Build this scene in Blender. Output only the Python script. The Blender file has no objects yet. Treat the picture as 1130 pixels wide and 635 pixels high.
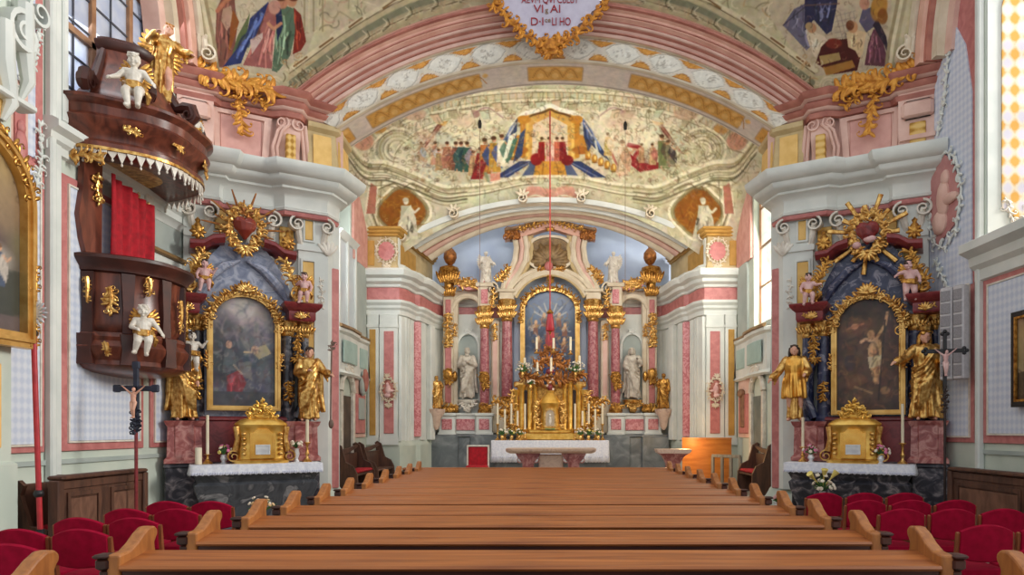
import bpy, math, random
import numpy as np
from mathutils import Vector, Matrix
PI = math.pi
sc = bpy.context.scene
COL = sc.collection
F, CX, CY, HC = 750.0, 607.0, 475.0, 1.69      # focal length and principal point in photo pixels, eye height
def pt(px, py, d):
    return Vector(((px-CX)*d/F, d, HC+(CY-py)*d/F))
def zz(py, d):
    return HC+(CY-py)*d/F
def s2l(c):
    return tuple(((v/12.92) if v <= .04045 else ((v+.055)/1.055)**2.4) for v in c)
def rgb(r, g, b):
    return s2l((r/255., g/255., b/255.))

# ------------------------------------------------------------------ materials
MATS = {}
def nodes(name):
    m = bpy.data.materials.new(name); m.use_nodes = True
    nt = m.node_tree; b = nt.nodes['Principled BSDF']
    return m, nt, b
def coords(nt, scale=(1, 1, 1), kind='Object', rot=(0, 0, 0)):
    tc = nt.nodes.new('ShaderNodeTexCoord'); mp = nt.nodes.new('ShaderNodeMapping')
    mp.inputs['Scale'].default_value = scale; mp.inputs['Rotation'].default_value = rot
    nt.links.new(tc.outputs[kind], mp.inputs['Vector'])
    return mp.outputs['Vector']
def noise(nt, vec, scale, detail=4, dist=0.0):
    n = nt.nodes.new('ShaderNodeTexNoise'); n.inputs['Scale'].default_value = scale
    n.inputs['Detail'].default_value = detail; n.inputs['Distortion'].default_value = dist
    nt.links.new(vec, n.inputs['Vector']); return n.outputs['Fac']
def ramp(nt, fac, stops):
    r = nt.nodes.new('ShaderNodeValToRGB'); e = r.color_ramp.elements
    e[0].position, e[0].color = stops[0][0], (*stops[0][1], 1)
    e[1].position, e[1].color = stops[-1][0], (*stops[-1][1], 1)
    for p, c in stops[1:-1]:
        k = e.new(p); k.color = (*c, 1)
    nt.links.new(fac, r.inputs['Fac']); return r.outputs['Color']
def bump(nt, b, fac, strength, dist=.01):
    k = nt.nodes.new('ShaderNodeBump'); k.inputs['Strength'].default_value = strength
    k.inputs['Distance'].default_value = dist
    nt.links.new(fac, k.inputs['Height']); nt.links.new(k.outputs['Normal'], b.inputs['Normal'])
def mk(name, c1, c2=None, scale=3.0, rough=.7, metal=0.0, detail=5, dist=0.0, stretch=(1, 1, 1), lo=.35, hi=.65, bmp=0.0, spec=None):
    if name in MATS: return MATS[name]
    m, nt, b = nodes(name)
    v = coords(nt, stretch); f = noise(nt, v, scale, detail, dist)
    c = ramp(nt, f, [(lo, c1), (hi, c2 or tuple(x*.88 for x in c1))])
    nt.links.new(c, b.inputs['Base Color'])
    b.inputs['Roughness'].default_value = rough; b.inputs['Metallic'].default_value = metal
    if spec is not None: b.inputs['Specular IOR Level'].default_value = spec
    if bmp: bump(nt, b, f, bmp)
    MATS[name] = m; return m
def marble(name, stops, scale=4.0, rough=.3, dist=1.5):
    m, nt, b = nodes(name)
    v = coords(nt); f = noise(nt, v, scale, 8, dist)
    nt.links.new(ramp(nt, f, stops), b.inputs['Base Color']); b.inputs['Roughness'].default_value = rough
    MATS[name] = m; return m
def diaper(name, c1, c2, c3, sx, sz, rough=.8, rot=0.0):
    """regular repeating ornament (wall stencil) in the object's Y/X + Z plane"""
    m, nt, b = nodes(name)
    tc = nt.nodes.new('ShaderNodeTexCoord'); sp = nt.nodes.new('ShaderNodeSeparateXYZ'); nt.links.new(tc.outputs['Object'], sp.inputs[0])
    def mth(op, a, bb=None):
        n = nt.nodes.new('ShaderNodeMath'); n.operation = op
        for i, q in enumerate((a, bb)):
            if q is None: continue
            if isinstance(q, (int, float)): n.inputs[i].default_value = q
            else: nt.links.new(q, n.inputs[i])
        return n.outputs[0]
    h = mth('ADD', sp.outputs['X'], sp.outputs['Y']); z = sp.outputs['Z']
    a = mth('SINE', mth('ADD', mth('MULTIPLY', h, sx), mth('MULTIPLY', z, sz)))
    c = mth('SINE', mth('SUBTRACT', mth('MULTIPLY', h, sx), mth('MULTIPLY', z, sz)))
    d = mth('MULTIPLY', a, c)
    e = mth('ADD', mth('MULTIPLY', d, .5), .5)
    nz = noise(nt, tc.outputs['Object'], 30, 3)
    e2 = mth('ADD', mth('MULTIPLY', e, .8), mth('MULTIPLY', nz, .2))
    nt.links.new(ramp(nt, e2, [(.3, c1), (.52, c2), (.75, c3)]), b.inputs['Base Color'])
    b.inputs['Roughness'].default_value = rough
    MATS[name] = m; return m
def painted(name, rough=.85):
    m, nt, b = nodes(name)
    at = nt.nodes.new('ShaderNodeAttribute'); at.attribute_name = 'paint'
    v = coords(nt); f = noise(nt, v, 9, 6)
    r = ramp(nt, f, [(.3, (.86, .86, .86)), (.7, (1.08, 1.07, 1.05))])
    mx = nt.nodes.new('ShaderNodeMix'); mx.data_type = 'RGBA'; mx.blend_type = 'MULTIPLY'; mx.inputs['Factor'].default_value = 1
    nt.links.new(at.outputs['Color'], mx.inputs['A']); nt.links.new(r, mx.inputs['B'])
    nt.links.new(mx.outputs['Result'], b.inputs['Base Color']); b.inputs['Roughness'].default_value = rough
    MATS[name] = m; return m

WHITE = mk('white_plaster', rgb(224, 226, 220), rgb(209, 213, 208), 2.2, .8)
CREAM = mk('cream_stucco', rgb(226, 214, 192), rgb(208, 192, 166), 3, .75)
GREENW = mk('pale_green_plaster', rgb(207, 213, 200), rgb(190, 200, 188), 1.6, .8)
GREYP = mk('grey_green_plaster', rgb(176, 184, 178), rgb(160, 170, 165), 1.5, .8)
PINK = mk('rose_stucco_marble', rgb(202, 130, 126), rgb(182, 108, 106), 6, .5, detail=8, dist=.8)
PINKL = mk('light_rose_stucco', rgb(228, 192, 178), rgb(212, 170, 156), 3, .7)
PINKD = mk('rose_moulding', rgb(186, 120, 104), rgb(158, 94, 82), 4, .6)
PINKM = mk('rose_fillet', rgb(206, 146, 130), rgb(184, 122, 108), 4, .6)
SALMON = mk('salmon_stucco', rgb(228, 182, 162), rgb(212, 160, 140), 3, .7)
OCHRE = mk('ochre_stucco', rgb(236, 196, 122), rgb(222, 178, 100), 5, .7)
OCHRED = mk('ochre_panel', rgb(196, 152, 76), rgb(178, 136, 64), 5, .7)
TAN = mk('tan_stucco', rgb(206, 184, 138), rgb(188, 164, 118), 4, .7)
BLUEP = mk('pale_blue_plaster', rgb(190, 204, 224), rgb(176, 190, 214), 1.4, .9)
GOLD = mk('burnished_gold', rgb(238, 196, 118), rgb(172, 114, 48), 16, .3, .8, bmp=.35)
FRAMEG = mk('frame_gilding', rgb(226, 184, 112), rgb(196, 148, 78), 5, .36, .75)
TABG = mk('tabernacle_gold', rgb(242, 200, 108), rgb(214, 160, 66), 7, .34, .75, bmp=.1)
GOLDO = mk('old_gold', rgb(216, 164, 82), rgb(136, 86, 34), 16, .34, .8, bmp=.4)
GOLDB = mk('bronze_gold', rgb(176, 112, 50), rgb(120, 72, 38), 14, .42, .6, bmp=.3)
SILVER = mk('silver_metal', rgb(226, 226, 226), rgb(196, 196, 200), 8, .35, .35)
IVORY = mk('ivory_paint', rgb(232, 226, 214), rgb(206, 196, 182), 7, .45)
STATUE = mk('shaded_white_stucco', rgb(206, 198, 184), rgb(166, 154, 140), 7, .6)  # niche shadows put into the colour, darker than plain white stucco
FLESH = mk('painted_flesh', rgb(226, 176, 150), rgb(208, 150, 126), 8, .5)
ROSEFLESH = mk('rosy_flesh', rgb(228, 190, 184), rgb(206, 158, 156), 8, .5)
HAIRD = mk('dark_hair', rgb(58, 40, 28), rgb(36, 24, 18), 20, .6)
HAIRG = mk('gilded_hair', rgb(200, 140, 70), rgb(150, 96, 46), 20, .5, .3)
WOODP = mk('pew_oak', rgb(184, 110, 54), rgb(130, 68, 28), 2.0, .42, detail=8, dist=.6, stretch=(.5, 9, 9), lo=.3, hi=.7)
WOODE = mk('pew_end_oak', rgb(190, 122, 62), rgb(140, 80, 38), 2.5, .45, detail=8, dist=.6, stretch=(6, 6, 1.2), lo=.3, hi=.7)
WOODD = mk('shaded_dark_pew_wood', rgb(84, 38, 24), rgb(52, 22, 15), 2.5, .5, detail=6, stretch=(.6, 6, 6))  # dark brown wood with the shade under the ledges put into it
WALNUT = mk('walnut', rgb(98, 64, 48), rgb(68, 42, 32), 2.5, .5, detail=8, dist=.7, stretch=(5, 5, .9))
WALNUTL = mk('walnut_panel', rgb(126, 88, 70), rgb(94, 62, 48), 4, .5, detail=8, dist=1.2, stretch=(2, 2, .9))
PULP = mk('pulpit_mahogany', rgb(128, 68, 50), rgb(80, 40, 31), 2.2, .28, detail=8, dist=.8, stretch=(4, 4, 1))
PULPD = mk('pulpit_dark_moulding', rgb(84, 42, 33), rgb(54, 27, 23), 3, .42, detail=6)
CHAIRW = mk('chair_beech', rgb(150, 84, 48), rgb(118, 62, 34), 4, .45, stretch=(6, 6, 1))
RED = mk('crimson_upholstery', rgb(158, 2, 46), rgb(138, 0, 38), 14, .9, spec=.2)
REDC = mk('red_velvet', rgb(186, 12, 34), rgb(150, 6, 24), 12, .8)
REDPOLE = mk('red_lacquer', rgb(186, 44, 52), rgb(160, 30, 40), 8, .4)
CLOTH = mk('white_linen', rgb(236, 236, 242), rgb(214, 216, 228), 22, .85, bmp=.1)
BLACK = mk('black_paint', rgb(34, 32, 36), rgb(24, 22, 26), 6, .45)
WAX = mk('candle_wax', rgb(240, 230, 206), rgb(228, 212, 180), 5, .5)
GREENL = mk('green_leaf', rgb(84, 128, 66), rgb(54, 92, 44), 9, .6)
PETW = mk('white_petal', rgb(244, 236, 220), rgb(226, 208, 186), 9, .6)
PETP = mk('pink_petal', rgb(230, 140, 176), rgb(206, 96, 142), 9, .6)
PETY = mk('yellow_petal', rgb(236, 220, 130), rgb(214, 190, 90), 9, .6)
GREYM = mk('speaker_grey', rgb(200, 196, 198), rgb(186, 182, 184), 20, .5)
CORD = mk('dark_red_cord', rgb(150, 48, 44), rgb(120, 36, 34), 20, .7)
WIRE = mk('brown_wire', rgb(120, 92, 80), rgb(104, 80, 70), 20, .7)
MDARK = marble('dark_grey_marble', [(.25, rgb(46, 48, 54)), (.5, rgb(84, 86, 92)), (.58, rgb(66, 68, 74)), (.66, rgb(150, 148, 150)), (.8, rgb(58, 60, 66))], 2.5)
MBLACK = marble('black_marble', [(.25, rgb(28, 28, 36)), (.48, rgb(48, 48, 58)), (.6, rgb(96, 92, 98)), (.66, rgb(150, 140, 142)), (.74, rgb(60, 58, 66)), (.85, rgb(34, 34, 42))], 5.0)
MGREY = marble('slate_marble', [(.25, rgb(82, 88, 92)), (.5, rgb(112, 118, 120)), (.66, rgb(140, 144, 144)), (.8, rgb(94, 98, 102))], 2.0)
MRED = marble('red_marble', [(.25, rgb(120, 58, 58)), (.45, rgb(160, 88, 84)), (.6, rgb(196, 140, 132)), (.8, rgb(134, 66, 64))], 6)
MREDD = marble('dark_red_marble', [(.25, rgb(92, 28, 32)), (.5, rgb(136, 52, 54)), (.7, rgb(110, 36, 40))], 6)
MROSE = marble('rose_marble', [(.25, rgb(170, 84, 92)), (.45, rgb(196, 112, 118)), (.6, rgb(222, 160, 160)), (.8, rgb(158, 72, 82))], 9)
MBLUE = marble('blue_grey_marble', [(.25, rgb(92, 100, 126)), (.45, rgb(132, 140, 164)), (.6, rgb(176, 180, 196)), (.8, rgb(84, 88, 112))], 5)
MNAVY = marble('navy_marble', [(.25, rgb(26, 30, 54)), (.42, rgb(44, 50, 80)), (.55, rgb(62, 66, 94)), (.62, rgb(140, 136, 150)), (.7, rgb(60, 60, 84)), (.8, rgb(28, 30, 50))], 5)
MWINE = marble('wine_red_marble', [(.25, rgb(120, 52, 62)), (.45, rgb(158, 80, 88)), (.6, rgb(190, 132, 132)), (.8, rgb(112, 44, 54))], 9)
MPINKW = marble('pinkish_marble', [(.25, rgb(196, 160, 140)), (.5, rgb(220, 192, 172)), (.8, rgb(172, 130, 116))], 5)
DIABLUE = diaper('blue_stencilled_plaster', rgb(196, 204, 222), rgb(208, 214, 228), rgb(218, 222, 232), 32, 27)
DIAOCHRE = diaper('ochre_lattice', rgb(170, 122, 46), rgb(214, 170, 88), rgb(226, 190, 120), 26, 26)
DIAYEL = diaper('yellow_diamond_stencil', rgb(216, 160, 70), rgb(222, 208, 184), rgb(206, 200, 212), 15, 12)
FRESCO = painted('fresco_paint')
OILPAINT = painted('oil_paint', .35)

# ------------------------------------------------------------------ mesh builder
class MB:
    def __init__(s, M=None):
        s.v, s.f, s.M = [], [], M or Matrix.Identity(4)
    def add(s, vs, fs, M=None):
        b = len(s.v); T = s.M @ M if M else s.M
        s.v.extend(tuple(T @ Vector(p)) for p in vs); s.f.extend(tuple(b+i for i in f) for f in fs)
        return s
    def box(s, c, d, M=None, bev=0.0):
        x, y, z = d[0]/2, d[1]/2, d[2]/2
        if bev <= 0:
            vs = [(c[0]+i*x, c[1]+j*y, c[2]+k*z) for i in (-1, 1) for j in (-1, 1) for k in (-1, 1)]
            return s.add(vs, [(0, 1, 3, 2), (4, 6, 7, 5), (0, 4, 5, 1), (2, 3, 7, 6), (0, 2, 6, 4), (1, 5, 7, 3)], M)
        b = min(bev, x*.9, y*.9, z*.9)
        ring = lambda hx, hy, zc: [(c[0]+a, c[1]+e, c[2]+zc) for a, e in ((-hx+b, -hy), (hx-b, -hy), (hx, -hy+b), (hx, hy-b), (hx-b, hy), (-hx+b, hy), (-hx, hy-b), (-hx, -hy+b))]
        return s.loft([ring(x-b, y-b, -z), ring(x, y, -z+b), ring(x, y, z-b), ring(x-b, y-b, z)], M=M)
    def bb(s, x0, x1, y0, y1, z0, z1, bev=0.0, M=None):
        return s.box(((x0+x1)/2, (y0+y1)/2, (z0+z1)/2), (abs(x1-x0), abs(y1-y0), abs(z1-z0)), M, bev)
    def loft(s, rings, closed=True, caps=True, M=None):
        n = len(rings[0]); vs = [p for r in rings for p in r]; fs = []
        for i in range(len(rings)-1):
            for j in range(n if closed else n-1):
                k = (j+1) % n
                fs.append((i*n+j, i*n+k, (i+1)*n+k, (i+1)*n+j))
        if caps and closed:
            fs.append(tuple(range(n-1, -1, -1))); fs.append(tuple((len(rings)-1)*n+j for j in range(n)))
        return s.add(vs, fs, M)
    def lathe(s, prof, c=(0, 0, 0), n=20, sx=1, sy=1, M=None, a0=0.0, flute=0.0, nf=0):
        rings = []
        for r, z in prof:
            rings.append([(c[0]+sx*r*(1+flute*math.cos(nf*t))*math.cos(t), c[1]+sy*r*(1+flute*math.cos(nf*t))*math.sin(t), c[2]+z) for t in (a0+2*PI*j/n for j in range(n))])
        return s.loft(rings, M=M)
    def ell(s, c, r, n=10, m=7, M=None, R=None):
        rings = []
        for i in range(m+1):
            a = -PI/2+PI*i/m; rr = max(math.cos(a), .02); zc = math.sin(a)
            ring = []
            for j in range(n):
                p = Vector((r[0]*rr*math.cos(2*PI*j/n), r[1]*rr*math.sin(2*PI*j/n), r[2]*zc))
                if R: p = R @ p
                ring.append((c[0]+p.x, c[1]+p.y, c[2]+p.z))
            rings.append(ring)
        return s.loft(rings, M=M)
    def tube(s, path, rad, n=7, M=None, flat=1.0, up=None):
        P = [Vector(p) for p in path]
        if not hasattr(rad, '__len__'): rad = [rad]*len(P)
        rings = []; u = None
        for i, p in enumerate(P):
            t = (P[min(i+1, len(P)-1)]-P[max(i-1, 0)])
            t = t.normalized() if t.length > 1e-9 else Vector((0, 0, 1))
            if u is None:
                a = Vector(up) if up else (Vector((0, 1, 0)) if abs(t.y) < .9 else Vector((1, 0, 0)))
                u = (a-a.dot(t)*t).normalized()
            else:
                u = u-u.dot(t)*t
                u = u.normalized() if u.length > 1e-6 else t.orthogonal().normalized()
            w = t.cross(u)
            rings.append([tuple(p+rad[i]*(math.cos(2*PI*j/n)*u*flat+math.sin(2*PI*j/n)*w)) for j in range(n)])
        return s.loft(rings, M=M)
    def prism(s, poly, y0, y1, M=None, axis='y'):
        """polygon in (x,z) extruded along y (axis 'y'), in (y,z) along x ('x'), in (x,y) along z ('z')"""
        n = len(poly)
        g = {'y': lambda a, b, t: (a, t, b), 'x': lambda a, b, t: (t, a, b), 'z': lambda a, b, t: (a, b, t)}[axis]
        vs = [g(a, b, y0) for a, b in poly]+[g(a, b, y1) for a, b in poly]
        fs = [tuple(range(n-1, -1, -1)), tuple(range(n, 2*n))]+[(i, (i+1) % n, n+(i+1) % n, n+i) for i in range(n)]
        return s.add(vs, fs, M)
    def grid(s, fn, nu, nv, M=None):
        vs = [fn(i/nu, j/nv) for j in range(nv+1) for i in range(nu+1)]
        w = nu+1
        return s.add(vs, [(j*w+i, j*w+i+1, (j+1)*w+i+1, (j+1)*w+i) for j in range(nv) for i in range(nu)], M)
    def sweep(s, plan, prof, M=None, caps=True):
        """profile [(out, z)] swept along a plan polyline; 'out' is to the right of the walking direction"""
        P = [Vector((a, b)) for a, b in plan]; n = len(P); offs = []
        nor = []
        for i in range(n-1):
            d = (P[i+1]-P[i]).normalized(); nor.append(Vector((d.y, -d.x)))
        for i in range(n):
            a = nor[max(i-1, 0)]; b = nor[min(i, n-2)]
            m = (a+b); m = m/max(m.dot(m)/2, .35) if m.length > 1e-6 else a
            offs.append(m)
        rings = [[(P[i].x+offs[i].x*o, P[i].y+offs[i].y*o, z) for o, z in prof] for i in range(n)]
        k = len(prof)
        vs = [p for r in rings for p in r]
        fs = [(i*k+j, (i+1)*k+j, (i+1)*k+j+1, i*k+j+1) for i in range(n-1) for j in range(k-1)]
        if caps: fs += [tuple(range(k)), tuple((n-1)*k+j for j in range(k-1, -1, -1))]
        return s.add(vs, fs, M)
    def frame(s, outer, inner, y0, y1, M=None):
        """flat ring between two equal-length outlines in (x,z), thickness y0..y1"""
        n = len(outer)
        vs = [(a, y0, b) for a, b in outer]+[(a, y0, b) for a, b in inner]+[(a, y1, b) for a, b in outer]+[(a, y1, b) for a, b in inner]
        fs = []
        for i in range(n):
            k = (i+1) % n
            fs += [(i, k, n+k, n+i), (2*n+i, 3*n+i, 3*n+k, 2*n+k), (i, 2*n+i, 2*n+k, k), (n+i, n+k, 3*n+k, 3*n+i)]
        return s.add(vs, fs, M)
    def build(s, name, mat, parent=None, smooth=None, loc=None):
        me = bpy.data.meshes.new(name); me.from_pydata(s.v, [], s.f); me.validate(); me.update()
        return link(name, me, mat, parent, smooth, loc)
def fixn(me):
    import bmesh
    b = bmesh.new(); b.from_mesh(me); bmesh.ops.recalc_face_normals(b, faces=b.faces); b.to_mesh(me); b.free()
def link(name, me, mat, parent=None, smooth=None, loc=None):
    fixn(me)
    if smooth is None or smooth is True:
        me.polygons.foreach_set('use_smooth', [True]*len(me.polygons))
        if smooth is None: me.set_sharp_from_angle(angle=math.radians(38))
    me.materials.append(mat)
    o = bpy.data.objects.new(name, me); COL.objects.link(o)
    if parent: o.parent = parent
    if loc: o.location = loc
    return o
def thing(name, label, cat, loc=(0, 0, 0), rz=0.0, group=None):
    o = bpy.data.objects.new(name, None); COL.objects.link(o); o.empty_display_size = .1
    o.location = loc; o.rotation_euler = (0, 0, rz); o['label'] = label; o['category'] = cat
    if group: o['group'] = group
    return o
def tag(o, label, cat, group=None):
    o['label'] = label; o['category'] = cat
    if group: o['group'] = group
    return o
def struct(name, mb, mat, smooth=None):
    o = mb.build(name, mat, None, smooth); o['kind'] = 'structure'; return o
def dup(root, loc, rz=None, label=None, group=None, scale=None):
    r = root.copy(); COL.objects.link(r); r.location = loc
    if rz is not None: r.rotation_euler = (0, 0, rz)
    if scale is not None: r.scale = scale
    if label: r['label'] = label
    if group: r['group'] = group
    for ch in list(root.children):
        c = ch.copy(); COL.objects.link(c); c.parent = r
        for g in list(ch.children):
            d = g.copy(); COL.objects.link(d); d.parent = c
    return r
def rotz(a): return Matrix.Rotation(a, 4, 'Z')
def frameM(loc, rz): return Matrix.Translation(Vector(loc)) @ rotz(rz)
def mirM(): return Matrix.Scale(-1, 4, (1, 0, 0))
def arc(half, zs, zc, n, x0=0.0):
    """circular segment through (-half,zs),(0,zc),(half,zs)"""
    r = zc-zs; R = (half*half+r*r)/(2*r); a = math.asin(min(1, half/R))
    if r > half: a = PI-a
    return [(x0+R*math.sin(-a+2*a*i/n), zc-R+R*math.cos(-a+2*a*i/n)) for i in range(n+1)]
# ------------------------------------------------------------------ painter: flat art for frescoes and canvases (numpy)
class Canvas:
    def __init__(s, x0, y0, x1, y1, S, col, seed=0):
        s.x0, s.y0, s.x1, s.y1, s.S = x0, y0, x1, y1, S
        s.w, s.h = int((x1-x0)*S), int((y1-y0)*S)
        s.a = np.zeros((s.h, s.w, 3), np.float32); s.a[:] = np.array(col, np.float32)/255
        s.rs = np.random.RandomState(seed)
    def _bb(s, x0, y0, x1, y1):
        i0 = max(0, int((x0-s.x0)*s.S)-1); i1 = min(s.w, int((x1-s.x0)*s.S)+2)
        j0 = max(0, int((y0-s.y0)*s.S)-1); j1 = min(s.h, int((y1-s.y0)*s.S)+2)
        if i1 <= i0 or j1 <= j0: return None
        X, Y = np.meshgrid((np.arange(i0, i1)+.5)/s.S+s.x0, (np.arange(j0, j1)+.5)/s.S+s.y0)
        return i0, i1, j0, j1, X, Y
    def _mix(s, b, m, col, al):
        v = s.a[b[2]:b[3], b[0]:b[1]]; k = (m*al)[..., None]
        v[:] = v*(1-k)+np.array(col, np.float32)/255*k
    def poly(s, pts, col, al=1.0):
        P = np.array(pts, float); b = s._bb(P[:, 0].min(), P[:, 1].min(), P[:, 0].max(), P[:, 1].max())
        if b is None: return
        X, Y = b[4], b[5]; ins = np.zeros(X.shape, bool); n = len(P)
        for i in range(n):
            x1, y1 = P[i]; x2, y2 = P[(i+1) % n]
            c = (y1 > Y) != (y2 > Y)
            if y2 != y1: ins ^= c & (X < (x2-x1)*(Y-y1)/(y2-y1)+x1)
        s._mix(b, ins.astype(np.float32), col, al)
    def ell(s, cx, cy, rx, ry, col, al=1.0, rot=0.0, soft=.25):
        R = max(rx, ry)*(1+soft); b = s._bb(cx-R, cy-R, cx+R, cy+R)
        if b is None: return
        X, Y = b[4]-cx, b[5]-cy; c, q = math.cos(rot), math.sin(rot)
        d = np.sqrt(((X*c+Y*q)/rx)**2+((-X*q+Y*c)/ry)**2)
        s._mix(b, np.clip((1+soft-d)/max(soft, 1e-3), 0, 1).astype(np.float32), col, al)
    def line(s, pts, w, col, al=1.0):
        P = np.array(pts, float); b = s._bb(P[:, 0].min()-w, P[:, 1].min()-w, P[:, 0].max()+w, P[:, 1].max()+w)
        if b is None: return
        X, Y = b[4], b[5]; D = np.full(X.shape, 1e9)
        for i in range(len(P)-1):
            ax, ay = P[i]; dx, dy = P[i+1]-P[i]; L = dx*dx+dy*dy+1e-9
            t = np.clip(((X-ax)*dx+(Y-ay)*dy)/L, 0, 1)
            D = np.minimum(D, (X-ax-t*dx)**2+(Y-ay-t*dy)**2)
        s._mix(b, np.clip(w/2+.35-np.sqrt(D), 0, 1).astype(np.float32), col, al)
    def curve(s, pts, w, col, al=1.0, n=14):
        P = [np.array(p, float) for p in pts]; P = [2*P[0]-P[1]]+P+[2*P[-1]-P[-2]]; out = []
        for i in range(1, len(P)-2):
            for k in range(n):
                t = k/n
                out.append(.5*((2*P[i])+(-P[i-1]+P[i+1])*t+(2*P[i-1]-5*P[i]+4*P[i+1]-P[i+2])*t*t+(-P[i-1]+3*P[i]-3*P[i+1]+P[i+2])*t**3))
        out.append(P[-2]); s.line(out, w, col, al)
    def grain(s, amp, cell):
        """low-frequency colour variation of hand-painted ground"""
        gh, gw = max(2, int(s.h/(cell*s.S))+2), max(2, int(s.w/(cell*s.S))+2)
        g = s.rs.uniform(-1, 1, (gh, gw, 3)); g = g*.4+g.mean(2, keepdims=True)*.9
        yy = np.linspace(0, gh-1.001, s.h); xx = np.linspace(0, gw-1.001, s.w)
        y0 = yy.astype(int); x0 = xx.astype(int); fy = (yy-y0)[:, None, None]; fx = (xx-x0)[None, :, None]
        fy = fy*fy*(3-2*fy); fx = fx*fx*(3-2*fx)
        v = (g[y0][:, x0]*(1-fy)*(1-fx)+g[y0+1][:, x0]*fy*(1-fx)+g[y0][:, x0+1]*(1-fy)*fx+g[y0+1][:, x0+1]*fy*fx)
        s.a += (amp/255*v).astype(np.float32)
    def scribble(s, x0, y0, x1, y1, n, cols, L=8, w=.8, al=.6, curl=.5):
        r = s.rs
        for _ in range(n):
            x, y = r.uniform(x0, x1), r.uniform(y0, y1); a = r.uniform(0, 2*PI); k = r.uniform(-curl, curl); p = [(x, y)]
            for _ in range(7):
                x += math.cos(a)*L/7; y += math.sin(a)*L/7; a += k; p.append((x, y))
            s.line(p, w, cols[r.randint(len(cols))], al)
    def folds(s, pts, col, n=5, w=.8, al=.5):
        """drapery strokes inside a 4-point area TL,TR,BR,BL"""
        A, B, C, D = [np.array(p, float) for p in pts]; d = np.array(col, float)
        n = int(n*2.6); W = np.linalg.norm(B-A)+np.linalg.norm(C-D)
        for i in range(n):
            t = s.rs.uniform(.03, .97); t2 = np.clip(t+s.rs.uniform(-.16, .16), .03, .97); f0 = s.rs.uniform(0, .55); f1 = f0+s.rs.uniform(.2, .5)
            P0, P1 = A+(B-A)*t, D+(C-D)*t2; p, q = P0+(P1-P0)*f0, P0+(P1-P0)*min(f1, 1)
            m = (p+q)/2+s.rs.uniform(-1, 1, 2)*W*.06
            k = (.5, .72, 1.3, 1.55)[s.rs.randint(4)]
            s.curve([p, m, q], w*s.rs.uniform(.7, 1.9), np.clip(d*k, 0, 255), al*s.rs.uniform(.5, 1))
    def fig(s, x, y, h, robe, cloak=None, skin=(214, 160, 126), hair=(110, 76, 50), lean=0.0, arm=1):
        """painted standing figure: feet at (x,y)"""
        l = lean*h; wd = h*.17
        P = [(x-wd, y), (x+wd, y), (x+wd*.75+l*.6, y-h*.5), (x+wd*.7+l, y-h*.8), (x-wd*.7+l, y-h*.8), (x-wd*.85+l*.6, y-h*.5)]
        s.poly(P, robe); s.folds([P[4], P[3], P[1], P[0]], robe, 5, max(.5, h*.025))
        if cloak:
            Q = [(x+wd*.7*arm+l, y-h*.82), (x+wd*1.5*arm+l*.6, y-h*.45), (x+wd*1.2*arm, y-h*.08), (x+wd*.1*arm, y-h*.3), (x-wd*.5*arm+l*.6, y-h*.52), (x+wd*.1*arm+l, y-h*.7)]
            s.poly(Q, cloak); s.folds([Q[0], Q[1], Q[2], Q[3]], cloak, 4, max(.5, h*.025))
        s.line([(x+wd*.6*arm+l, y-h*.74), (x+wd*1.3*arm+l, y-h*.62), (x+wd*1.9*arm+l, y-h*.72)], h*.06, skin)
        s.ell(x+l, y-h*.9, h*.058, h*.075, skin); s.ell(x+l-h*.01*arm, y-h*.94, h*.065, h*.05, hair)
        s.line([(x-wd*.5, y), (x-wd*.5, y-h*.06)], h*.05, skin)
    def blur(s, r=1):
        a = s.a
        for _ in range(r):
            p = np.pad(a, ((1, 1), (1, 1), (0, 0)), 'edge'); a = (p[:-2, 1:-1]+p[2:, 1:-1]+p[1:-1, :-2]+p[1:-1, 2:]+2*p[1:-1, 1:-1])/6
        s.a = a
    def tone(s, sat=.72, mul=(1, .97, .9)):
        g = s.a.mean(2, keepdims=True); s.a = (g+(s.a-g)*sat)*np.array(mul, np.float32)
    def at(s, X, Y):
        u = np.clip((np.asarray(X)-s.x0)*s.S-.5, 0, s.w-1.001); v = np.clip((np.asarray(Y)-s.y0)*s.S-.5, 0, s.h-1.001)
        i, j = u.astype(int), v.astype(int); fu, fv = (u-i)[:, None], (v-j)[:, None]
        a = s.a
        c = a[j, i]*(1-fu)*(1-fv)+a[j, i+1]*fu*(1-fv)+a[j+1, i]*(1-fu)*fv+a[j+1, i+1]*fu*fv
        c = np.clip(c, 0, 1); return np.where(c <= .04045, c/12.92, ((c+.055)/1.055)**2.4)
def setpaint(me, lin):
    at = me.color_attributes.new('paint', 'FLOAT_COLOR', 'POINT')
    d = np.ones((len(me.vertices), 4), np.float32); d[:, :3] = lin; at.data.foreach_set('color', d.ravel())
def paintmesh(name, mb, lin, parent=None, mat=None):
    """lin: per-vertex linear colours in the builder's vertex order"""
    me = bpy.data.meshes.new(name); me.from_pydata(mb.v, [], mb.f); me.update(); setpaint(me, np.asarray(lin))
    me.polygons.foreach_set('use_smooth', [True]*len(me.polygons)); me.materials.append(mat or FRESCO)
    o = bpy.data.objects.new(name, me); COL.objects.link(o)
    if parent: o.parent = parent
    return o

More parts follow.
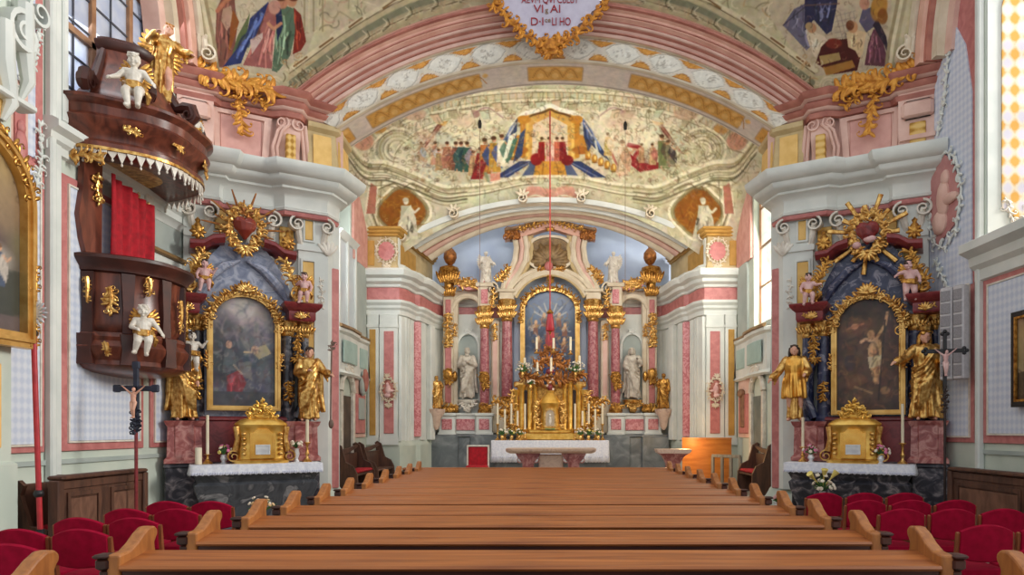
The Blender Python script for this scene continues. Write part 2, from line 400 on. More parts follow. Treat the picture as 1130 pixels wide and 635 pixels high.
# ---- chancel vault fresco (design sheet measured off the photograph)
def paint_chancel():
    c = Canvas(360, 80, 860, 330, 2, (206, 200, 178), 4)
    c.grain(16, 30); c.grain(10, 9)
    G, K, W, P, T = (150, 150, 118), (122, 108, 80), (238, 230, 208), (222, 168, 146), (176, 164, 126)
    # painted architecture: balustrades following the oval
    for (r, dy) in ((1.0, 0), (.86, 9), (1.14, -9)):
        pts = [(607+200*r*math.sin(a), 172-62*r*math.cos(a)+dy*.2) for a in np.linspace(-1.5, 1.5, 30)]
        c.line(pts, 3.2, W, .75); c.line([(x, y+2.4) for x, y in pts], 1.1, K, .7); c.line([(x, y-2.2) for x, y in pts], .8, G, .8)
    for k in range(2):
        for a in np.linspace(-1.25, 1.25, 64):
            r = .93+.14*k; x, y = 607+200*r*math.sin(a), 172-62*r*math.cos(a)
            c.line([(x, y-3.4), (x+.4, y+3.4)], 1.3, (224, 186, 140) if k else W, .85); c.line([(x+1.4, y-3.4), (x+1.8, y+3.4)], .8, K, .7)
    c.scribble(400, 88, 820, 150, 420, [G, K, W, T, (232, 214, 180), P, (196, 206, 190)], 12, 1.1, .6)
    c.scribble(395, 140, 820, 215, 330, [W, (232, 224, 196), T, (226, 206, 170), (198, 204, 180)], 14, 1.5, .55, .7)
    for sg in (-1, 1):   # big scrolls and side shells
        cx = 607+sg*168
        for r in (26, 20, 14, 9): c.curve([(cx+sg*r*math.cos(t), 165+r*.9*math.sin(t)) for t in np.linspace(-2.4, 1.6, 9)], 2.2, W if r % 4 else T, .85)
        for r in (23, 16, 11): c.curve([(cx+sg*r*math.cos(t), 165+r*.9*math.sin(t)) for t in np.linspace(-2.4, 1.6, 9)], 1.0, K, .7)
        c.ell(607+sg*188, 143, 7, 4, (206, 150, 78), .9, .3*sg)
        c.poly([(607+sg*147, 170), (607+sg*140, 166), (607+sg*118, 138), (607+sg*122, 134)], (150, 96, 84)); c.line([(607+sg*144, 168), (607+sg*121, 137)], 1, (202, 150, 130))
        c.poly([(607+sg*126, 136), (607+sg*112, 133), (607+sg*116, 140)], (222, 168, 90))
        c.ell(607+sg*70, 128, 18, 9, (238, 226, 204), .8); c.curve([(607+sg*88, 128), (607+sg*70, 119), (607+sg*52, 130)], 2, (160, 116, 130), .6)
        c.ell(607+sg*92, 148, 26, 16, (240, 230, 206), .7); c.ell(607+sg*84, 126, 6, 4, (168, 120, 120), .7)
    for k in range(26):   # painted consoles, pilasters and cornices receding into the heaven
        x = 400+k*16.5+c.rs.uniform(-4, 4); y = 108+abs(x-607)*.13+c.rs.uniform(-6, 6); d_ = (607-x)*.05
        c.poly([(x-5, y), (x+5, y-1), (x+4+d_, y+9), (x-4+d_, y+10)], ((198, 206, 186), (222, 190, 164), (186, 176, 146), (232, 224, 202))[k % 4], .8); c.line([(x-5, y), (x+5, y-1)], 1.4, K, .7); c.line([(x-4+d_, y+10), (x+4+d_, y+9)], 1.1, W, .8); c.line([(x+5, y-1), (x+4+d_, y+9)], .9, (110, 98, 70), .7)
    for k in range(16):
        a = c.rs.uniform(-1.2, 1.2); r = c.rs.uniform(.6, .95); x, y = 607+200*r*math.sin(a), 176-62*r*math.cos(a); c.ell(x, y, c.rs.uniform(6, 15), c.rs.uniform(3, 7), ((236, 228, 210), (196, 204, 192), (226, 196, 176), (214, 206, 176))[k % 4], .6, c.rs.uniform(-.5, .5), .6)
    # throne canopy
    c.poly([(574, 136), (580, 128), (600, 122), (607, 118), (614, 122), (634, 128), (640, 136), (636, 176), (578, 176)], (226, 176, 92))
    c.curve([(566, 138), (578, 126), (594, 122), (607, 117), (620, 122), (636, 126), (648, 138)], 5, (240, 236, 226))
    c.curve([(574, 138), (586, 128), (600, 124), (607, 121), (614, 124), (628, 128), (640, 138)], 2.6, (120, 84, 50), .9)
    c.poly([(588, 138), (607, 128), (626, 138), (627, 172), (587, 172)], (226, 206, 178)); c.scribble(590, 136, 625, 150, 30, [(240, 220, 190), (206, 150, 120), (190, 196, 180)], 6, 1.2, .7)
    for sg in (-1, 1):
        for q, w in ((30, 6), (25, 3)): c.line([(607+sg*q, 132), (607+sg*q, 172)], w, (206, 142, 48) if w > 4 else (240, 196, 100))
        c.ell(607+sg*29, 132, 7, 4, (216, 150, 54)); c.ell(607+sg*34, 158, 6, 8, (214, 148, 56)); c.ell(607+sg*34, 166, 9, 4, (190, 120, 44))
        B = [(607+sg*36, 130), (607+sg*42, 140), (607+sg*50, 152), (607+sg*66, 178), (607+sg*58, 172), (607+sg*46, 160), (607+sg*42, 168), (607+sg*37, 150)]
        c.poly(B, (66, 80, 124)); c.folds([B[0], B[1], B[3], B[5]], (88, 104, 150), 5, 1.4, .8)
        c.line([(607+sg*38, 136), (607+sg*46, 150)], 2, (196, 200, 214)); c.line([(607+sg*50, 156), (607+sg*54, 176)], 2.5, (206, 206, 200))
        for k in range(5):   # gilded stair balusters
            x, y = 607+sg*(42+k*7), 172+k*3.4
            c.ell(x, y, 3, 4.4, (202, 140, 52)); c.ell(x+.8, y-1, 1.1, 2.4, (246, 208, 120)); c.line([(x-2.4, y+4), (x+2.4, y+4)], 1.2, (116, 72, 34))
        c.poly([(607+sg*18, 178), (607+sg*34, 178), (607+sg*62, 196), (607+sg*46, 196)], (64, 78, 130)); c.line([(607+sg*24, 180), (607+sg*52, 195)], 1.5, (120, 134, 176))
        c.poly([(607+sg*12, 180), (607+sg*22, 180), (607+sg*32, 196), (607+sg*18, 196)], (96, 108, 146))
    c.poly([(592, 178), (622, 178), (626, 196), (588, 196)], (220, 158, 58)); c.line([(600, 180), (598, 195)], 1, (150, 96, 40)); c.line([(614, 180), (617, 195)], 1, (150, 96, 40))
    for x, col in ((597, (176, 40, 36)), (607, (226, 160, 150)), (616, (214, 110, 90)), (622, (160, 30, 40))):
        c.fig(x, 178, 27, col, (232, 196, 180) if x == 607 else None, lean=.04*(1 if x < 607 else -1))
    c.ell(592, 176, 6, 6, (170, 34, 34)); c.ell(626, 177, 6, 5, (150, 26, 34))
    # left crowd
    for x, y, h, r, k, ln in ((479, 182, 26, (204, 150, 130), (196, 196, 206), .05), (490, 186, 30, (190, 130, 110), (170, 110, 96), .12), (484, 188, 24, (186, 150, 110), None, .0), (500, 188, 32, (150, 96, 78), (74, 104, 110), .1),
                              (507, 189, 33, (74, 110, 106), (46, 84, 96), .06), (514, 190, 34, (70, 106, 96), (150, 140, 160), .05), (521, 194, 28, (206, 160, 120), None, .05), (527, 198, 36, (166, 50, 52), (200, 120, 80), .1),
                              (535, 192, 40, (196, 120, 50), (80, 96, 150), .0), (546, 190, 40, (206, 156, 66), (98, 110, 160), -.02), (554, 184, 36, (226, 216, 190), (120, 150, 130), .0), (465, 178, 22, (200, 170, 140), (170, 180, 190), .0)):
        c.fig(x, y, h, r, k, lean=ln)
    c.poly([(527, 198), (519, 198), (524, 184), (532, 176), (537, 180), (532, 194)], (158, 40, 46)); c.folds([(524, 180), (536, 178), (530, 197), (520, 197)], (180, 70, 66), 4, 1)
    c.poly([(562, 150), (570, 146), (562, 172), (554, 180)], (226, 230, 216)); c.poly([(566, 154), (572, 152), (564, 176), (558, 180)], (92, 132, 118)); c.poly([(574, 148), (580, 142), (576, 172), (566, 180)], (70, 86, 130))
    c.poly([(541, 192), (552, 190), (552, 202), (541, 203)], (222, 150, 132)); c.line([(540, 203), (536, 192)], 4, (150, 160, 130))
    # right crowd
    c.curve([(694, 160), (706, 164), (700, 176), (714, 186), (730, 180)], 5, (170, 50, 56)); c.curve([(690, 160), (704, 168), (698, 180), (712, 187), (732, 178)], 1.2, (216, 120, 110))
    c.poly([(694, 168), (704, 178), (722, 182), (732, 176), (728, 186), (706, 190), (696, 182)], (172, 48, 54)); c.folds([(694, 168), (730, 176), (728, 186), (700, 186)], (190, 70, 70), 5, 1)
    c.curve([(672, 160), (678, 176), (684, 186)], 3, (196, 120, 116))
    c.fig(687, 194, 40, (226, 196, 168), (214, 170, 140)); c.fig(708, 180, 22, (206, 156, 120), None, arm=-1); c.fig(720, 182, 24, (214, 170, 130), (200, 120, 110)); c.fig(733, 186, 38, (126, 136, 92), (110, 100, 80), lean=-.06); c.fig(741, 184, 30, (140, 134, 110), (90, 84, 86), lean=-.1)
    c.fig(671, 172, 26, (222, 180, 110), (226, 200, 170)); c.ell(690, 150, 30, 10, (240, 230, 208), .45)
    c.scribble(450, 146, 480, 190, 60, [(196, 150, 120), (222, 206, 176), K, (170, 176, 180)], 7, 1.2, .6); c.scribble(734, 150, 790, 190, 90, [W, T, K, (222, 206, 176)], 9, 1.2, .6)
    # lower painted cornice, steps and shell niches
    for sg in (-1, 1):
        for q, (w, col) in enumerate(((6, W), (2.4, T), (1.4, K), (5, (222, 212, 184)), (1.2, G), (3, W), (1.4, K))):
            o = q*3.1
            c.curve([(607+sg*228, 150+o), (607+sg*206, 176+o), (607+sg*180, 180+o*.9), (607+sg*150, 192+o*.8), (607+sg*120, 206+o*.7), (607+sg*96, 206+o*.6), (607+sg*70, 204+o*.5), (607+sg*30, 197+o*.4), (607, 196+o*.4)], w, col, .9)
        # niche with grisaille figure
        nx = 607+sg*163
        c.poly([(nx-30, 200), (nx+30, 200), (nx+34, 262), (nx-34, 262)], (206, 196, 166)); c.scribble(nx-36, 196, nx+36, 264, 90, [W, G, K, T], 10, 1.3, .6, .8)
        for w, col in ((31, W), (28, T), (25.5, (150, 128, 92)), (24, (170, 108, 34))):
            c.poly([(nx+w*math.cos(t)*(1+.07*math.cos(4*t)), 234+w*.98*math.sin(t)*(1+.07*math.cos(4*t))) for t in np.linspace(0, 2*PI, 40)], col)
        c.scribble(nx-18, 214, nx+18, 250, 30, [(196, 138, 50), (140, 84, 28), (210, 160, 80)], 12, 1.4, .6)
        fx = nx-sg*4 if sg < 0 else nx+6
        c.fig(fx, 262, 44, (196, 190, 172), (222, 216, 198), (226, 220, 204), (200, 192, 172)); c.poly([(fx-12, 264), (fx+13, 264), (fx+11, 240), (fx+2, 232), (fx-8, 244)], (214, 208, 190)); c.folds([(fx-7, 240), (fx+9, 238), (fx+12, 262), (fx-10, 262)], (180, 172, 152), 6, 1.4, .8)
        for k in range(3): c.curve([(nx+sg*(34-k*4), 210), (nx+sg*(38-k*4), 230), (nx+sg*(30-k*3), 256), (nx+sg*(40-k*3), 266)], 2.4-.5*k, (W, K, T)[k], .9)
        c.curve([(nx-26, 206), (nx-10, 199), (nx, 204), (nx+10, 199), (nx+26, 206)], 4, W); c.curve([(nx-26, 209), (nx-10, 203), (nx, 208), (nx+10, 203), (nx+26, 209)], 1.2, K)
        c.poly([(607+sg*203, 236), (607+sg*193, 236), (607+sg*191, 206), (607+sg*198, 202)], (196, 128, 112)); c.line([(607+sg*204, 238), (607+sg*199, 200)], 1.6, W); c.line([(607+sg*192, 238), (607+sg*190, 204)], 1.6, W); c.line([(607+sg*189, 240), (607+sg*186, 200)], 1, K)
        c.ell(607+sg*206, 156, 10, 9, (220, 150, 132), .8)
    c.poly([(582, 206), (632, 206), (642, 222), (572, 222)], (222, 164, 150)); c.curve([(572, 224), (590, 216), (607, 220), (624, 216), (642, 224)], 2.2, W)
    c.ell(607, 203, 12, 5, (206, 206, 180), .9); c.scribble(575, 198, 640, 222, 50, [W, P, K, (206, 130, 118)], 7, 1, .6)
    c.scribble(455, 140, 545, 200, 260, [(110, 80, 56), (206, 170, 136), (236, 222, 196), (140, 96, 84), (90, 96, 104), (190, 140, 90)], 5, .9, .6, .9)
    c.scribble(668, 140, 760, 200, 260, [(110, 80, 56), (206, 170, 136), (236, 222, 196), (150, 90, 80), (120, 110, 80), (216, 160, 130)], 5, .9, .6, .9)
    c.scribble(560, 120, 655, 200, 170, [(110, 76, 46), (236, 206, 140), (200, 150, 80), (150, 60, 50), (80, 90, 130)], 4, .9, .5, .9)
    c.scribble(370, 92, 850, 320, 700, [(120, 104, 74), (234, 222, 192), (160, 140, 106), (204, 170, 146), (150, 156, 128)], 7, .9, .5, .8)
    
    for sg in (-1, 1):
        for o, w, col in ((0, 1.6, (110, 100, 74)), (7, 1.4, (128, 116, 86)), (13, 2.2, (96, 90, 66)), (19, 1.2, (140, 126, 96))):
            c.curve([(607+sg*226, 158+o), (607+sg*204, 184+o), (607+sg*178, 188+o*.9), (607+sg*148, 200+o*.8), (607+sg*118, 213+o*.7), (607+sg*92, 212+o*.6)], w, col, .75)
        for k in range(9): c.line([(607+sg*(150+k*7), 126+k*4.5), (607+sg*(176+k*5), 104+k*5)], 1, (128, 116, 84), .55); c.line([(607+sg*(96+k*9), 112+k*1.2), (607+sg*(90+k*11), 100+k*2)], 1.1, (206, 150, 110) if k % 2 else (120, 108, 76), .6)
        c.ell(607+sg*150, 126, 12, 6, (206, 168, 150), .7); c.ell(607+sg*120, 106, 16, 6, (196, 204, 186), .6)
    c.scribble(375, 92, 845, 215, 500, [(96, 84, 58), (120, 108, 76), (150, 110, 90), (104, 112, 92)], 9, 1.2, .5, .9); c.blur(1); c.tone(.78, (.91, .905, .865)); c.a = np.clip(.5+(c.a-.5)*1.3-.03, 0, 1); c.grain(10, 4)
    return c

# ---- nave pendentive frescoes
def pend_frame(c, sg):
    X = lambda x: x if sg < 0 else 1214+4-x
    W, K, G, T = (226, 214, 186), (120, 100, 72), (160, 158, 134), (196, 180, 142)
    # painted scroll band along the big arch
    A = [(306, 104), (300, 92), (318, 78), (345, 58), (375, 36), (410, 14), (450, -6), (500, -20)]
    for o, w, col in ((0, 5, W), (3.4, 1.3, K), (7, 6, (206, 192, 160)), (13, 8, (148, 150, 128)), (18, 3, (190, 176, 146)), (21, 1.2, K), (26, 6, (196, 184, 152)), (31, 1.2, (150, 120, 96))):
        c.curve([(X(x+o*.35), y+o) for x, y in A[2:]], w, col)
    for k in range(9):   # stucco-like acanthus painted inside the band
        t = k/8; i = 2+t*4.99; j = int(i); f = i-j; x, y = A[j][0]*(1-f)+A[j+1][0]*f, A[j][1]*(1-f)+A[j+1][1]*f
        for q in range(4): c.curve([(X(x+6+q*2), y+22+q), (X(x+12+q*3), y+14+q*2), (X(x+8+q*5), y+9)], 1.4, ((232, 222, 196), (96, 88, 66), (186, 164, 130), (206, 176, 146))[q], .8)
    for i in range(2, len(A)-1):
        x, y = (A[i][0]+A[i+1][0])/2, (A[i][1]+A[i+1][1])/2; c.line([(X(x-7), y+5), (X(x+7), y-5)], 2.4, (150, 112, 72))
    c.ell(X(303), 95, 11, 11, (206, 196, 168)); c.ell(X(303), 95, 11.5, 11.5, K, .0)
    for r in (10, 7, 4): c.curve([(X(303)+r*math.cos(t), 95+r*math.sin(t)) for t in np.linspace(0, 5.5, 10)], 2.4 if r > 5 else 1.6, W if r != 6 else K)
    c.scribble(min(X(312), X(345)), 62, max(X(312), X(345)), 104, 40, [(206, 160, 110), W, K, T], 10, 1.6, .7, .8)
    # ledge below the picture
    c.poly([(X(230), 72), (X(252), 76), (X(300), 84), (X(300), 96), (X(250), 90), (X(228), 84)], (206, 196, 168)); c.line([(X(232), 74), (X(300), 86)], 2, W); c.line([(X(232), 79), (X(300), 91)], 1, K)
    # rib side strip
    for o, col in ((0, (214, 204, 178)), (5, (190, 178, 150)), (9, (226, 216, 192)), (13, (176, 160, 130))):
        c.curve([(X(228+o), 82), (X(224+o), 50), (X(218+o), 20), (X(208+o), -30)], 4, col)
def paint_left():
    c = Canvas(180, -60, 520, 130, 3, (208, 198, 172), 7); c.grain(14, 18)
    c.scribble(330, -60, 520, 40, 160, [(176, 166, 136), (232, 220, 194), (140, 134, 112), (206, 160, 140)], 16, 1.8, .7, .5)
    c.poly([(238, -60), (330, -60), (352, 20), (338, 60), (300, 84), (240, 78)], (204, 192, 172)); c.scribble(258, -60, 300, 70, 40, [(226, 218, 200), (176, 164, 140)], 14, 1.2, .6)
    for k in range(5): c.line([(336+k*5, -40), (336+k*5, 34+k*0)], 2.2, (214, 204, 176) if k % 2 else (170, 156, 124), .9)
    # figures
    c.poly([(236, 80), (239, 10), (248, -10), (258, -8), (262, 30), (258, 60), (246, 80)], (150, 96, 86)); c.folds([(240, 0), (258, 0), (250, 78), (237, 78)], (160, 100, 92), 7, 1.4, .7)
    c.poly([(246, 10), (255, 6), (258, 24), (250, 34), (244, 22)], (196, 158, 140)); c.poly([(257, 10), (264, 24), (258, 44), (252, 60), (254, 30)], (170, 100, 40))
    c.line([(240, 12), (248, 2), (256, -4)], 5, (206, 130, 100)); c.ell(252, -10, 5, 6, (206, 150, 122))
    c.poly([(262, 40), (276, 14), (270, 54), (252, 74)], (110, 126, 84))
    c.poly([(246, 74), (252, 66), (272, 40), (276, 20), (296, 2), (302, 14), (294, 34), (276, 44), (266, 70)], (54, 68, 140)); c.folds([(276, 22), (298, 4), (266, 70), (250, 72)], (88, 108, 180), 7, 1.6, .8)
    c.poly([(268, 72), (280, 46), (290, 22), (296, 4), (304, 2), (306, 20), (302, 44), (300, 76)], (176, 106, 108)); c.folds([(290, 20), (305, 16), (300, 76), (270, 72)], (196, 126, 122), 7, 1.4, .7)
    c.poly([(276, 44), (290, 36), (290, 42), (278, 60)], (206, 180, 182))
    c.poly([(300, 78), (304, 40), (306, 16), (314, 6), (326, 10), (326, 36), (320, 62), (306, 80)], (104, 132, 112)); c.folds([(307, 16), (325, 12), (318, 64), (302, 78)], (128, 158, 136), 6, 1.5, .8)
    c.poly([(324, 8), (332, 16), (338, 46), (332, 56), (323, 60), (326, 30)], (160, 56, 38)); c.folds([(325, 12), (333, 20), (335, 50), (325, 56)], (180, 74, 50), 4, 1.2, .8)
    c.poly([(304, 10), (310, 6), (312, 30), (306, 46)], (44, 56, 110))
    c.line([(296, 26), (302, 32), (310, 26)], 4, (214, 150, 118)); c.ell(312, 3, 5, 6, (206, 140, 110)); c.ell(322, 1, 5, 6, (210, 150, 116)); c.ell(324, -3, 5, 4, (130, 70, 40)); c.ell(303, 8, 6, 7, (206, 150, 140)); c.ell(310, -3, 5, 4, (120, 76, 50))
    c.scribble(235, -10, 340, 80, 120, [(70, 60, 70), (226, 190, 170), (120, 80, 70), (150, 140, 120)], 6, 1, .4); pend_frame(c, -1); c.blur(1); c.tone(.74, (.9, .88, .83)); c.a = np.clip(.5+(c.a-.5)*1.25-.03, 0, 1); c.grain(7, 4); return c
def paint_right():
    c = Canvas(700, -60, 1040, 130, 3, (206, 194, 166), 9); c.grain(14, 18)
    c.scribble(700, -60, 870, 40, 170, [(176, 164, 132), (232, 220, 194), (140, 130, 104), (206, 170, 120)], 16, 1.8, .7, .5)
    c.poly([(862, -60), (985, -60), (982, 80), (900, 84), (872, 50), (850, 20)], (204, 188, 168))
    c.poly([(864, 28), (876, 10), (888, 4), (888, 34), (896, 50), (890, 56)], (120, 116, 150)); c.folds([(876, 8), (888, 4), (894, 52), (868, 28)], (136, 134, 168), 5, 1.4, .7)
    c.poly([(888, -30), (924, -30), (924, 4), (918, 34), (912, 38), (898, 22), (888, 34)], (66, 66, 110)); c.folds([(898, 4), (922, 2), (916, 36), (900, 24)], (110, 116, 160), 8, 1.6, .8)
    c.line([(888, 6), (926, 4)], 1.6, (130, 100, 96)); c.line([(864, 28), (888, 8)], 1.2, (80, 70, 90))
    for k in range(5): c.line([(922+k*5, 14), (930+k*4, 44)], .8, (150, 140, 140)); c.line([(922, 18+k*6), (944, 12+k*7)], .8, (150, 140, 140))
    c.poly([(922, 44), (940, 42), (950, 60), (946, 78), (920, 82), (900, 70), (908, 46)], (110, 44, 34)); c.ell(920, 48, 8, 5, (150, 60, 40))
    c.poly([(890, 40), (896, 34), (910, 40), (914, 44), (904, 54), (900, 66), (894, 52)], (224, 206, 186)); c.folds([(892, 38), (910, 42), (902, 64), (894, 52)], (206, 180, 160), 5, 1.2, .7); c.ell(896, 31, 4.4, 5, (206, 150, 116)); c.ell(893, 29, 4, 4, (190, 160, 120))
    c.poly([(904, 62), (926, 58), (928, 66), (906, 72)], (190, 160, 104)); c.poly([(908, 74), (940, 66), (944, 74), (912, 84)], (196, 140, 66)); c.line([(910, 74), (940, 66)], 1.2, (110, 66, 30))
    c.poly([(934, 36), (944, 32), (956, 36), (952, 60), (948, 64), (944, 56), (936, 52)], (226, 196, 160)); c.folds([(936, 36), (954, 36), (950, 60), (938, 52)], (206, 166, 130), 5, 1.2, .7); c.ell(941, 30, 5, 6, (212, 160, 120)); c.ell(938, 28, 4, 5, (140, 84, 50))
    c.poly([(948, 24), (952, 10), (962, 8), (968, 22), (964, 30), (956, 36)], (110, 104, 140)); c.ell(954, 4, 5, 6, (210, 150, 130))
    c.poly([(954, 72), (958, 48), (964, 32), (972, 36), (978, 60), (982, 74)], (124, 74, 96)); c.folds([(960, 36), (972, 36), (980, 72), (956, 72)], (146, 92, 116), 6, 1.5, .7); c.poly([(963, 28), (968, 20), (978, 40), (983, 72), (976, 50)], (70, 56, 80))
    c.ell(970, 8, 8, 14, (206, 140, 40), .8, .2); c.ell(974, 18, 5, 8, (160, 96, 30), .8)
    c.scribble(862, -10, 982, 80, 140, [(60, 46, 56), (226, 190, 160), (120, 80, 60), (150, 130, 120)], 6, 1, .4); pend_frame(c, 1); c.blur(1); c.tone(.74, (.9, .88, .83)); c.a = np.clip(.5+(c.a-.5)*1.25-.03, 0, 1); c.grain(7, 4); return c
def paint_altarpiece(kind):
    """dark baroque canvases, coordinates 0..60 x 0..100 (y down)"""
    if kind == 'left':
        c = Canvas(0, 0, 60, 100, 3, (78, 80, 88), 3); c.grain(26, 16)
        c.ell(30, 22, 18, 16, (176, 160, 160), .8, soft=.9); c.ell(28, 12, 10, 7, (206, 196, 190), .7, soft=.8); c.ell(46, 36, 14, 8, (96, 98, 108), .8, soft=.7); c.ell(12, 48, 12, 22, (56, 60, 70), .7, soft=.7)
        c.scribble(2, 6, 58, 50, 60, [(150, 140, 146), (104, 104, 116), (180, 160, 150)], 14, 2.2, .3)
        c.poly([(36, 48), (50, 42), (56, 50), (44, 56)], (190, 170, 130), .8); c.ell(40, 47, 3, 3, (206, 170, 140)); c.line([(30, 50), (42, 50)], 2, (206, 176, 140)); c.poly([(24, 60), (36, 58), (38, 76), (28, 72)], (120, 116, 112), .8)
        c.poly([(14, 72), (26, 66), (32, 78), (28, 86), (14, 86)], (128, 40, 50)); c.folds([(15, 72), (26, 68), (28, 86), (15, 86)], (150, 56, 64), 5, 1.2, .7); c.ell(16, 44, 2.6, 3.2, (196, 156, 130)); c.poly([(12, 48), (20, 48), (24, 66), (10, 70)], (86, 92, 96)); c.line([(20, 62), (28, 70)], 1.6, (190, 170, 150))
        c.poly([(0, 86), (60, 86), (60, 100), (0, 100)], (58, 58, 62), .7); c.scribble(2, 30, 58, 96, 130, [(56, 60, 70), (150, 146, 140), (96, 70, 70), (110, 112, 120)], 6, 1.6, .45, .9); c.grain(12, 5)
    elif kind == 'right':
        c = Canvas(0, 0, 60, 100, 3, (56, 38, 30), 5); c.grain(20, 14)
        c.ell(30, 62, 20, 30, (96, 64, 42), .7, soft=.9); c.ell(18, 24, 12, 6, (120, 80, 54), .6, soft=.8)
        c.poly([(36, 78), (32, 58), (30, 44), (36, 34), (42, 38), (44, 56), (42, 80)], (206, 160, 112)); c.folds([(33, 40), (42, 40), (41, 78), (36, 78)], (170, 116, 76), 4, 1.6, .6); c.line([(38, 36), (46, 24), (48, 14)], 3, (206, 156, 110)); c.line([(34, 38), (28, 36), (24, 38)], 3, (216, 170, 124)); c.ell(33, 32, 3, 3.6, (190, 140, 100))
        c.poly([(30, 52), (44, 50), (43, 60), (32, 62)], (214, 190, 150)); c.ell(18, 24, 3, 2.4, (190, 130, 96)); c.line([(10, 26), (26, 22)], 2, (170, 110, 76))
        c.ell(14, 56, 5, 7, (66, 44, 46)); c.ell(20, 74, 9, 7, (110, 72, 44)); c.ell(47, 72, 6, 9, (90, 50, 38)); c.poly([(8, 84), (30, 74), (48, 78), (52, 92), (12, 94)], (84, 58, 40)); c.line([(18, 78), (34, 84)], 2, (160, 120, 80)); c.ell(46, 82, 4, 3, (150, 110, 76)); c.line([(46, 20), (40, 90)], 1.6, (40, 24, 18))
        c.scribble(2, 10, 58, 96, 130, [(120, 76, 46), (40, 26, 22), (150, 104, 66), (90, 50, 40)], 8, 1.8, .4); c.grain(14, 5)
    elif kind == 'madonna':
        c = Canvas(0, 0, 60, 100, 3, (150, 128, 98), 6); c.grain(20, 18)
        c.poly([(0, 66), (16, 64), (30, 68), (60, 62), (60, 100), (0, 100)], (70, 58, 46)); c.scribble(0, 66, 60, 98, 40, [(96, 80, 60), (50, 42, 36)], 12, 2, .5); c.ell(31, 36, 15, 26, (190, 160, 106), .8, soft=.6)
        c.poly([(24, 56), (26, 34), (29, 24), (34, 24), (38, 36), (39, 58), (31, 62)], (170, 60, 54)); c.poly([(24, 50), (27, 34), (37, 38), (40, 52), (34, 56)], (52, 92, 120)); c.folds([(26, 36), (38, 38), (39, 56), (25, 54)], (70, 110, 140), 4, 1.2, .7)
        c.ell(31, 21, 3, 3.6, (216, 170, 140)); c.ell(31, 19, 4, 3, (190, 130, 50)); c.ell(36, 28, 2.6, 4, (216, 160, 130)); c.line([(28, 10), (34, 10)], 1.4, (206, 160, 70))
    elif kind == 'nave':
        c = Canvas(0, 0, 60, 100, 3, (96, 88, 74), 8); c.grain(24, 18)
        c.ell(24, 16, 26, 18, (190, 160, 110), .8, soft=.8); c.ell(44, 34, 14, 10, (150, 126, 96), .7, soft=.8); c.ell(40, 62, 12, 7, (176, 168, 160), .6, soft=.5); c.poly([(0, 72), (60, 66), (60, 100), (0, 100)], (50, 56, 54), .8); c.poly([(0, 92), (60, 90), (60, 100), (0, 100)], (96, 84, 84)); c.fig(46, 76, 22, (70, 84, 110), (190, 180, 170)); c.fig(18, 84, 40, (110, 60, 50), (60, 70, 96))
    else:
        c = Canvas(0, 0, 60, 100, 3, (52, 66, 92), 11); c.grain(20, 12)
        c.ell(30, 18, 22, 14, (110, 130, 160), .7, soft=.9); c.scribble(4, 4, 56, 96, 90, [(90, 104, 130), (40, 48, 66), (140, 120, 90), (120, 130, 150)], 12, 2, .4)
        for a in np.linspace(-2.6, -.5, 7): c.line([(30+8*math.cos(a), 32+8*math.sin(a)), (30+22*math.cos(a), 32+20*math.sin(a))], 1.6, (206, 200, 186), .8)
        c.ell(30, 60, 16, 20, (40, 52, 80), .8, soft=.6); c.ell(12, 76, 9, 9, (150, 156, 166), .6, soft=.7); c.poly([(10, 84), (22, 70), (26, 58), (22, 80)], (170, 176, 170), .8)
        c.poly([(26, 66), (34, 60), (40, 70), (38, 92), (20, 92)], (40, 64, 116)); c.folds([(26, 66), (38, 66), (38, 92), (22, 92)], (60, 90, 140), 5, 1.4, .7)
        for x, y in ((12, 38), (47, 40), (15, 54), (46, 56), (22, 30), (40, 30)):
            c.ell(x, y, 2.2, 4, (196, 150, 100), .9, .4); c.ell(x+1, y-5, 1.8, 2.2, (206, 166, 126)); c.line([(x-5, y-1), (x, y+1), (x+5, y-3)], 1.4, (150, 104, 56)); c.poly([(x-2, y+1), (x+3, y), (x+4, y+8), (x-3, y+7)], (120, 72, 50))
        c.scribble(6, 26, 54, 92, 160, [(176, 130, 70), (214, 208, 196), (34, 40, 60), (90, 110, 140), (150, 96, 60)], 6, 1.5, .6, .9); c.ell(30, 32, 4, 4, (150, 96, 60)); c.poly([(26, 36), (34, 36), (37, 60), (24, 60)], (150, 34, 40)); c.folds([(26, 36), (34, 36), (37, 60), (24, 60)], (170, 46, 50), 4, 1.4, .7)
    return c
PAINTS = {}
def canvas_lin(kind, u, v):
    """u,v in 0..1 (v up) -> linear colours"""
    if kind not in PAINTS: PAINTS[kind] = paint_altarpiece(kind)
    return PAINTS[kind].at(np.asarray(u)*60, (1-np.asarray(v))*100)
# ------------------------------------------------------------------ carved ornament helpers (x,z plane, viewer at -y)
def scroll(mb, p, ang, size, curl, r0, y=0.0, n=9, bulge=.5, M=None):
    x, z = p; a = ang; pts, rr = [], []
    for i in range(n):
        t = i/(n-1); pts.append((x, y-bulge*r0*math.sin(PI*t)-r0*.3, z)); rr.append(r0*(1-.62*t)*(.55+.45*math.sin(PI*min(1, t*1.6+.15))))
        st = size/n*(1.5-.9*t); x += math.cos(a)*st; z += math.sin(a)*st; a += curl*(.35+1.5*t)/n*2.2
    mb.tube(pts, rr, 6, M); mb.ell((x, y-r0*.5, z), (r0*.62,)*3, 7, 5, M)
def leaf(mb, p, ang, L, w, y=0.0, M=None, th=.35):
    R = Matrix.Rotation(-ang, 3, 'Y')
    mb.ell((p[0]+math.cos(ang)*L*.5, y-w*.3, p[1]+math.sin(ang)*L*.5), (L*.5, w*th, w*.5), 8, 6, M, R)
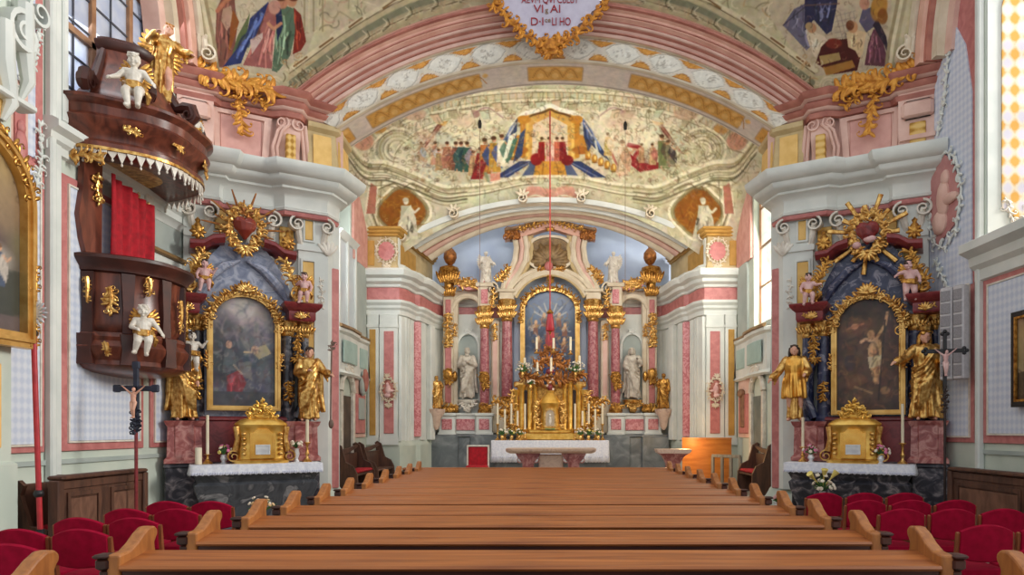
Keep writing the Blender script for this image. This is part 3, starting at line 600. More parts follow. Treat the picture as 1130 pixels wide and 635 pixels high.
def rocaille(mb, path, w, n, seed=0, y=0.0, M=None, both=True, r=.16, lead=True):
    """foliate scrollwork growing along a path of (x,z) points"""
    rs = random.Random(seed); P = [Vector(p) for p in path]
    seg = [(P[i+1]-P[i]).length for i in range(len(P)-1)]; T = sum(seg) or 1
    for k in range(n):
        d = T*(k+.5)/n; i = 0
        while i < len(seg)-1 and d > seg[i]: d -= seg[i]; i += 1
        p = P[i]+(P[i+1]-P[i])*(d/max(seg[i], 1e-6)); t = math.atan2(P[i+1].y-P[i].y, P[i+1].x-P[i].x)
        s = 1 if (k % 2 == 0 or not both) else -1
        scroll(mb, (p.x, p.y), t+s*rs.uniform(.5, 1.0), w*rs.uniform(.9, 1.4), s*rs.uniform(1.6, 2.6)*(1 if rs.random() < .75 else -1), w*r*rs.uniform(.8, 1.2), y, M=M)
        for q in range(2): leaf(mb, (p.x, p.y), t+s*rs.uniform(.2, 1.7)*(1 if q else -1), w*rs.uniform(.5, .9), w*.3, y, M)
    if lead:
        mb.tube([(p.x, y-.2*w*r, p.y) for p in P], w*r*.75, 6, M)
def shell(mb, c, R, n, a0, a1, y=0.0, M=None):
    for i in range(n):
        a = a0+(a1-a0)*i/(n-1); leaf(mb, c, a, R*(.85+.15*(i % 2)), R*.3, y, M, .45)
    mb.ell((c[0], y-R*.12, c[1]), (R*.2, R*.2, R*.2), 8, 6, M)
def volute(mb, c, R, turns, y0, y1, M=None, hand=1, th=.22, n=26):
    """spiral scroll band extruded y0..y1 around c in the x,z plane"""
    out, inn = [], []
    for i in range(n):
        t = i/(n-1); a = PI/2+hand*turns*2*PI*t; r = R*(1-.78*t)
        out.append((c[0]+r*math.cos(a), c[1]+r*math.sin(a))); r2 = r-R*th*(1-.5*t)
        inn.append((c[0]+r2*math.cos(a), c[1]+r2*math.sin(a)))
    rings = [[(o[0], y0, o[1]), (o[0], y1, o[1]), (q[0], y1, q[1]), (q[0], y0, q[1])] for o, q in zip(out, inn)]
    mb.loft(rings, M=M)
def console(mb, x, w, z0, z1, out, y, M=None):
    """S-scroll bracket seen from the front: body strip plus side volutes at top and bottom"""
    prof = []
    for i in range(13):
        t = i/12; prof.append((y-out*(.25+.75*(math.sin(t*PI*.5)**1.5))-.03*math.sin(t*PI*4), z0+(z1-z0)*t))
    poly = prof+[(y, z1), (y, z0)]
    mb.prism(poly, x-w/2, x+w/2, M, 'x')
    R = w*.42
    for s in (-1, 1):
        volute(mb, (x+s*w*.42, z1-R*.6), R, 1.4, y-out-.02, y-out*.3, M, s); volute(mb, (x+s*w*.3, z0+R*.5), R*.6, 1.2, y-out*.35, y, M, -s)

# ------------------------------------------------------------------ sides: +1 mirrored to the right
NV = {-1: Matrix.Identity(4), 1: Matrix.Translation((.2, 0, 0)) @ mirM()}
CH = {-1: Matrix.Identity(4), 1: Matrix.Translation((.1, 0, 0)) @ mirM()}
SN = {-1: 'left', 1: 'right'}
AL = frameM((-5.2, 11.55, 0), PI/6)                  # local frame of the diagonal altar bay on the left
TN = [0]
def trim(mb, mat, smooth=None):
    TN[0] += 1; return struct('trim_%d' % TN[0], mb, mat, smooth)
XW = -6.2

# ---- floors
m = MB(); m.bb(-6.6, 6.8, -1.5, 14.2, -.1, 0); FLOORM = marble('stone_floor', [(.3, rgb(150, 142, 130)), (.5, rgb(176, 168, 154)), (.7, rgb(160, 150, 138))], 2, .45); struct('floor', m, FLOORM)
m = MB(); m.bb(-5.2, 5.4, 14.2, 21.3, -.1, .3); m.bb(-5.2, 5.4, 13.9, 14.2, -.1, .15); struct('floor_chancel', m, FLOORM)

# ---- nave side walls (openings left for the windows)
m = MB()
m.bb(-6.6, XW, -1.5, 11.8, 0, 5.45); m.bb(-6.6, XW, -1.5, 3.0, 5.45, 9.0); m.bb(-6.6, XW, 6.5, 8.72, 5.45, 9.0); m.bb(-6.6, XW, 11.1, 11.8, 5.45, 9.0); m.bb(-6.6, XW, 3.0, 6.5, 8.4, 9.0); m.bb(-6.75, -6.6, 8.7, 11.1, 9.0, 9.3)
struct('wall_left', m, GREENW)
XR = 6.4
m = MB()
m.bb(XR, 7.4, -1.5, 11.8, 0, 4.15); m.bb(XR, 7.4, 10.0, 11.8, 4.15, 9.2); m.bb(XR, 7.4, -1.5, .5, 4.15, 9.2); m.bb(XR, 7.4, 3.4, 5.2, 4.15, 9.2)
struct('wall_right', m, GREENW)
# ---- diagonal piers with their inner returns
for s in (-1, 1):
    m = MB(NV[s]); pl = [(-6.2, 11.47), (-4.12, 12.67), (-3.98, 12.85), (-4.2, 13.45), (-4.98, 13.62)]
    m.sweep(pl, [(0, 0), (0, 7.75)]); m.sweep([(-6.7, 11.47)]+[(-6.7, 14.0)]+[(-4.98, 14.0)], [(0, 0), (0, 7.75)])
    struct('wall_pier_'+SN[s], m, WHITE, False)
    # plinth
    m = MB(NV[s]); m.sweep(pl, [(0, 0), (.16, 0), (.16, .35), (.1, .45), (.05, .55), (0, .6)]); trim(m, GREENW)
    A = NV[s] @ AL
    # lower pilasters: body, ochre panel, rose strip
    m = MB(A); m.bb(.93, 1.45, .3, .5, .6, 5.6); m.bb(-.9, -.45, .3, .5, .6, 5.6); m.bb(.9, 1.48, .27, .5, 4.95, 5.05); m.bb(-.9, -.42, .27, .5, 4.95, 5.05)
    m.prism([(1.44, .3), (1.56, .42), (1.5, .6), (1.4, .6)], .6, 5.6, None, 'z'); trim(m, WHITE)
    m = MB(A); m.bb(1.0, 1.2, .285, .32, 2.35, 4.75, .012); m.bb(1.04, 1.18, .285, .32, 5.15, 5.5, .01); m.bb(-.72, -.52, .285, .32, 4.15, 4.8, .012); m.bb(-.42, -.24, .4, .45, 5.15, 5.5, .012); trim(m, OCHRE)
    m = MB(NV[s]); m.sweep([(-4.1, 12.655), (-3.99, 12.8)], [(0, .6), (.02, .62), (.02, 4.7), (0, 4.72)]); trim(m, PINK)
    m = MB(A); m.frame([(.97, 2.3), (1.23, 2.3), (1.23, 4.8), (.97, 4.8)], [(1.0, 2.34), (1.2, 2.34), (1.2, 4.76), (1.0, 4.76)], .27, .3); m.frame([(1.01, 5.11), (1.21, 5.11), (1.21, 5.54), (1.01, 5.54)], [(1.04, 5.14), (1.18, 5.14), (1.18, 5.51), (1.04, 5.51)], .27, .3); trim(m, WHITE)
    # capitals: fan volutes and lattice
    m = MB(A)
    for x, k in ((-.82, 1), (-.5, -1), (.0, 1), (.5, -1), (.9, 1), (1.42, -1)):
        volute(m, (x, 5.4), .16, 1.5, .18, .42, None, k)
        m.tube([(x, .25, 5.42), (x+k*.04, .3, 5.2), (x+k*.1, .36, 4.95), (x+k*.02, .4, 4.85)], [.05, .06, .045, .02], 8)
    for a in range(7): leaf(m, (.16, 5.05), .35+a*.4, .42, .1, .4)
    for a in range(5): leaf(m, (1.45, 4.9), .9+a*.35, .28, .08, .3)
    rocaille(m, [(1.3, 4.5), (1.34, 4.2), (1.31, 3.9)], .09, 6, 3, .3); trim(m, IVORY)
    m = MB(A); m.bb(-.74, -.48, .36, .43, 4.88, 5.3, .01); m.bb(.62, .86, .36, .43, 4.95, 5.35, .01); trim(m, DIAOCHRE)
    # architrave line and main cornice
    cp = [(-1.15, .3), (-.4, .26), (-.34, .38), (.55, .38), (.7, .22), (1.38, .22), (1.62, .5), (1.55, 1.2)]
    W2 = [(A @ Vector((a, b, 0))) for a, b in cp]
    m = MB(A); m.sweep(cp, [(0, 5.5), (.05, 5.52), (.07, 5.58), (0, 5.6)]); trim(m, PINK)
    m = MB(A); m.sweep(cp, [(0, 5.58), (.07, 5.6), (.085, 5.64), (.06, 5.66), (.06, 5.82), (.09, 5.88), (.16, 5.93), (.2, 5.95), (.2, 5.99), (.32, 6.03), (.36, 6.08), (.37, 6.13), (.43, 6.15), (.49, 6.21), (.52, 6.3), (.52, 6.345), (0, 6.37)]); trim(m, WHITE)
    # attic zone between cornice and arch
    m = MB(A); m.bb(-1.0, -.45, .2, .6, 6.3, 7.4); m.bb(-.55, .5, .36, .6, 6.3, 7.3); m.prism([(-1.0, 6.3), (1.75, 6.3), (1.75, 7.3), (-1.0, 7.3)], .42, .5); trim(m, PINKL)
    m = MB(A); m.frame([(-.42, 6.42), (.42, 6.42), (.48, 7.22), (-.48, 7.22)], [(-.34, 6.5), (.32, 6.5), (.36, 7.15), (-.38, 7.15)], .31, .37)
    for x in (.55, .62): m.tube([(x-.02, .28, 6.36), (x-.06, .24, 6.7), (x+.02, .2, 7.0), (x+.16, .22, 7.16)], .028, 8)
    console(m, .78, .34, 6.38, 7.24, .2, .4)
    for x in (1.0, 1.07): m.tube([(x+.05, .34, 6.36), (x+.02, .32, 6.8), (x-.03, .28, 7.2)], .035, 8)
    m.bb(-.98, -.5, .12, .25, 6.9, 7.2, .05); m.bb(-1.0, -.47, .14, .25, 6.55, 6.62); trim(m, PINKL)
    m = MB(A); m.bb(-.34, .32, .345, .37, 6.5, 7.15, .01); trim(m, mk('rose_panel', rgb(222, 172, 160), rgb(206, 152, 142), 4, .7))
    m = MB(A); m.bb(-.86, -.62, .17, .22, 6.42, 6.84, .01); m.bb(.7, .86, .14, .3, 6.5, 6.95, .01); trim(m, DIAOCHRE)
    ep = [(-1.2, .26), (-.45, .26), (-.36, .38), (.5, .34), (.68, .2), (.92, .2), (1.02, .4), (1.6, .5)]
    m = MB(A); m.sweep(ep, [(0, 7.24), (.06, 7.25), (.08, 7.33), (.03, 7.36), (.12, 7.42), (.15, 7.5), (.09, 7.53), (.2, 7.6), (.24, 7.68), (.18, 7.72), (0, 7.76)]); trim(m, PINKD)
    m = MB(A); m.sweep(ep, [(.02, 7.36), (.06, 7.365), (.1, 7.4), (.11, 7.42), (.03, 7.42)]); m.sweep(ep, [(.05, 7.535), (.11, 7.54), (.17, 7.58), (.06, 7.59)]); trim(m, PINKL)
    # gilded stucco hanging over the attic panel
    m = MB(A); rocaille(m, [(-.75, 7.72), (-.3, 7.62), (.1, 7.66), (.5, 7.62)], .3, 16, 5+s, .12); rocaille(m, [(-.1, 7.6), (-.06, 7.3), (-.02, 7.05), (0, 6.8)], .2, 9, 8+s, .22); shell(m, (-.05, 7.5), .26, 9, .2, PI-.2, .14)
    rocaille(m, [(.1, 7.55), (.4, 7.35)], .16, 4, 2, .2); trim(m, mk('stucco_gold', rgb(222, 160, 66), rgb(186, 120, 44), 12, .45, .45, bmp=.2))

# ---- chancel arch: soffit, ornamented face band, rose mouldings
X0 = .1
def arcband(mb, a, b, n, y):
    """flat band between two arcs at depth y"""
    mb.grid(lambda u, v: (a[int(round(u*n))][0]*(1-v)+b[int(round(u*n))][0]*v, y(v) if callable(y) else y, a[int(round(u*n))][1]*(1-v)+b[int(round(u*n))][1]*v), n, 1)
NA = 360
IN = arc(4.05, 7.28, 8.53, NA, X0); ORN = arc(4.46, 7.46, 9.02, NA, X0); OUT = arc(4.86, 7.72, 9.5, NA, X0); XT = arc(5.1, 7.9, 9.75, NA, X0)
# ornament band painted with white cartouches and ochre scallops (own coordinates: along the arch / across)
cv = Canvas(0, 0, 900, 40, 2, (222, 212, 196), 5); cv.grain(8, 12)
for k in range(-1, 12):
    x = 40+k*82
    cv.poly([(x-27, 5), (x+27, 5), (x+17, 9), (x+9, 14), (x, 17), (x-9, 14), (x-17, 9)], (170, 112, 56)); cv.poly([(x-25, 6), (x+25, 6), (x+15, 9), (x+8, 13), (x, 15.5), (x-8, 13), (x-15, 9)], (220, 156, 72)); cv.poly([(x-20, 36), (x+20, 36), (x+14, 31), (x+6, 28), (x, 27), (x-6, 28), (x-14, 31)], (170, 112, 56)); cv.poly([(x-18, 35), (x+18, 35), (x+12, 31), (x+5, 29), (x, 28), (x-5, 29), (x-12, 31)], (216, 156, 76))
    cv.scribble(x-16, 2, x+16, 14, 26, [(170, 106, 38), (232, 180, 100)], 5, 1, .8); cv.scribble(x-12, 27, x+12, 38, 16, [(170, 106, 38), (232, 180, 100)], 5, 1, .8)
    q = x+41
    pts = [(q-32, 20), (q-20, 10), (q-6, 5), (q+6, 5), (q+20, 10), (q+32, 20), (q+20, 30), (q+6, 35), (q-6, 35), (q-20, 30), (q-32, 20)]
    cv.poly(pts, (232, 228, 216)); cv.line(pts, 1.8, (176, 168, 156)); cv.line([(a+.6, b+1.2) for a, b in pts], .8, (250, 246, 236)); cv.scribble(q-16, 14, q+16, 27, 22, [(150, 142, 130), (248, 246, 238), (170, 160, 146)], 7, 1.3, .8)
cv.line([(0, 1), (900, 1)], 2.6, (206, 196, 176)); cv.line([(0, 38.6), (900, 38.6)], 2.4, (190, 180, 162))
m = MB(); nv = 26; lin_u, lin_v = [], []
for j in range(nv+1):
    for i in range(NA+1):
        v = j/nv; a, b = IN[i], ORN[i]
        m.v.append((a[0]*(1-v)+b[0]*v, 12.62-.06*math.sin(PI*v), a[1]*(1-v)+b[1]*v)); lin_u.append(i/NA*900); lin_v.append(40*(1-v))
w = NA+1; m.f = [(j*w+i, j*w+i+1, (j+1)*w+i+1, (j+1)*w+i) for j in range(nv) for i in range(NA)]
o = paintmesh('trim_arch', m, cv.at(lin_u, lin_v)); TN[0] += 1; o.name = 'trim_%d' % TN[0]; o['kind'] = 'structure'
# soffit with ochre panels
cv = Canvas(0, 0, 900, 40, 2, (228, 216, 206), 6); cv.grain(7, 14)
for a0, a1 in ((60, 300), (395, 505), (600, 840), (-60, 20), (880, 960)):
    cv.poly([(a0, 8), (a1, 8), (a1, 32), (a0, 32)], (176, 124, 60)); cv.poly([(a0+2, 9.5), (a1-2, 9.5), (a1-2, 30.5), (a0+2, 30.5)], (224, 170, 86))
    x = a0+10
    while x < a1-10:
        cv.curve([(x, 26), (x+10, 14), (x+20, 14), (x+30, 26)], 2, (190, 128, 54)); cv.ell(x+15, 24, 6, 4, (238, 194, 118)); cv.ell(x+30, 13, 5, 3, (238, 194, 118)); x += 30
cv.line([(0, 2), (900, 2)], 2, (180, 166, 150)); cv.line([(0, 38), (900, 38)], 2, (180, 166, 150))
m = MB(); lin_u, lin_v = [], []; nv = 20
for j in range(nv+1):
    for i in range(NA+1):
        m.v.append((IN[i][0], 12.6+.85*j/nv, IN[i][1])); lin_u.append(i/NA*900); lin_v.append(40*j/nv)
m.f = [(j*w+i, j*w+i+1, (j+1)*w+i+1, (j+1)*w+i) for j in range(nv) for i in range(NA)]
o = paintmesh('trim_soffit', m, cv.at(lin_u, lin_v)); TN[0] += 1; o.name = 'trim_%d' % TN[0]; o['kind'] = 'structure'
def ringmould(a, b, prof, mat, n=NA, step=4):
    """moulding on an arch: prof = [(v across, y)]"""
    m = MB(); idx = list(range(0, n+1, step))
    rings = [[(a[i][0]*(1-v)+b[i][0]*v, y, a[i][1]*(1-v)+b[i][1]*v) for v, y in prof] for i in idx]
    k = len(prof); m.v = [p for r in rings for p in r]; m.f = [(i*k+j, i*k+j+1, (i+1)*k+j+1, (i+1)*k+j) for i in range(len(idx)-1) for j in range(k-1)]
    return m
trim(ringmould(ORN, OUT, [(-.06, 12.62), (-.04, 12.52), (.06, 12.5), (.1, 12.56), (.3, 12.5), (.34, 12.42), (.4, 12.4)], 0), PINKL)
trim(ringmould(ORN, OUT, [(.4, 12.4), (.46, 12.46), (.52, 12.46)], 0), PINKD)
trim(ringmould(ORN, OUT, [(.52, 12.46), (.6, 12.4), (.76, 12.38), (.82, 12.33)], 0), SALMON)
trim(ringmould(ORN, OUT, [(.82, 12.33), (.86, 12.29), (.93, 12.29), (.97, 12.34)], 0), PINKD)
trim(ringmould(ORN, OUT, [(.97, 12.34), (1.02, 12.3), (1.1, 12.36), (1.12, 12.5)], 0), SALMON)
trim(ringmould(ORN, OUT, [(.09, 12.56), (.11, 12.49), (.14, 12.48), (.15, 12.56)], 0), PINKM)
trim(ringmould(ORN, OUT, [(.28, 12.52), (.3, 12.47), (.335, 12.44), (.35, 12.5)], 0), PINKM)
trim(ringmould(ORN, OUT, [(.63, 12.42), (.64, 12.37), (.67, 12.365), (.68, 12.42)], 0), PINKM)
trim(ringmould(IN, ORN, [(-.02, 12.64), (-.03, 12.56), (.03, 12.54), (.06, 12.6)], 0), CREAM)
trim(ringmould(IN, ORN, [(.93, 12.6), (.96, 12.54), (1.02, 12.52), (1.04, 12.6)], 0), CREAM)
# springing blocks of the soffit
for s in (-1, 1):
    m = MB(NV[s]); m.sweep([(-4.41, 12.36), (-3.985, 12.64), (-4.0, 13.5)], [(-.1, 6.3), (.12, 6.34), (.1, 6.42), (.04, 6.5), (.0, 6.9), (-.02, 7.16), (.06, 7.22), (.07, 7.3), (-.05, 7.36)]); trim(m, TAN)
    m = MB(NV[s]); m.sweep([(-4.33, 12.41), (-4.06, 12.59)], [(.0, 6.5), (.06, 6.54), (.02, 7.1)]); trim(m, OCHRE); m = MB(NV[s]); m.sweep([(-3.975, 12.74), (-3.995, 13.35)], [(0, 6.52), (.05, 6.54), (.03, 7.08), (0, 7.1)]); trim(m, OCHRE)

# ---- nave vault: painted pendentives, side ribs
for s, cvf in ((-1, paint_left), (1, paint_right)):
    cv = cvf(); MS = NV[s]; nu, nv = 330, 250
    def A_(u):
        i = u*NA/2; k = min(int(i), NA//2-1); f = i-k
        a, b = (OUT[k], OUT[k+1]); x, z = a[0]*(1-f)+b[0]*f, a[1]*(1-f)+b[1]*f
        return Vector((x-.02, 12.44, z+.02))
    def B_(u):
        t = .06+u*1.45; return Vector((-5.86+.0*u, 6.5+4.95*math.cos(t), 7.45+4.6*math.sin(t)))
    m = MB(MS); V = []
    for j in range(nv+1):
        for i in range(nu+1):
            u, v = (i/nu)**1.0*.85, j/nv; p = A_(u)*(1-v)+B_(u)*v; bl = math.sin(PI*v)*(.1+.9*u)
            V.append(p+Vector((-.02, .1, .5))*bl)
    m.v = [tuple(MS @ p) for p in V]; ww = nu+1
    m.f = [(j*ww+i, j*ww+i+1, (j+1)*ww+i+1, (j+1)*ww+i) for j in range(nv) for i in range(nu)]
    P = np.array(m.v); o = paintmesh('ceiling_nave_'+SN[s], m, cv.at(CX+F*P[:, 0]/P[:, 1], CY-F*(P[:, 2]-HC)/P[:, 1])); o['kind'] = 'structure'
    if s == 1: o.data.flip_normals()
    # side rib: alternating stone mouldings following the wall arch
    for (o0, o1, yy, mat) in ((0, .14, -5.8, CREAM), (.12, .22, -5.86, PINKD), (.2, .36, -5.84, SALMON), (.34, .44, -5.9, PINKD), (.42, .6, -5.98, CREAM), (.6, .8, -6.1, PINKL)):
        m = MB(MS); rings = []
        for i in range(44):
            t = .06+i/43*1.3; a, b = 4.98-o0, 4.63-o0; a2, b2 = 4.98-o1, 4.63-o1
            c0 = (6.5+a*math.cos(t)+.0, 7.45+b*math.sin(t)); c1 = (6.5+a2*math.cos(t), 7.45+b2*math.sin(t))
            rings.append([(yy-.25, c0[0]+.05, c0[1]+.05), (yy, c0[0], c0[1]), (yy, c1[0], c1[1]), (yy-.25, c1[0]-.03, c1[1]-.03)])
        m.loft(rings, caps=True); trim(m, mat)
    m = MB(MS @ frameM((-5.86, 11.3, 7.8), .35))
    for k in range(6): m.tube([(-.3+k*.08, .1, 0), (-.34+k*.09, .02, .25), (-.4+k*.1, .0, .42), (-.46+k*.12, -.06, .46)], [.05, .06, .05, .02], 8)
    volute(m, (.16, .14), .15, 1.6, -.12, .1, None, -1); trim(m, CREAM)

# ---- chancel side walls, frontal pilaster walls, apse
def ch_window(s): return s == 1
for s in (-1, 1):
    C = CH[s]
    m = MB(C); xw = -4.85
    m.bb(-5.15, xw, 13.5, 18.2, 0, 4.2); m.bb(-5.15, xw, 16.5, 18.2, 4.2, 9.6); m.bb(-5.15, xw, 13.5, 14.6, 4.2, 9.6); m.bb(-5.15, xw, 14.6, 16.5, 7.6, 9.6)
    struct('wall_chancel_'+SN[s], m, GREENW)
    plan = [(-4.86, 18.0), (-4.0, 18.0), (-3.88, 18.2), (-3.78, 18.9), (-3.66, 19.0), (-3.6, 19.3), (-3.5, 20.2), (-3.3, 20.7), (-2.7, 20.93), (-1.25, 20.93)]
    m = MB(C); m.sweep(plan, [(0, 0), (0, 6.1)], caps=False); m.bb(-4.86, -4.0, 18.01, 18.5, 0, 6.95); struct('wall_apse_'+SN[s], m, WHITE, False)
    m = MB(C); m.sweep(plan, [(0, .3), (.05, .3), (.05, 1.25), (.06, 1.3), (.0, 1.42)], caps=False); trim(m, GREENW)
    fr = plan
    m = MB(C); m.sweep(fr, [(.0, 5.12), (.025, 5.14), (.025, 5.46), (0, 5.48)], caps=False); trim(m, PINK)
    m = MB(C); m.sweep(fr, [(0, 4.72), (.06, 4.74), (.05, 4.86), (.1, 4.92), (.1, 4.98), (.16, 5.05), (.16, 5.12), (0, 5.14)], caps=False)
    m.sweep(fr, [(0, 5.46), (.06, 5.48), (.08, 5.54), (.18, 5.6), (.2, 5.68), (.32, 5.74), (.36, 5.86), (.32, 5.92), (0, 5.96)], caps=False); trim(m, WHITE)
    # frontal pilasters: ochre and rose strips in white frames
    m = MB(C)
    for x0, x1 in ((-4.82, -4.52), (-4.5, -4.02)): m.bb(x0, x1, 17.92, 18.02, 1.4, 4.75, .01); m.bb(x0-.02, x1+.02, 17.9, 18.02, 4.4, 4.48); m.bb(x0-.02, x1+.02, 17.9, 18.02, 1.3, 1.5)
    for x in (-3.98, -3.94): m.tube([(x, 17.98, 1.4), (x, 17.98, 4.7)], .03, 8)
    for q in (18.25, 18.45, 18.65, 18.82): m.tube([(-3.89+(q-18.2)*.14, q, 1.4), (-3.89+(q-18.2)*.14, q, 4.72)], .05, 8)
    trim(m, WHITE)
    m = MB(C); m.bb(-4.76, -4.6, 17.9, 17.95, 1.55, 4.35, .008); trim(m, OCHRED)
    m = MB(C); m.bb(-4.38, -4.12, 17.9, 17.95, 1.6, 4.3, .008); trim(m, PINK)
    m = MB(C @ frameM((-3.72, 18.9, 0), math.radians(35))); m.bb(-.1, .12, -.08, .1, 1.5, 4.7, .02); trim(m, MROSE)
    m = MB(C @ frameM((-3.6, 19.25, 0), math.radians(70)))
    m.bb(-.25, .05, -.06, .1, 1.4, 4.72, .02); m.bb(.35, .6, -.06, .1, 1.4, 4.72, .02); trim(m, WHITE)
    # impost block above the cornice
    ip = [(-4.9, 17.9), (-4.05, 17.9), (-3.62, 20.95)]
    m = MB(C); m.sweep(ip, [(-.05, 5.9), (.04, 5.94), (.0, 6.1), (0, 6.8), (.03, 6.84), (-.05, 6.86)], caps=False); m.bb(-4.9, -4.1, 17.95, 18.6, 6.8, 6.98); trim(m, TAN)
    m = MB(C); m.sweep(ip, [(-.02, 6.78), (.06, 6.8), (.05, 6.85), (.12, 6.88), (.11, 6.93), (.17, 6.96), (.16, 7.02), (-.1, 7.04)], caps=False); trim(m, OCHRED)
    m = MB(C); m.bb(-4.86, -4.62, 17.86, 17.92, 6.02, 6.68, .01); m.sweep([(-4.04, 18.1), (-3.86, 19.4)], [(0, 6.05), (.03, 6.08), (.03, 6.65), (0, 6.68)]); trim(m, OCHRED)
m = MB(); m.bb(-5.2, 5.3, 21.0, 21.2, 0, 9.2); struct('wall_apse', m, BLUEP)
# painted rocaille cartouches on the impost blocks
for s in (-1, 1):
    m = MB(CH[s] @ frameM((-4.3, 17.88, 6.4), 0)); m.lathe([(.0, 0), (.2, 0), (.22, .02), (.0, .05)], n=20, M=Matrix.Rotation(PI/2, 4, 'X'), sy=1.15); trim(m, PINK)
    m = MB(CH[s] @ frameM((-4.3, 17.86, 6.4), 0)); rocaille(m, [(.27*math.cos(t), .32*math.sin(t)) for t in np.linspace(0, 2*PI, 18)], .1, 18, 6, r=.2); shell(m, (0, -.36), .16, 7, -PI+.2, -.2); trim(m, CREAM)

# ---- chancel vault with the painted heaven (sail vault) and the apse arch
cvc = paint_chancel()
def vz(x, y):
    k = .328 if y > 16 else .12
    return 10-.09*x*x-k*(y-16)**2
ys = list(np.linspace(13.43, 15.8, 20))+list(np.linspace(15.82, 18.5, 210)); xs = np.linspace(-4.95, 5.05, 430)
m = MB(); m.v = [(x, y, vz(x, y)) for y in ys for x in xs]; k = len(xs); m.f = [(j*k+i, (j+1)*k+i, (j+1)*k+i+1, j*k+i+1) for j in range(len(ys)-1) for i in range(k-1)]
P = np.array(m.v); o = paintmesh('ceiling_chancel', m, cvc.at(CX+F*P[:, 0]/P[:, 1], CY-F*(P[:, 2]-HC)/P[:, 1])); o['kind'] = 'structure'
a1 = arc(4.05, 6.9, 7.97, 90, .03); a2 = arc(3.47, 6.7, 7.86, 90, .03)
def apsemould(v0, v1, amp, mat, k=5):
    m = MB(); rings = []
    for i in range(91):
        r = []
        for j in range(k+1):
            t = j/k; v = v0+(v1-v0)*t; h = amp*math.sin(PI*t)
            x = a1[i][0]*(1-v)+a2[i][0]*v; z = a1[i][1]*(1-v)+a2[i][1]*v; nx, nz = x/9, 1
            r.append((x*(1-h*.14), 18.3+1.7*v, z-h))
        rings.append(r)
    k1 = k+1; m.v = [p for r in rings for p in r]; m.f = [(i*k1+j, i*k1+j+1, (i+1)*k1+j+1, (i+1)*k1+j) for i in range(90) for j in range(k)]
    trim(m, mat)
apsemould(0, .12, .1, WHITE); apsemould(.12, .17, -.03, OCHRED); apsemould(.17, .3, .07, CREAM); apsemould(.3, .34, -.03, TAN); apsemould(.34, .46, .07, WHITE); apsemould(.46, .5, -.03, TAN); apsemould(.5, .64, .06, CREAM); apsemould(.64, .68, -.02, PINKD); apsemould(.68, .82, .03, PINKL); apsemould(.82, 1.0, .06, CREAM)
for s in (-1, 1):
    m = MB(CH[s])
    for q in (-4.0, -2.6, -.75):
        zc = 7.97-q*q*.067
        volute(m, (q, zc-.02), .16, 1.5, 18.15, 18.35, None, -1)
        for a in range(4): leaf(m, (q, zc+.05), .5+a*.7, .22, .08, 18.25)
    trim(m, CREAM)
# ------------------------------------------------------------------ nave side wall panelling
def wallpanel(MSx, xw, s, y0, y1, z0, z1, fw, arch=False):
    """rose frame with blue stencilled field on a side wall; s=-1 left wall, +1 right wall"""
    e = xw-s*.0; d = -s
    m = MB(); m.bb(e, e+d*.03, y0, y1, z0, z1, .006); trim(m, PINK)
    m = MB(); m.bb(e, e+d*.045, y0+fw, y1-fw, z0+fw, z1-fw, .006); trim(m, DIABLUE)
    m = MB(); t = .025
    for a, b, c, q in ((y0+fw-t, y0+fw, z0+fw-t, z1-fw+t), (y1-fw, y1-fw+t, z0+fw-t, z1-fw+t), (y0+fw, y1-fw, z0+fw-t, z0+fw), (y0+fw, y1-fw, z1-fw, z1-fw+t)): m.bb(e, e+d*.055, a, b, c, q)
    trim(m, IVORY)
wallpanel(0, XW, -1, 8.58, 10.32, 1.42, 4.95, .13)
wallpanel(0, XW, -1, 10.5, 11.36, 1.42, 4.2, .1)
wallpanel(0, XW, -1, 7.55, 8.3, 1.42, 4.9, .1)
m = MB(); m.bb(XW, XW+.02, 7.7, 8.28, 4.9, 7.6); trim(m, PINK)
m = MB(); m.bb(XW, XW+.03, 7.7, 8.15, 4.95, 7.4); trim(m, DIABLUE)
m = MB(); m.bb(XW, XW+.04, 7.74, 8.02, 4.5, 5.75); trim(m, PINKL)
m = MB(); m.bb(XW, XW+.06, 7.8, 7.96, 4.5, 5.5); m.ell((XW+.06, 7.88, 5.2), (.05, .06, .09)); m.ell((XW+.06, 7.88, 4.95), (.06, .09, .25)); m.ell((XW+.06, 7.92, 4.6), (.06, .1, .25)); trim(m, PINK)
# rocaille crest of the bay panel
m = MB(Matrix.Translation((XW+.05, 8.0, 5.0)) @ rotz(PI/2)); rocaille(m, [(-.2, .4), (-.05, .8), (.1, 1.1), (.2, 1.6)], .12, 14, 2); rocaille(m, [(-.25, -.6), (.1, -.5), (.22, 0), (.18, .4)], .12, 14, 4); trim(m, WHITE)
# pilaster strips framing the window bay
m = MB(); m.bb(XW, XW+.1, 8.32, 8.42, 0, 9.0, .02); m.bb(XW, XW+.06, 8.44, 8.56, 0, 9.0, .02); m.bb(XW, XW+.05, 8.6, 8.7, 5.6, 9.0, .02); trim(m, WHITE)
m = MB(); m.bb(XW, XW+.05, 8.42, 8.44, 0, 9); m.bb(XW, XW+.02, 8.56, 8.6, 0, 9); trim(m, GREYP)
# sill cornice below the left window
PROF = [(0, -.32), (.05, -.3), (.05, -.2), (.1, -.16), (.11, -.08), (.2, -.03), (.2, .05), (.12, .09), (0, .1)]
m = MB(); m.sweep([(XW, 8.3), (XW, 11.45)], [(a, 5.45+b) for a, b in PROF]); trim(m, WHITE)
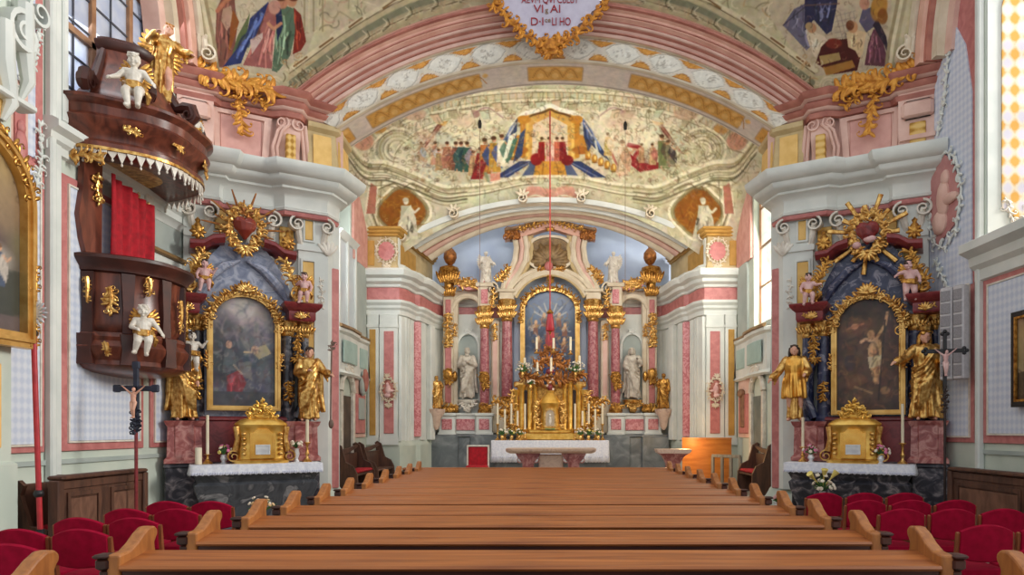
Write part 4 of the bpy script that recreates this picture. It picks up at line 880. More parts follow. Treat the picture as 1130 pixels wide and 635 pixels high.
# oratory opening behind the pulpit: flat darker grey panel in place of a recess, moulded head and brown rail
m = MB(); m.bb(XW, XW+.03, 10.2, 11.4, 3.75, 5.1); trim(m, GREYP)
m = MB(); m.sweep([(XW, 10.15), (XW, 11.45)], [(0, 4.98), (.04, 5.0), (.06, 5.06), (.12, 5.1), (0, 5.12)]); m.bb(XW, XW+.06, 10.15, 11.45, 3.7, 4.46, .01); trim(m, WHITE)
m = MB(); m.bb(XW, XW+.12, 10.15, 11.45, 4.46, 4.54, .02); trim(m, mk('brown_rail', rgb(150, 118, 74), rgb(126, 96, 58), 5, .5))
# left window: pale panes in an oak grid
gl = bpy.data.materials.new('frosted_glass'); gl.use_nodes = True; gb = gl.node_tree.nodes['Principled BSDF']
v_ = coords(gl.node_tree); f_ = noise(gl.node_tree, v_, 3, 4)
gl.node_tree.links.new(ramp(gl.node_tree, f_, [(.3, rgb(196, 208, 236)), (.7, rgb(236, 240, 248))]), gb.inputs['Base Color']); gb.inputs['Roughness'].default_value = .35
gb.inputs['Transmission Weight'].default_value = .5
wn = bpy.data.objects.new('window_1', None); COL.objects.link(wn); wn.location = (-6.42, 9.9, 5.5); wn['kind'] = 'structure'
m = MB(); m.bb(-.01, .01, -1.2, 1.2, 0, 3.6); m.build('pane', gl, wn)
OAKW = mk('window_oak', rgb(168, 126, 92), rgb(140, 98, 68), 5, .5)
m = MB()
for y in (-1.15, -.42, .42, 1.15): m.bb(-.03, .06, y-.045, y+.045, 0, 3.6)
for z in (1.55, 2.9): m.bb(-.03, .06, -1.2, 1.2, z-.045, z+.045)
m.build('window_frame', OAKW, wn)
m = MB()
for z in np.arange(.3, 3.6, .46): m.bb(-.02, .03, -1.2, 1.2, z-.012, z+.012)
for y in (-.78, 0, .78): m.bb(-.02, .03, y-.01, y+.01, 0, 3.6)
m.build('glazing_bar', mk('lead_bar', rgb(84, 86, 96), rgb(70, 72, 82), 5, .5), wn)
def clear_pane(name, tint, mixf):
    g = bpy.data.materials.new(name); g.use_nodes = True; nt = g.node_tree; b = nt.nodes['Principled BSDF']; out = nt.nodes['Material Output']
    v = coords(nt); f = noise(nt, v, 3.5, 3); nt.links.new(ramp(nt, f, tint), b.inputs['Base Color']); b.inputs['Roughness'].default_value = .25
    tr = nt.nodes.new('ShaderNodeBsdfTransparent'); tl = nt.nodes.new('ShaderNodeBsdfTranslucent'); nt.links.new(ramp(nt, f, tint), tl.inputs['Color']); nt.links.new(ramp(nt, f, tint), tr.inputs['Color'])
    a = nt.nodes.new('ShaderNodeMixShader'); a.inputs[0].default_value = .5; nt.links.new(b.outputs[0], a.inputs[1]); nt.links.new(tl.outputs[0], a.inputs[2])
    m_ = nt.nodes.new('ShaderNodeMixShader'); m_.inputs[0].default_value = mixf; nt.links.new(a.outputs[0], m_.inputs[1]); nt.links.new(tr.outputs[0], m_.inputs[2]); nt.links.new(m_.outputs[0], out.inputs['Surface']); return g
def tall_window(name, x, y0, y1, z0, z1, pane):
    w_ = bpy.data.objects.new(name, None); COL.objects.link(w_); w_.location = (x, (y0+y1)/2, z0); w_['kind'] = 'structure'; h = (y1-y0)/2; H = z1-z0
    m = MB(); m.bb(-.006, .006, -h, h, 0, H); m.build('pane', pane, w_)
    m = MB(); n = max(1, round(h/.55))
    for i in range(n+1): y = -h+2*h*i/n; m.bb(-.04, .04, y-.035, y+.035, 0, H)
    for i in range(int(H/.95)+1): m.bb(-.03, .03, -h, h, i*.95-.02, i*.95+.02)
    m.build('window_frame', OAKW, w_)
tall_window('window_2', 7.3, 5.2, 10.0, 4.5, 9.2, clear_pane('clear_glass', [(.3, (.93, .96, .98)), (.7, (1, 1, 1))], .88))
tall_window('window_3', 7.3, .5, 3.4, 4.5, 9.2, clear_pane('clear_glass_b', [(.3, (.93, .96, .98)), (.7, (1, 1, 1))], .88))
tall_window('window_4', 5.12, 14.6, 16.5, 4.2, 7.6, clear_pane('pale_stained_glass', [(.3, (.62, .8, .78)), (.45, (.95, .96, .92)), (.6, (.97, .95, .86)), (.75, (.95, .85, .5))], .6))
# near pier on the left with scroll capital, hidden half outside the picture
m = MB(); m.bb(XW, -5.86, 6.2, 7.42, 0, 9.0, .03); m.bb(XW, -5.8, 6.1, 7.5, 0, .55, .04); m.bb(XW, -5.76, 6.1, 7.54, .1, .2, .03); m.bb(XW, -5.82, 6.15, 7.46, .55, 1.35, .03); trim(m, GREENW)
m = MB(); m.bb(-5.87, -5.845, 6.9, 7.25, 1.5, 2.4, .01); m.bb(-5.87, -5.845, 7.0, 7.3, 5.0, 5.6, .01); trim(m, OCHRE)
m = MB(Matrix.Translation((-5.84, 7.3, 6.0)) @ rotz(PI/2))
for y, z, R in ((.08, .0, .26), (-.35, .25, .2), (.3, .35, .2)):
    volute(m, (y, z), R, 1.6, -.16, .12, None, 1); m.tube([(y-R*.9, -.1, z), (y-R*.8, -.08, z-.4), (y-R*.3, -.05, z-.8), (y-R*.5, 0, z-1.0)], [.09, .1, .07, .03], 8)
m.bb(-.9, .3, -.12, .1, -.78, -.7, .02); m.bb(-.9, .36, -.2, .1, .62, .8, .03); m.bb(-.9, .42, -.26, .1, .8, .9, .03); trim(m, WHITE)

# ---- right wall
wallpanel(0, XR, 1, 10.22, 11.4, 1.5, 4.0, .1)
wallpanel(0, XR, 1, 8.2, 10.0, 1.5, 3.92, .14)
m = MB(); m.bb(XR, XR-.03, 10.1, 11.42, 4.0, 8.6); trim(m, PINK)
m = MB(Matrix.Translation((XR-.03, 0, 0))); m.prism([(10.24, 3.9), (11.38, 3.9), (11.38, 6.9), (11.1, 7.7), (10.75, 8.2), (10.4, 7.6), (10.24, 6.8)], -.02, .0, None, 'x'); trim(m, DIABLUE)
m = MB(Matrix.Translation((XR-.06, 0, 0))); m.prism([(10.55, 4.95), (11.1, 4.7), (11.3, 5.2), (11.3, 5.9), (11.0, 6.2), (10.7, 5.95), (10.5, 5.5)], -.02, 0, None, 'x'); trim(m, mk('rose_relief_ground', rgb(196, 140, 136), rgb(178, 118, 116), 4, .7))
m = MB(); m.ell((XR-.09, 10.85, 5.72), (.06, .1, .13)); m.ell((XR-.09, 10.9, 5.4), (.08, .16, .3)); m.ell((XR-.1, 10.75, 5.35), (.06, .26, .09)); m.ell((XR-.09, 11.0, 5.05), (.07, .2, .2)); trim(m, PINKL)
m = MB(Matrix.Translation((XR-.07, 10.9, 5.4)) @ rotz(-PI/2)); rocaille(m, [(-.5, .6), (-.1, .85), (.3, .55), (.45, 0), (.3, -.6), (0, -.8), (-.35, -.6), (-.5, .2)], .16, 22, 7)
rocaille(m, [(-.2, 1.1), (0, 1.6), (.1, 2.3)], .14, 10, 9); rocaille(m, [(-.3, -.9), (0, -1.3), (.2, -1.7)], .14, 8, 10); trim(m, WHITE)
m = MB(); m.bb(XR, XR-.1, 10.0, 10.1, 1.0, 9.0, .02); m.bb(XR, XR-.05, 10.12, 10.18, 1.0, 9.0, .02); trim(m, WHITE)
m = MB(); m.sweep([(XR, 10.12), (XR, 6.0)], [(a*1.6, 4.35+b*1.5) for a, b in PROF]); trim(m, WHITE)
m = MB(); m.bb(XR, XR-.03, 6.0, 10.1, 1.34, 1.4); m.bb(XW, XW+.03, 7.5, 11.4, 1.26, 1.32); trim(m, GREYP)
# painted far jamb of the right window niche
m = MB(); m.bb(6.42, 7.4, 9.97, 10.0, 4.5, 9.2); trim(m, WHITE)
m = MB(); m.prism([(6.62, 4.95), (6.9, 4.75), (7.1, 4.95), (7.1, 8.2), (6.95, 8.6), (6.72, 8.3), (6.62, 7.9)], 9.95, 9.975); trim(m, DIAYEL)
m = MB(Matrix.Translation((6.86, 9.96, 8.3))); rocaille(m, [(-.16, -.3), (-.18, .2), (0, .5), (.1, .1), (.2, -.3)], .14, 14, 3); trim(m, IVORY)
m = MB(Matrix.Translation((6.86, 9.96, 4.8))); rocaille(m, [(-.2, .3), (-.1, 0), (.05, -.12), (.22, .25)], .12, 10, 5); trim(m, IVORY)
m = MB(); m.bb(7.16, 7.22, 9.93, 9.99, 4.5, 9.2, .01); trim(m, GREENW)
m = MB(); m.prism([(6.3, 4.4), (7.4, 4.4), (7.4, 4.75)], 5.2, 9.98); trim(m, CREAM)

# ---- chancel oratories, door and niche details
for s in (-1, 1):
    C = CH[s]; x = -4.85
    if s < 0:
        m = MB(C); m.bb(x, x+.03, 15.5, 16.75, 4.15, 6.3); trim(m, mk('pale_glaze', rgb(206, 214, 220), rgb(188, 200, 208), 2, .3))
        m = MB(C); 
        for y in (15.45, 16.1, 16.75): m.bb(x, x+.08, y-.04, y+.04, 4.0, 6.2)
        m.sweep([(x, 15.4), (x, 16.8)], [(0, 6.1), (.06, 6.12), (.1, 6.2), (.16, 6.26), (0, 6.3)]); trim(m, WHITE)
    m = MB(C); m.bb(x, x+.05, 16.9, 17.75, 4.0, 5.7); m.lathe([(0, 0), (.4, 0), (.4, .05), (0, .06)], (0, 0, 0), 20, M=Matrix.Translation((x, 17.32, 5.7)) @ Matrix.Rotation(PI/2, 4, 'Y')); trim(m, GREYP)
    m = MB(C); m.bb(x, x+.06, 16.6, 17.85, 5.9, 9.0, .01); trim(m, mk('rose_brick_plaster', rgb(214, 164, 152), rgb(198, 142, 132), 5, .75))
    # balcony with panelled breast
    m = MB(C); m.sweep([(x, 15.2), (x+.1, 15.3), (x+.16, 16.0), (x+.12, 16.8), (x+.05, 17.0), (x+.07, 17.9)], [(0, 2.95), (.05, 3.0), (-.03, 3.08), (-.03, 3.9), (.04, 3.95), (.04, 4.02), (-.05, 4.05)]); m.bb(x, x+.06, 15.3, 17.9, 3.0, 3.9); trim(m, WHITE)
    m = MB(C); m.sweep([(x+.12, 15.28), (x+.18, 16.0), (x+.14, 16.8)], [(0, 4.02), (.06, 4.04), (.05, 4.1), (-.04, 4.12)]); m.sweep([(x+.07, 17.0), (x+.09, 17.9)], [(0, 4.02), (.04, 4.03), (.03, 4.08), (-.04, 4.1)]); trim(m, mk('brown_rail', rgb(150, 118, 74)))
    m = MB(C); m.sweep([(x+.13, 15.5), (x+.165, 16.0), (x+.14, 16.55)], [(0, 3.25), (.02, 3.27), (.02, 3.75), (0, 3.77)]); m.sweep([(x+.055, 17.1), (x+.07, 17.75)], [(0, 3.25), (.02, 3.27), (.02, 3.75), (0, 3.77)]); trim(m, mk('celadon_panel', rgb(176, 200, 194), rgb(160, 186, 180), 3, .7))
    # arched doorway and rose panel with tablet below
    m = MB(C); m.bb(x, x+.03, 15.65, 16.45, .3, 2.5); trim(m, mk('brown_door', rgb(96, 80, 66), rgb(70, 58, 48), 4, .6) if s < 0 else mk('grey_door', rgb(120, 126, 120), rgb(100, 108, 104), 3, .6))  # left door plain brown, right door grey
    m = MB(C); 
    for y in (15.58, 16.52): m.bb(x, x+.1, y-.07, y+.07, .3, 2.6, .02)
    pts = [(y, 2.6+.42*math.sqrt(max(0, 1-((y-16.05)/.5)**2))) for y in np.linspace(15.55, 16.55, 12)]
    m.tube([(x+.06, a, b) for a, b in pts], .07, 8); rocaille(m, [(0, 0), (.3, .2), (.6, 0)], .2, 8, 4, M=Matrix.Translation((x+.1, 15.75, 3.0)) @ rotz(PI/2)); trim(m, IVORY)
    m = MB(C); m.bb(x, x+.03, 16.75, 17.75, 1.5, 3.0, .01); trim(m, PINKL)
    m = MB(C); m.bb(x, x+.06, 16.85, 17.65, 1.6, 2.6, .02); trim(m, PINK)
    if s < 0:
        m = MB(C); m.bb(x, x+.09, 17.0, 17.5, 1.95, 2.5, .02); m.ell((x+.1, 17.25, 2.8), (.08, .2, .25)); m.ell((x+.12, 17.25, 3.1), (.06, .09, .1)); trim(m, GREYP)
        m = MB(C); m.ell((x+.16, 17.25, 2.95), (.09, .12, .3)); trim(m, PINKD)
    else:
        m = MB(C); m.bb(x, x+.1, 17.1, 17.4, 1.75, 2.6, .03); m.ell((x+.1, 17.25, 2.62), (.1, .14, .12)); trim(m, mk('relief_brown', rgb(150, 112, 84), rgb(116, 80, 60), 6, .6))
# oval reliefs on the frontal rose strips
for s in (-1, 1):
    T_ = CH[s] @ frameM((-4.25, 17.88, 2.75), 0)
    m = MB(T_); m.ell((0, 0, 0), (.17, .05, .27), 16, 8); trim(m, PINKD)
    m = MB(T_); m.ell((-.02, -.05, .14), (.04, .03, .05)); m.ell((0, -.05, 0), (.07, .04, .14)); m.ell((.07, -.05, -.03), (.08, .03, .04)); m.ell((-.02, -.05, -.15), (.08, .03, .06)); trim(m, ROSEFLESH)
    m = MB(T_); rocaille(m, [(.2*math.cos(t), .3*math.sin(t)) for t in np.linspace(0, 2*PI, 16)], .09, 18, 5, -.03, r=.22); shell(m, (0, -.36), .14, 7, -PI+.3, -.3); shell(m, (-.04, .34), .12, 5, .4, PI-.4); trim(m, CREAM)
# ------------------------------------------------------------------ figures: one continuous skin, robe and hair as children
def remeshed(mb, name, voxel, smooth=2, keep=None):
    me = bpy.data.meshes.new(name); me.from_pydata(mb.v, [], mb.f); me.update(); fixn(me)
    o = bpy.data.objects.new(name, me); COL.objects.link(o)
    r = o.modifiers.new('r', 'REMESH'); r.mode = 'VOXEL'; r.voxel_size = voxel; r.use_smooth_shade = True
    if smooth: q = o.modifiers.new('s', 'SMOOTH'); q.factor = .5; q.iterations = smooth
    dg = bpy.context.evaluated_depsgraph_get(); out = bpy.data.meshes.new_from_object(o.evaluated_get(dg))
    bpy.data.objects.remove(o); bpy.data.meshes.remove(me)
    out.name = name; out.polygons.foreach_set('use_smooth', [True]*len(out.polygons)); return out
def put(name, me, mat, parent):
    me.materials.clear(); me.materials.append(mat); o = bpy.data.objects.new(name, me); COL.objects.link(o); o.parent = parent; return o
def cap(m, p, q, r0, r1, n=10):
    p, q = Vector(p), Vector(q); d = (q-p); L = d.length; d = d/L if L > 1e-6 else Vector((0, 0, 1))
    m.tube([p-d*r0*.98, p-d*r0*.7, p, p+(q-p)*.5, q, q+d*r1*.7, q+d*r1*.98], [r0*.15, r0*.72, r0, (r0+r1)/2*1.03, r1, r1*.72, r1*.15], n)
ADULT = dict(pel=(0, 0, .53), chest=(0, -.005, .70), neck=(0, 0, .835), head=(0, -.012, .918), shL=(.105, 0, .795), elL=(.145, .015, .64), wrL=(.14, -.06, .50), shR=(-.105, 0, .795), elR=(-.145, .015, .64), wrR=(-.14, -.06, .50),
             hipL=(.05, 0, .5), knL=(.06, -.02, .28), anL=(.065, .01, .05), hipR=(-.05, 0, .5), knR=(-.06, -.02, .28), anR=(-.065, .01, .05))
PUTTO = dict(pel=(0, 0, .42), chest=(0, -.01, .60), neck=(0, 0, .735), head=(0, -.02, .86), shL=(.125, 0, .68), elL=(.20, -.02, .55), wrL=(.19, -.12, .46), shR=(-.125, 0, .68), elR=(-.20, -.02, .55), wrR=(-.19, -.12, .46),
             hipL=(.07, 0, .40), knL=(.09, -.05, .22), anL=(.09, .01, .05), hipR=(-.07, 0, .40), knR=(-.09, -.05, .22), anR=(-.09, .01, .05))
def body_mb(J, H, child=False):
    m = MB(Matrix.Scale(H, 4)); k = 1.55 if child else 1.0; hs = 1.62 if child else 1.0
    h = Vector(J['head'])
    m.ell(h, (.052*hs, .062*hs, .07*hs), 14, 10); m.ell(h+Vector((0, -.022, -.028))*hs, (.036*hs, .04*hs, .042*hs), 12, 8)
    m.ell(h+Vector((0, -.066, -.012))*hs, (.009*hs, .014*hs, .018*hs), 8, 6); m.ell(h+Vector((0, -.058, -.04))*hs, (.016*hs, .009*hs, .006*hs), 8, 5); m.ell(h+Vector((0, -.05, -.064))*hs, (.014*hs, .014*hs, .011*hs), 8, 5)
    for sx in (-1, 1):
        m.ell(h+Vector((sx*.051, .004, -.012))*hs, (.008*hs, .014*hs, .018*hs), 6, 5); m.ell(h+Vector((sx*.02, -.055, .016))*hs, (.016*hs, .01*hs, .006*hs), 6, 5)
        if child: m.ell(h+Vector((sx*.03, -.045, -.03))*hs, (.022*hs, .02*hs, .02*hs), 8, 6)
    cap(m, J['neck'], h+Vector((0, .008, -.02)), .03*k, .03*k)
    c, p = Vector(J['chest']), Vector(J['pel'])
    m.ell(c, (.098*k*.9, .064*k, .105), 14, 9); m.ell(p, (.088*k*.9, .066*k, .075*k), 14, 9); cap(m, c, p, .07*k, .072*k, 12)
    if child: m.ell((c+p)/2+Vector((0, -.035, -.03)), (.085, .07, .08), 12, 8)
    cap(m, Vector(J['neck'])-Vector((0, 0, .02)), c, .04*k, .07*k)
    for S in 'LR':
        sh, el, wr = [Vector(J[a+S]) for a in ('sh', 'el', 'wr')]; hp, kn, an = [Vector(J[a+S]) for a in ('hip', 'kn', 'an')]
        cap(m, (sh+c)/2+Vector((0, 0, .02)), sh, .045*k, .038*k); cap(m, sh, el, .034*k, .027*k); cap(m, el, wr, .027*k, .018*k)
        d = (wr-el).normalized(); sd = d.cross(Vector((0, 0, 1))); sd = sd.normalized() if sd.length > .1 else Vector((1, 0, 0)); up = sd.cross(d)
        hl = .085 if not child else .08
        m.ell(wr+d*hl*.4, (.02*k, .02*k, .02*k), 8, 6); cap(m, wr, wr+d*hl*.55, .016*k, .019*k, 8)
        for i, L in enumerate((.86, 1.0, .95, .75)):
            a = wr+d*hl*.5+sd*(.0105*(i-1.5))*k; b = a+d*hl*.3*L-up*.006; cap(m, a, b, .0068*k, .006*k, 6); cap(m, b, b+d*hl*.22*L-up*.016*L, .006*k, .005*k, 6)
        t = wr+d*hl*.2+sd*(.018*k*(1 if S == 'L' else -1)); cap(m, t, t+d*hl*.35+sd*(.014*k*(1 if S == 'L' else -1))-up*.008, .0075*k, .006*k, 6)
        cap(m, hp, kn, .06*k, .043*k); cap(m, kn, an, .044*k, .025*k); m.ell(kn+(an-kn)*.3+Vector((0, .014, 0)), (.034*k, .034*k, .07), 8, 6)
        f = Vector(J.get('ft'+S, an+Vector((.02 if S == 'L' else -.02, -.085, -.03)))); cap(m, an-Vector((0, -.015, .02)), f, .026*k, .02*k, 8)
    return m
def robe_mb(J, H, top=.81, hem=.03, wide=1.0, seed=0, sleeves=True, cloak=0, n=64, flare=1.0):
    m = MB(Matrix.Scale(H, 4)); rs = random.Random(seed); ph = [rs.uniform(0, 6) for _ in range(6)]; rings = []
    nk, ch, pl = Vector(J['neck']), Vector(J['chest']), Vector(J['pel']); ft = (Vector(J['anL'])+Vector(J['anR']))/2
    R = [(.845, .04, .04), (.825, .075, .05), (.80, .118, .062), (.72, .108, .078), (.62, .088, .07), (.52, .102, .082), (.38, .102, .09), (.2, .102, .092), (.0, .122, .105)]
    N = 34
    for i in range(N+1):
        z = top+.035-(top+.035-hem)*i/N
        for a in range(len(R)-1):
            if R[a][0] >= z >= R[a+1][0]: break
        f = (R[a][0]-z)/(R[a][0]-R[a+1][0]); rx, ry = R[a][1]*(1-f)+R[a+1][1]*f, R[a][2]*(1-f)+R[a+1][2]*f
        if z > ch.z: q = nk+(ch-nk)*min(1, max(0, (nk.z-z)/(nk.z-ch.z)))
        elif z > pl.z: q = ch+(pl-ch)*((ch.z-z)/(ch.z-pl.z))
        else: q = pl+(ft-pl)*((pl.z-z)/(pl.z-ft.z))
        t = max(0, min(1, (.8-z)/.8)); am = (.03+.21*t)*flare
        ring = []
        for j in range(n):
            th = 2*PI*j/n
            w = am*(.5*math.sin(9*th+ph[0]+3*t*math.sin(ph[1]+2*t))+.35*math.sin(14*th+ph[2]-4*t)+.4*math.sin(5*th+ph[3]+5*t))*wide
            kx = wide*(1+(flare-1)*t); ring.append((q.x+rx*kx*(1+w)*math.cos(th), q.y+ry*kx*(1+w)*math.sin(th), z+.012*math.sin(5*th+ph[4])*(1 if i == N else 0)))
        rings.append(ring)
    m.loft(rings)
    if sleeves:
        for S in 'LR':
            sh, el, wr = [Vector(J[a+S]) for a in ('sh', 'el', 'wr')]
            cap(m, sh, el, .052, .05); cap(m, el, el+(wr-el)*.82, .048, .052)
            for k in range(3): cap(m, el+(wr-el)*.2*k+Vector((0, 0, -.03)), el+(wr-el)*(.2*k+.2)+Vector((0, .01, -.07-.02*k)), .02, .014, 8)
    if cloak:
        c = cloak
        for k in range(6):
            z0 = .80-.04*k; m.tube([(c*.11, -.05-.004*k, z0), (c*.06, -.095, z0-.08-.02*k), (-c*.03, -.11, z0-.2-.03*k), (-c*.11, -.05, z0-.26-.03*k), (-c*.13, .02, z0-.22)], [.016, .02, .022, .02, .014], 8)
        for k in range(7):
            a = -.25+k*.3; x, y = c*(.13+.02*math.cos(k*2)), .02+.03*k*.6
            m.tube([(c*.1, .03, .8), (x, y, .6), (x+c*.03*math.sin(k), y+.02, .35), (x+c*.045*math.cos(k*1.7), y+.01, .12)], [.03, .034, .034, .02], 8)
        for k in range(5): m.tube([(c*(.09-.01*k), -.09, .60-.02*k), (c*(.03-.03*k), -.125-.004*k, .44-.02*k), (-c*(.01+.022*k), -.12, .26-.025*k), (-c*(.03+.022*k), -.09, .12)], [.012, .02, .02, .01], 8)
    return m
def hair_mb(J, H, style, child=False, seed=0):
    m = MB(Matrix.Scale(H, 4)); rs = random.Random(seed); h = Vector(J['head']); hs = 1.62 if child else 1.0
    m.ell(h+Vector((0, .016, .018))*hs, (.056*hs, .058*hs, .06*hs), 12, 8)
    for k in range(34 if style != 'bald' else 10):
        a = rs.uniform(.15*PI, .85*PI)+(0 if rs.random() < .8 else PI); e = rs.uniform(-.4, 1.2)
        p = h+Vector((.052*math.cos(a)*math.cos(e), .056*math.sin(a)*abs(math.cos(e)), .05+.04*math.sin(e)-.03))*hs
        m.ell(p, (.017*hs, .017*hs, .016*hs), 7, 5)
    for k in range(6): m.ell(h+Vector((-.04+.016*k, -.036, .052))*hs, (.014*hs, .014*hs, .012*hs), 7, 5)
    if style in ('long', 'veil'):
        for k in range(10):
            a = -.15*PI+k*1.3*PI/9; x, y = .052*math.cos(a), .03+.045*math.sin(a)
            m.tube([h+Vector((x, y*.6, .03)), h+Vector((x*1.15, y, -.04)), h+Vector((x*1.25, y*1.1, -.1 if style == 'long' else -.19))], [.018, .02, .012], 7)
    if style == 'beard' or style == 'bald':
        for k in range(12): m.ell(h+Vector((rs.uniform(-.03, .03), rs.uniform(-.06, -.035), rs.uniform(-.105, -.05)))*hs, (.015, .014, .02), 7, 5)
    return m
def wing_mb(H, sx, spread=.5):
    m = MB(Matrix.Scale(H, 4))
    for k in range(9):
        a = math.radians(52-k*13)+spread*.1; L = .27-.014*k; root = Vector((sx*.03, .06, .70-.018*k))
        d = Vector((sx*math.cos(a), .35, math.sin(a))).normalized(); R = d.to_track_quat('X', 'Z').to_matrix()
        m.ell(root+d*L*.55, (L*.52, .012, .034), 8, 6, None, R); m.ell(root+d*L*.28, (L*.26, .02, .03), 8, 5, None, R)
    return m
def statue(name, label, cat, loc, rz, H, pose=None, skin=FLESH, cloth=GOLD, hair=HAIRD, style='short', child=False, robe=None, wings=None, group=None, seed=0, vox=None, hat=None, tilt=0.0):
    J = dict(PUTTO if child else ADULT); J.update(pose or {})
    t = thing(name, label, cat, loc, rz, group)
    if tilt: t.rotation_euler = (0, tilt, rz)
    vx = vox or (H*.0085)
    put('body', remeshed(body_mb(J, H, child), 'body', vx, 2), skin, t)
    put('hair', remeshed(hair_mb(J, H, style, child, seed), 'hair', vx*1.05, 2), hair, t)
    if robe is not None: put('robe', remeshed(robe_mb(J, H, seed=seed, **robe), 'robe', vx*1.15, 1), cloth, t)
    if wings:
        for sx in (-1, 1): wing_mb(H, sx).build('wing', wings, t)
    if child and robe is None:   # loincloth scarf
        m = MB(Matrix.Scale(H, 4)); p = Vector(J['pel'])
        for k in range(5): m.tube([p+Vector((-.16, .02, .02+.02*k)), p+Vector((-.06, -.13, -.01+.016*k)), p+Vector((.07, -.13, -.03+.02*k)), p+Vector((.17, .0, -.06+.03*k))], [.022, .03, .03, .02], 7)
        m.tube([p+Vector((.15, .02, 0)), p+Vector((.2, .03, -.1)), p+Vector((.17, .05, -.22))], [.035, .045, .02], 8)
        put('scarf', remeshed(m, 'scarf', vx*1.2, 1), cloth, t)
    return t
# ------------------------------------------------------------------ pews
PROF_END = [(0, .0), (0, .985), (.04, .99), (.1, .995), (.17, 1.03), (.23, 1.075), (.29, 1.105), (.345, 1.105), (.375, 1.08), (.378, 1.05), (.36, 1.03), (.345, 1.005), (.35, .97), (.37, .9), (.36, .6), (.42, .5), (.42, 0)]
LH = 2.31
def make_pew(label):
    t = thing('wooden_pew', label, 'pew', (-.11, 0, 0))
    m = MB(); m.add([(-LH, 0, .895), (LH, 0, .895), (LH, .27, .94), (-LH, .27, .94), (-LH, 0, .925), (LH, 0, .925), (LH, .27, .968), (-LH, .27, .968), (-LH, -.012, .91), (LH, -.012, .91)],
                    [(0, 3, 2, 1), (4, 5, 6, 7), (0, 8, 4, 7, 3), (1, 2, 6, 5, 9), (3, 7, 6, 2), (0, 1, 9, 8), (8, 9, 5, 4)]); m.build('book_ledge', WOODP, t)
    m = MB(); m.bb(-LH, LH, .03, .07, .06, .9); m.bb(-LH, LH, .012, .04, .78, .9, .008); m.bb(-LH, LH, .02, .04, .08, .18, .008)
    for i in range(6): m.bb(-LH+.1+i*.76, -LH+.72+i*.76, .022, .035, .25, .7, .006)
    m.build('back_panel', WOODD, t)
    m = MB(); m.bb(-LH, LH, .09, .46, .42, .46, .01); m.build('seat', WOODP, t)
    m = MB(); m.bb(-LH, LH, -.32, -.14, .13, .17, .01); m.bb(-.03, .03, -.3, .04, .05, .13); m.build('kneeler', WOODD, t)
    for s in (-1, 1):
        m = MB(); x0, x1 = (s*LH, s*(LH+.075)); m.prism(PROF_END, min(x0, x1), max(x0, x1), None, 'x')
        o = ep_ = m.build('end_panel', WOODE, t, False)
        b = o.modifiers.new('b', 'BEVEL'); b.width = .012; b.segments = 2; b.limit_method = 'ANGLE'
        m = MB(); m.bb(s*(LH+.06), s*(LH+.135), -.015, .07, .9, .965, .012); m.bb(s*(LH+.06), s*(LH+.12), 0, .06, .86, .9, .01); m.bb(s*(LH+.06), s*(LH+.145), -.022, .08, .965, .988, .008); m.build('scroll_cap', WOODD, ep_)  # dark brown nose, the near face's shade put into its colour
    return t
ROWS = [2.98, 3.82, 4.65, 5.46, 6.25, 7.15, 8.05, 8.95, 9.85, 10.75, 11.6, 12.45]
ORD = ['nearest row, only its left scrolled end in sight', 'nearest fully visible row at the lower edge', 'second fully visible row', 'third fully visible row', 'fourth fully visible row', 'fifth fully visible row', 'sixth visible row, level with the fronts of the side altars', 'seventh visible row', 'eighth visible row', 'ninth visible row', 'third row back from the front barrier', 'second row back from the front barrier']
p0 = make_pew('long oak pew, '+ORD[0]); p0.location = (-.11, ROWS[0], 0)
for d, o in zip(ROWS[1:], ORD[1:]): dup(p0, (-.11, d, 0), None, 'long oak pew, '+o)
t = thing('pew_barrier', 'reddish wooden barrier in front of the foremost pew before the chancel', 'pew front', (.0, 13.4, 0))
m = MB(); m.bb(-2.85, 2.3, 0, .06, .05, .9); 
for i in range(6): m.bb(-2.75+i*.84, -2.05+i*.84, -.015, .01, .2, .8, .008)
m.build('panel', WOODD, t); m = MB(); m.bb(-2.9, 2.35, -.06, .1, .9, .95, .012); m.build('top_rail', WOODP, t)
for x in (-2.87, 2.32): m = MB(); m.bb(x-.05, x+.05, -.03, .1, 0, .9, .01); m.build('end_post', WOODD, t)

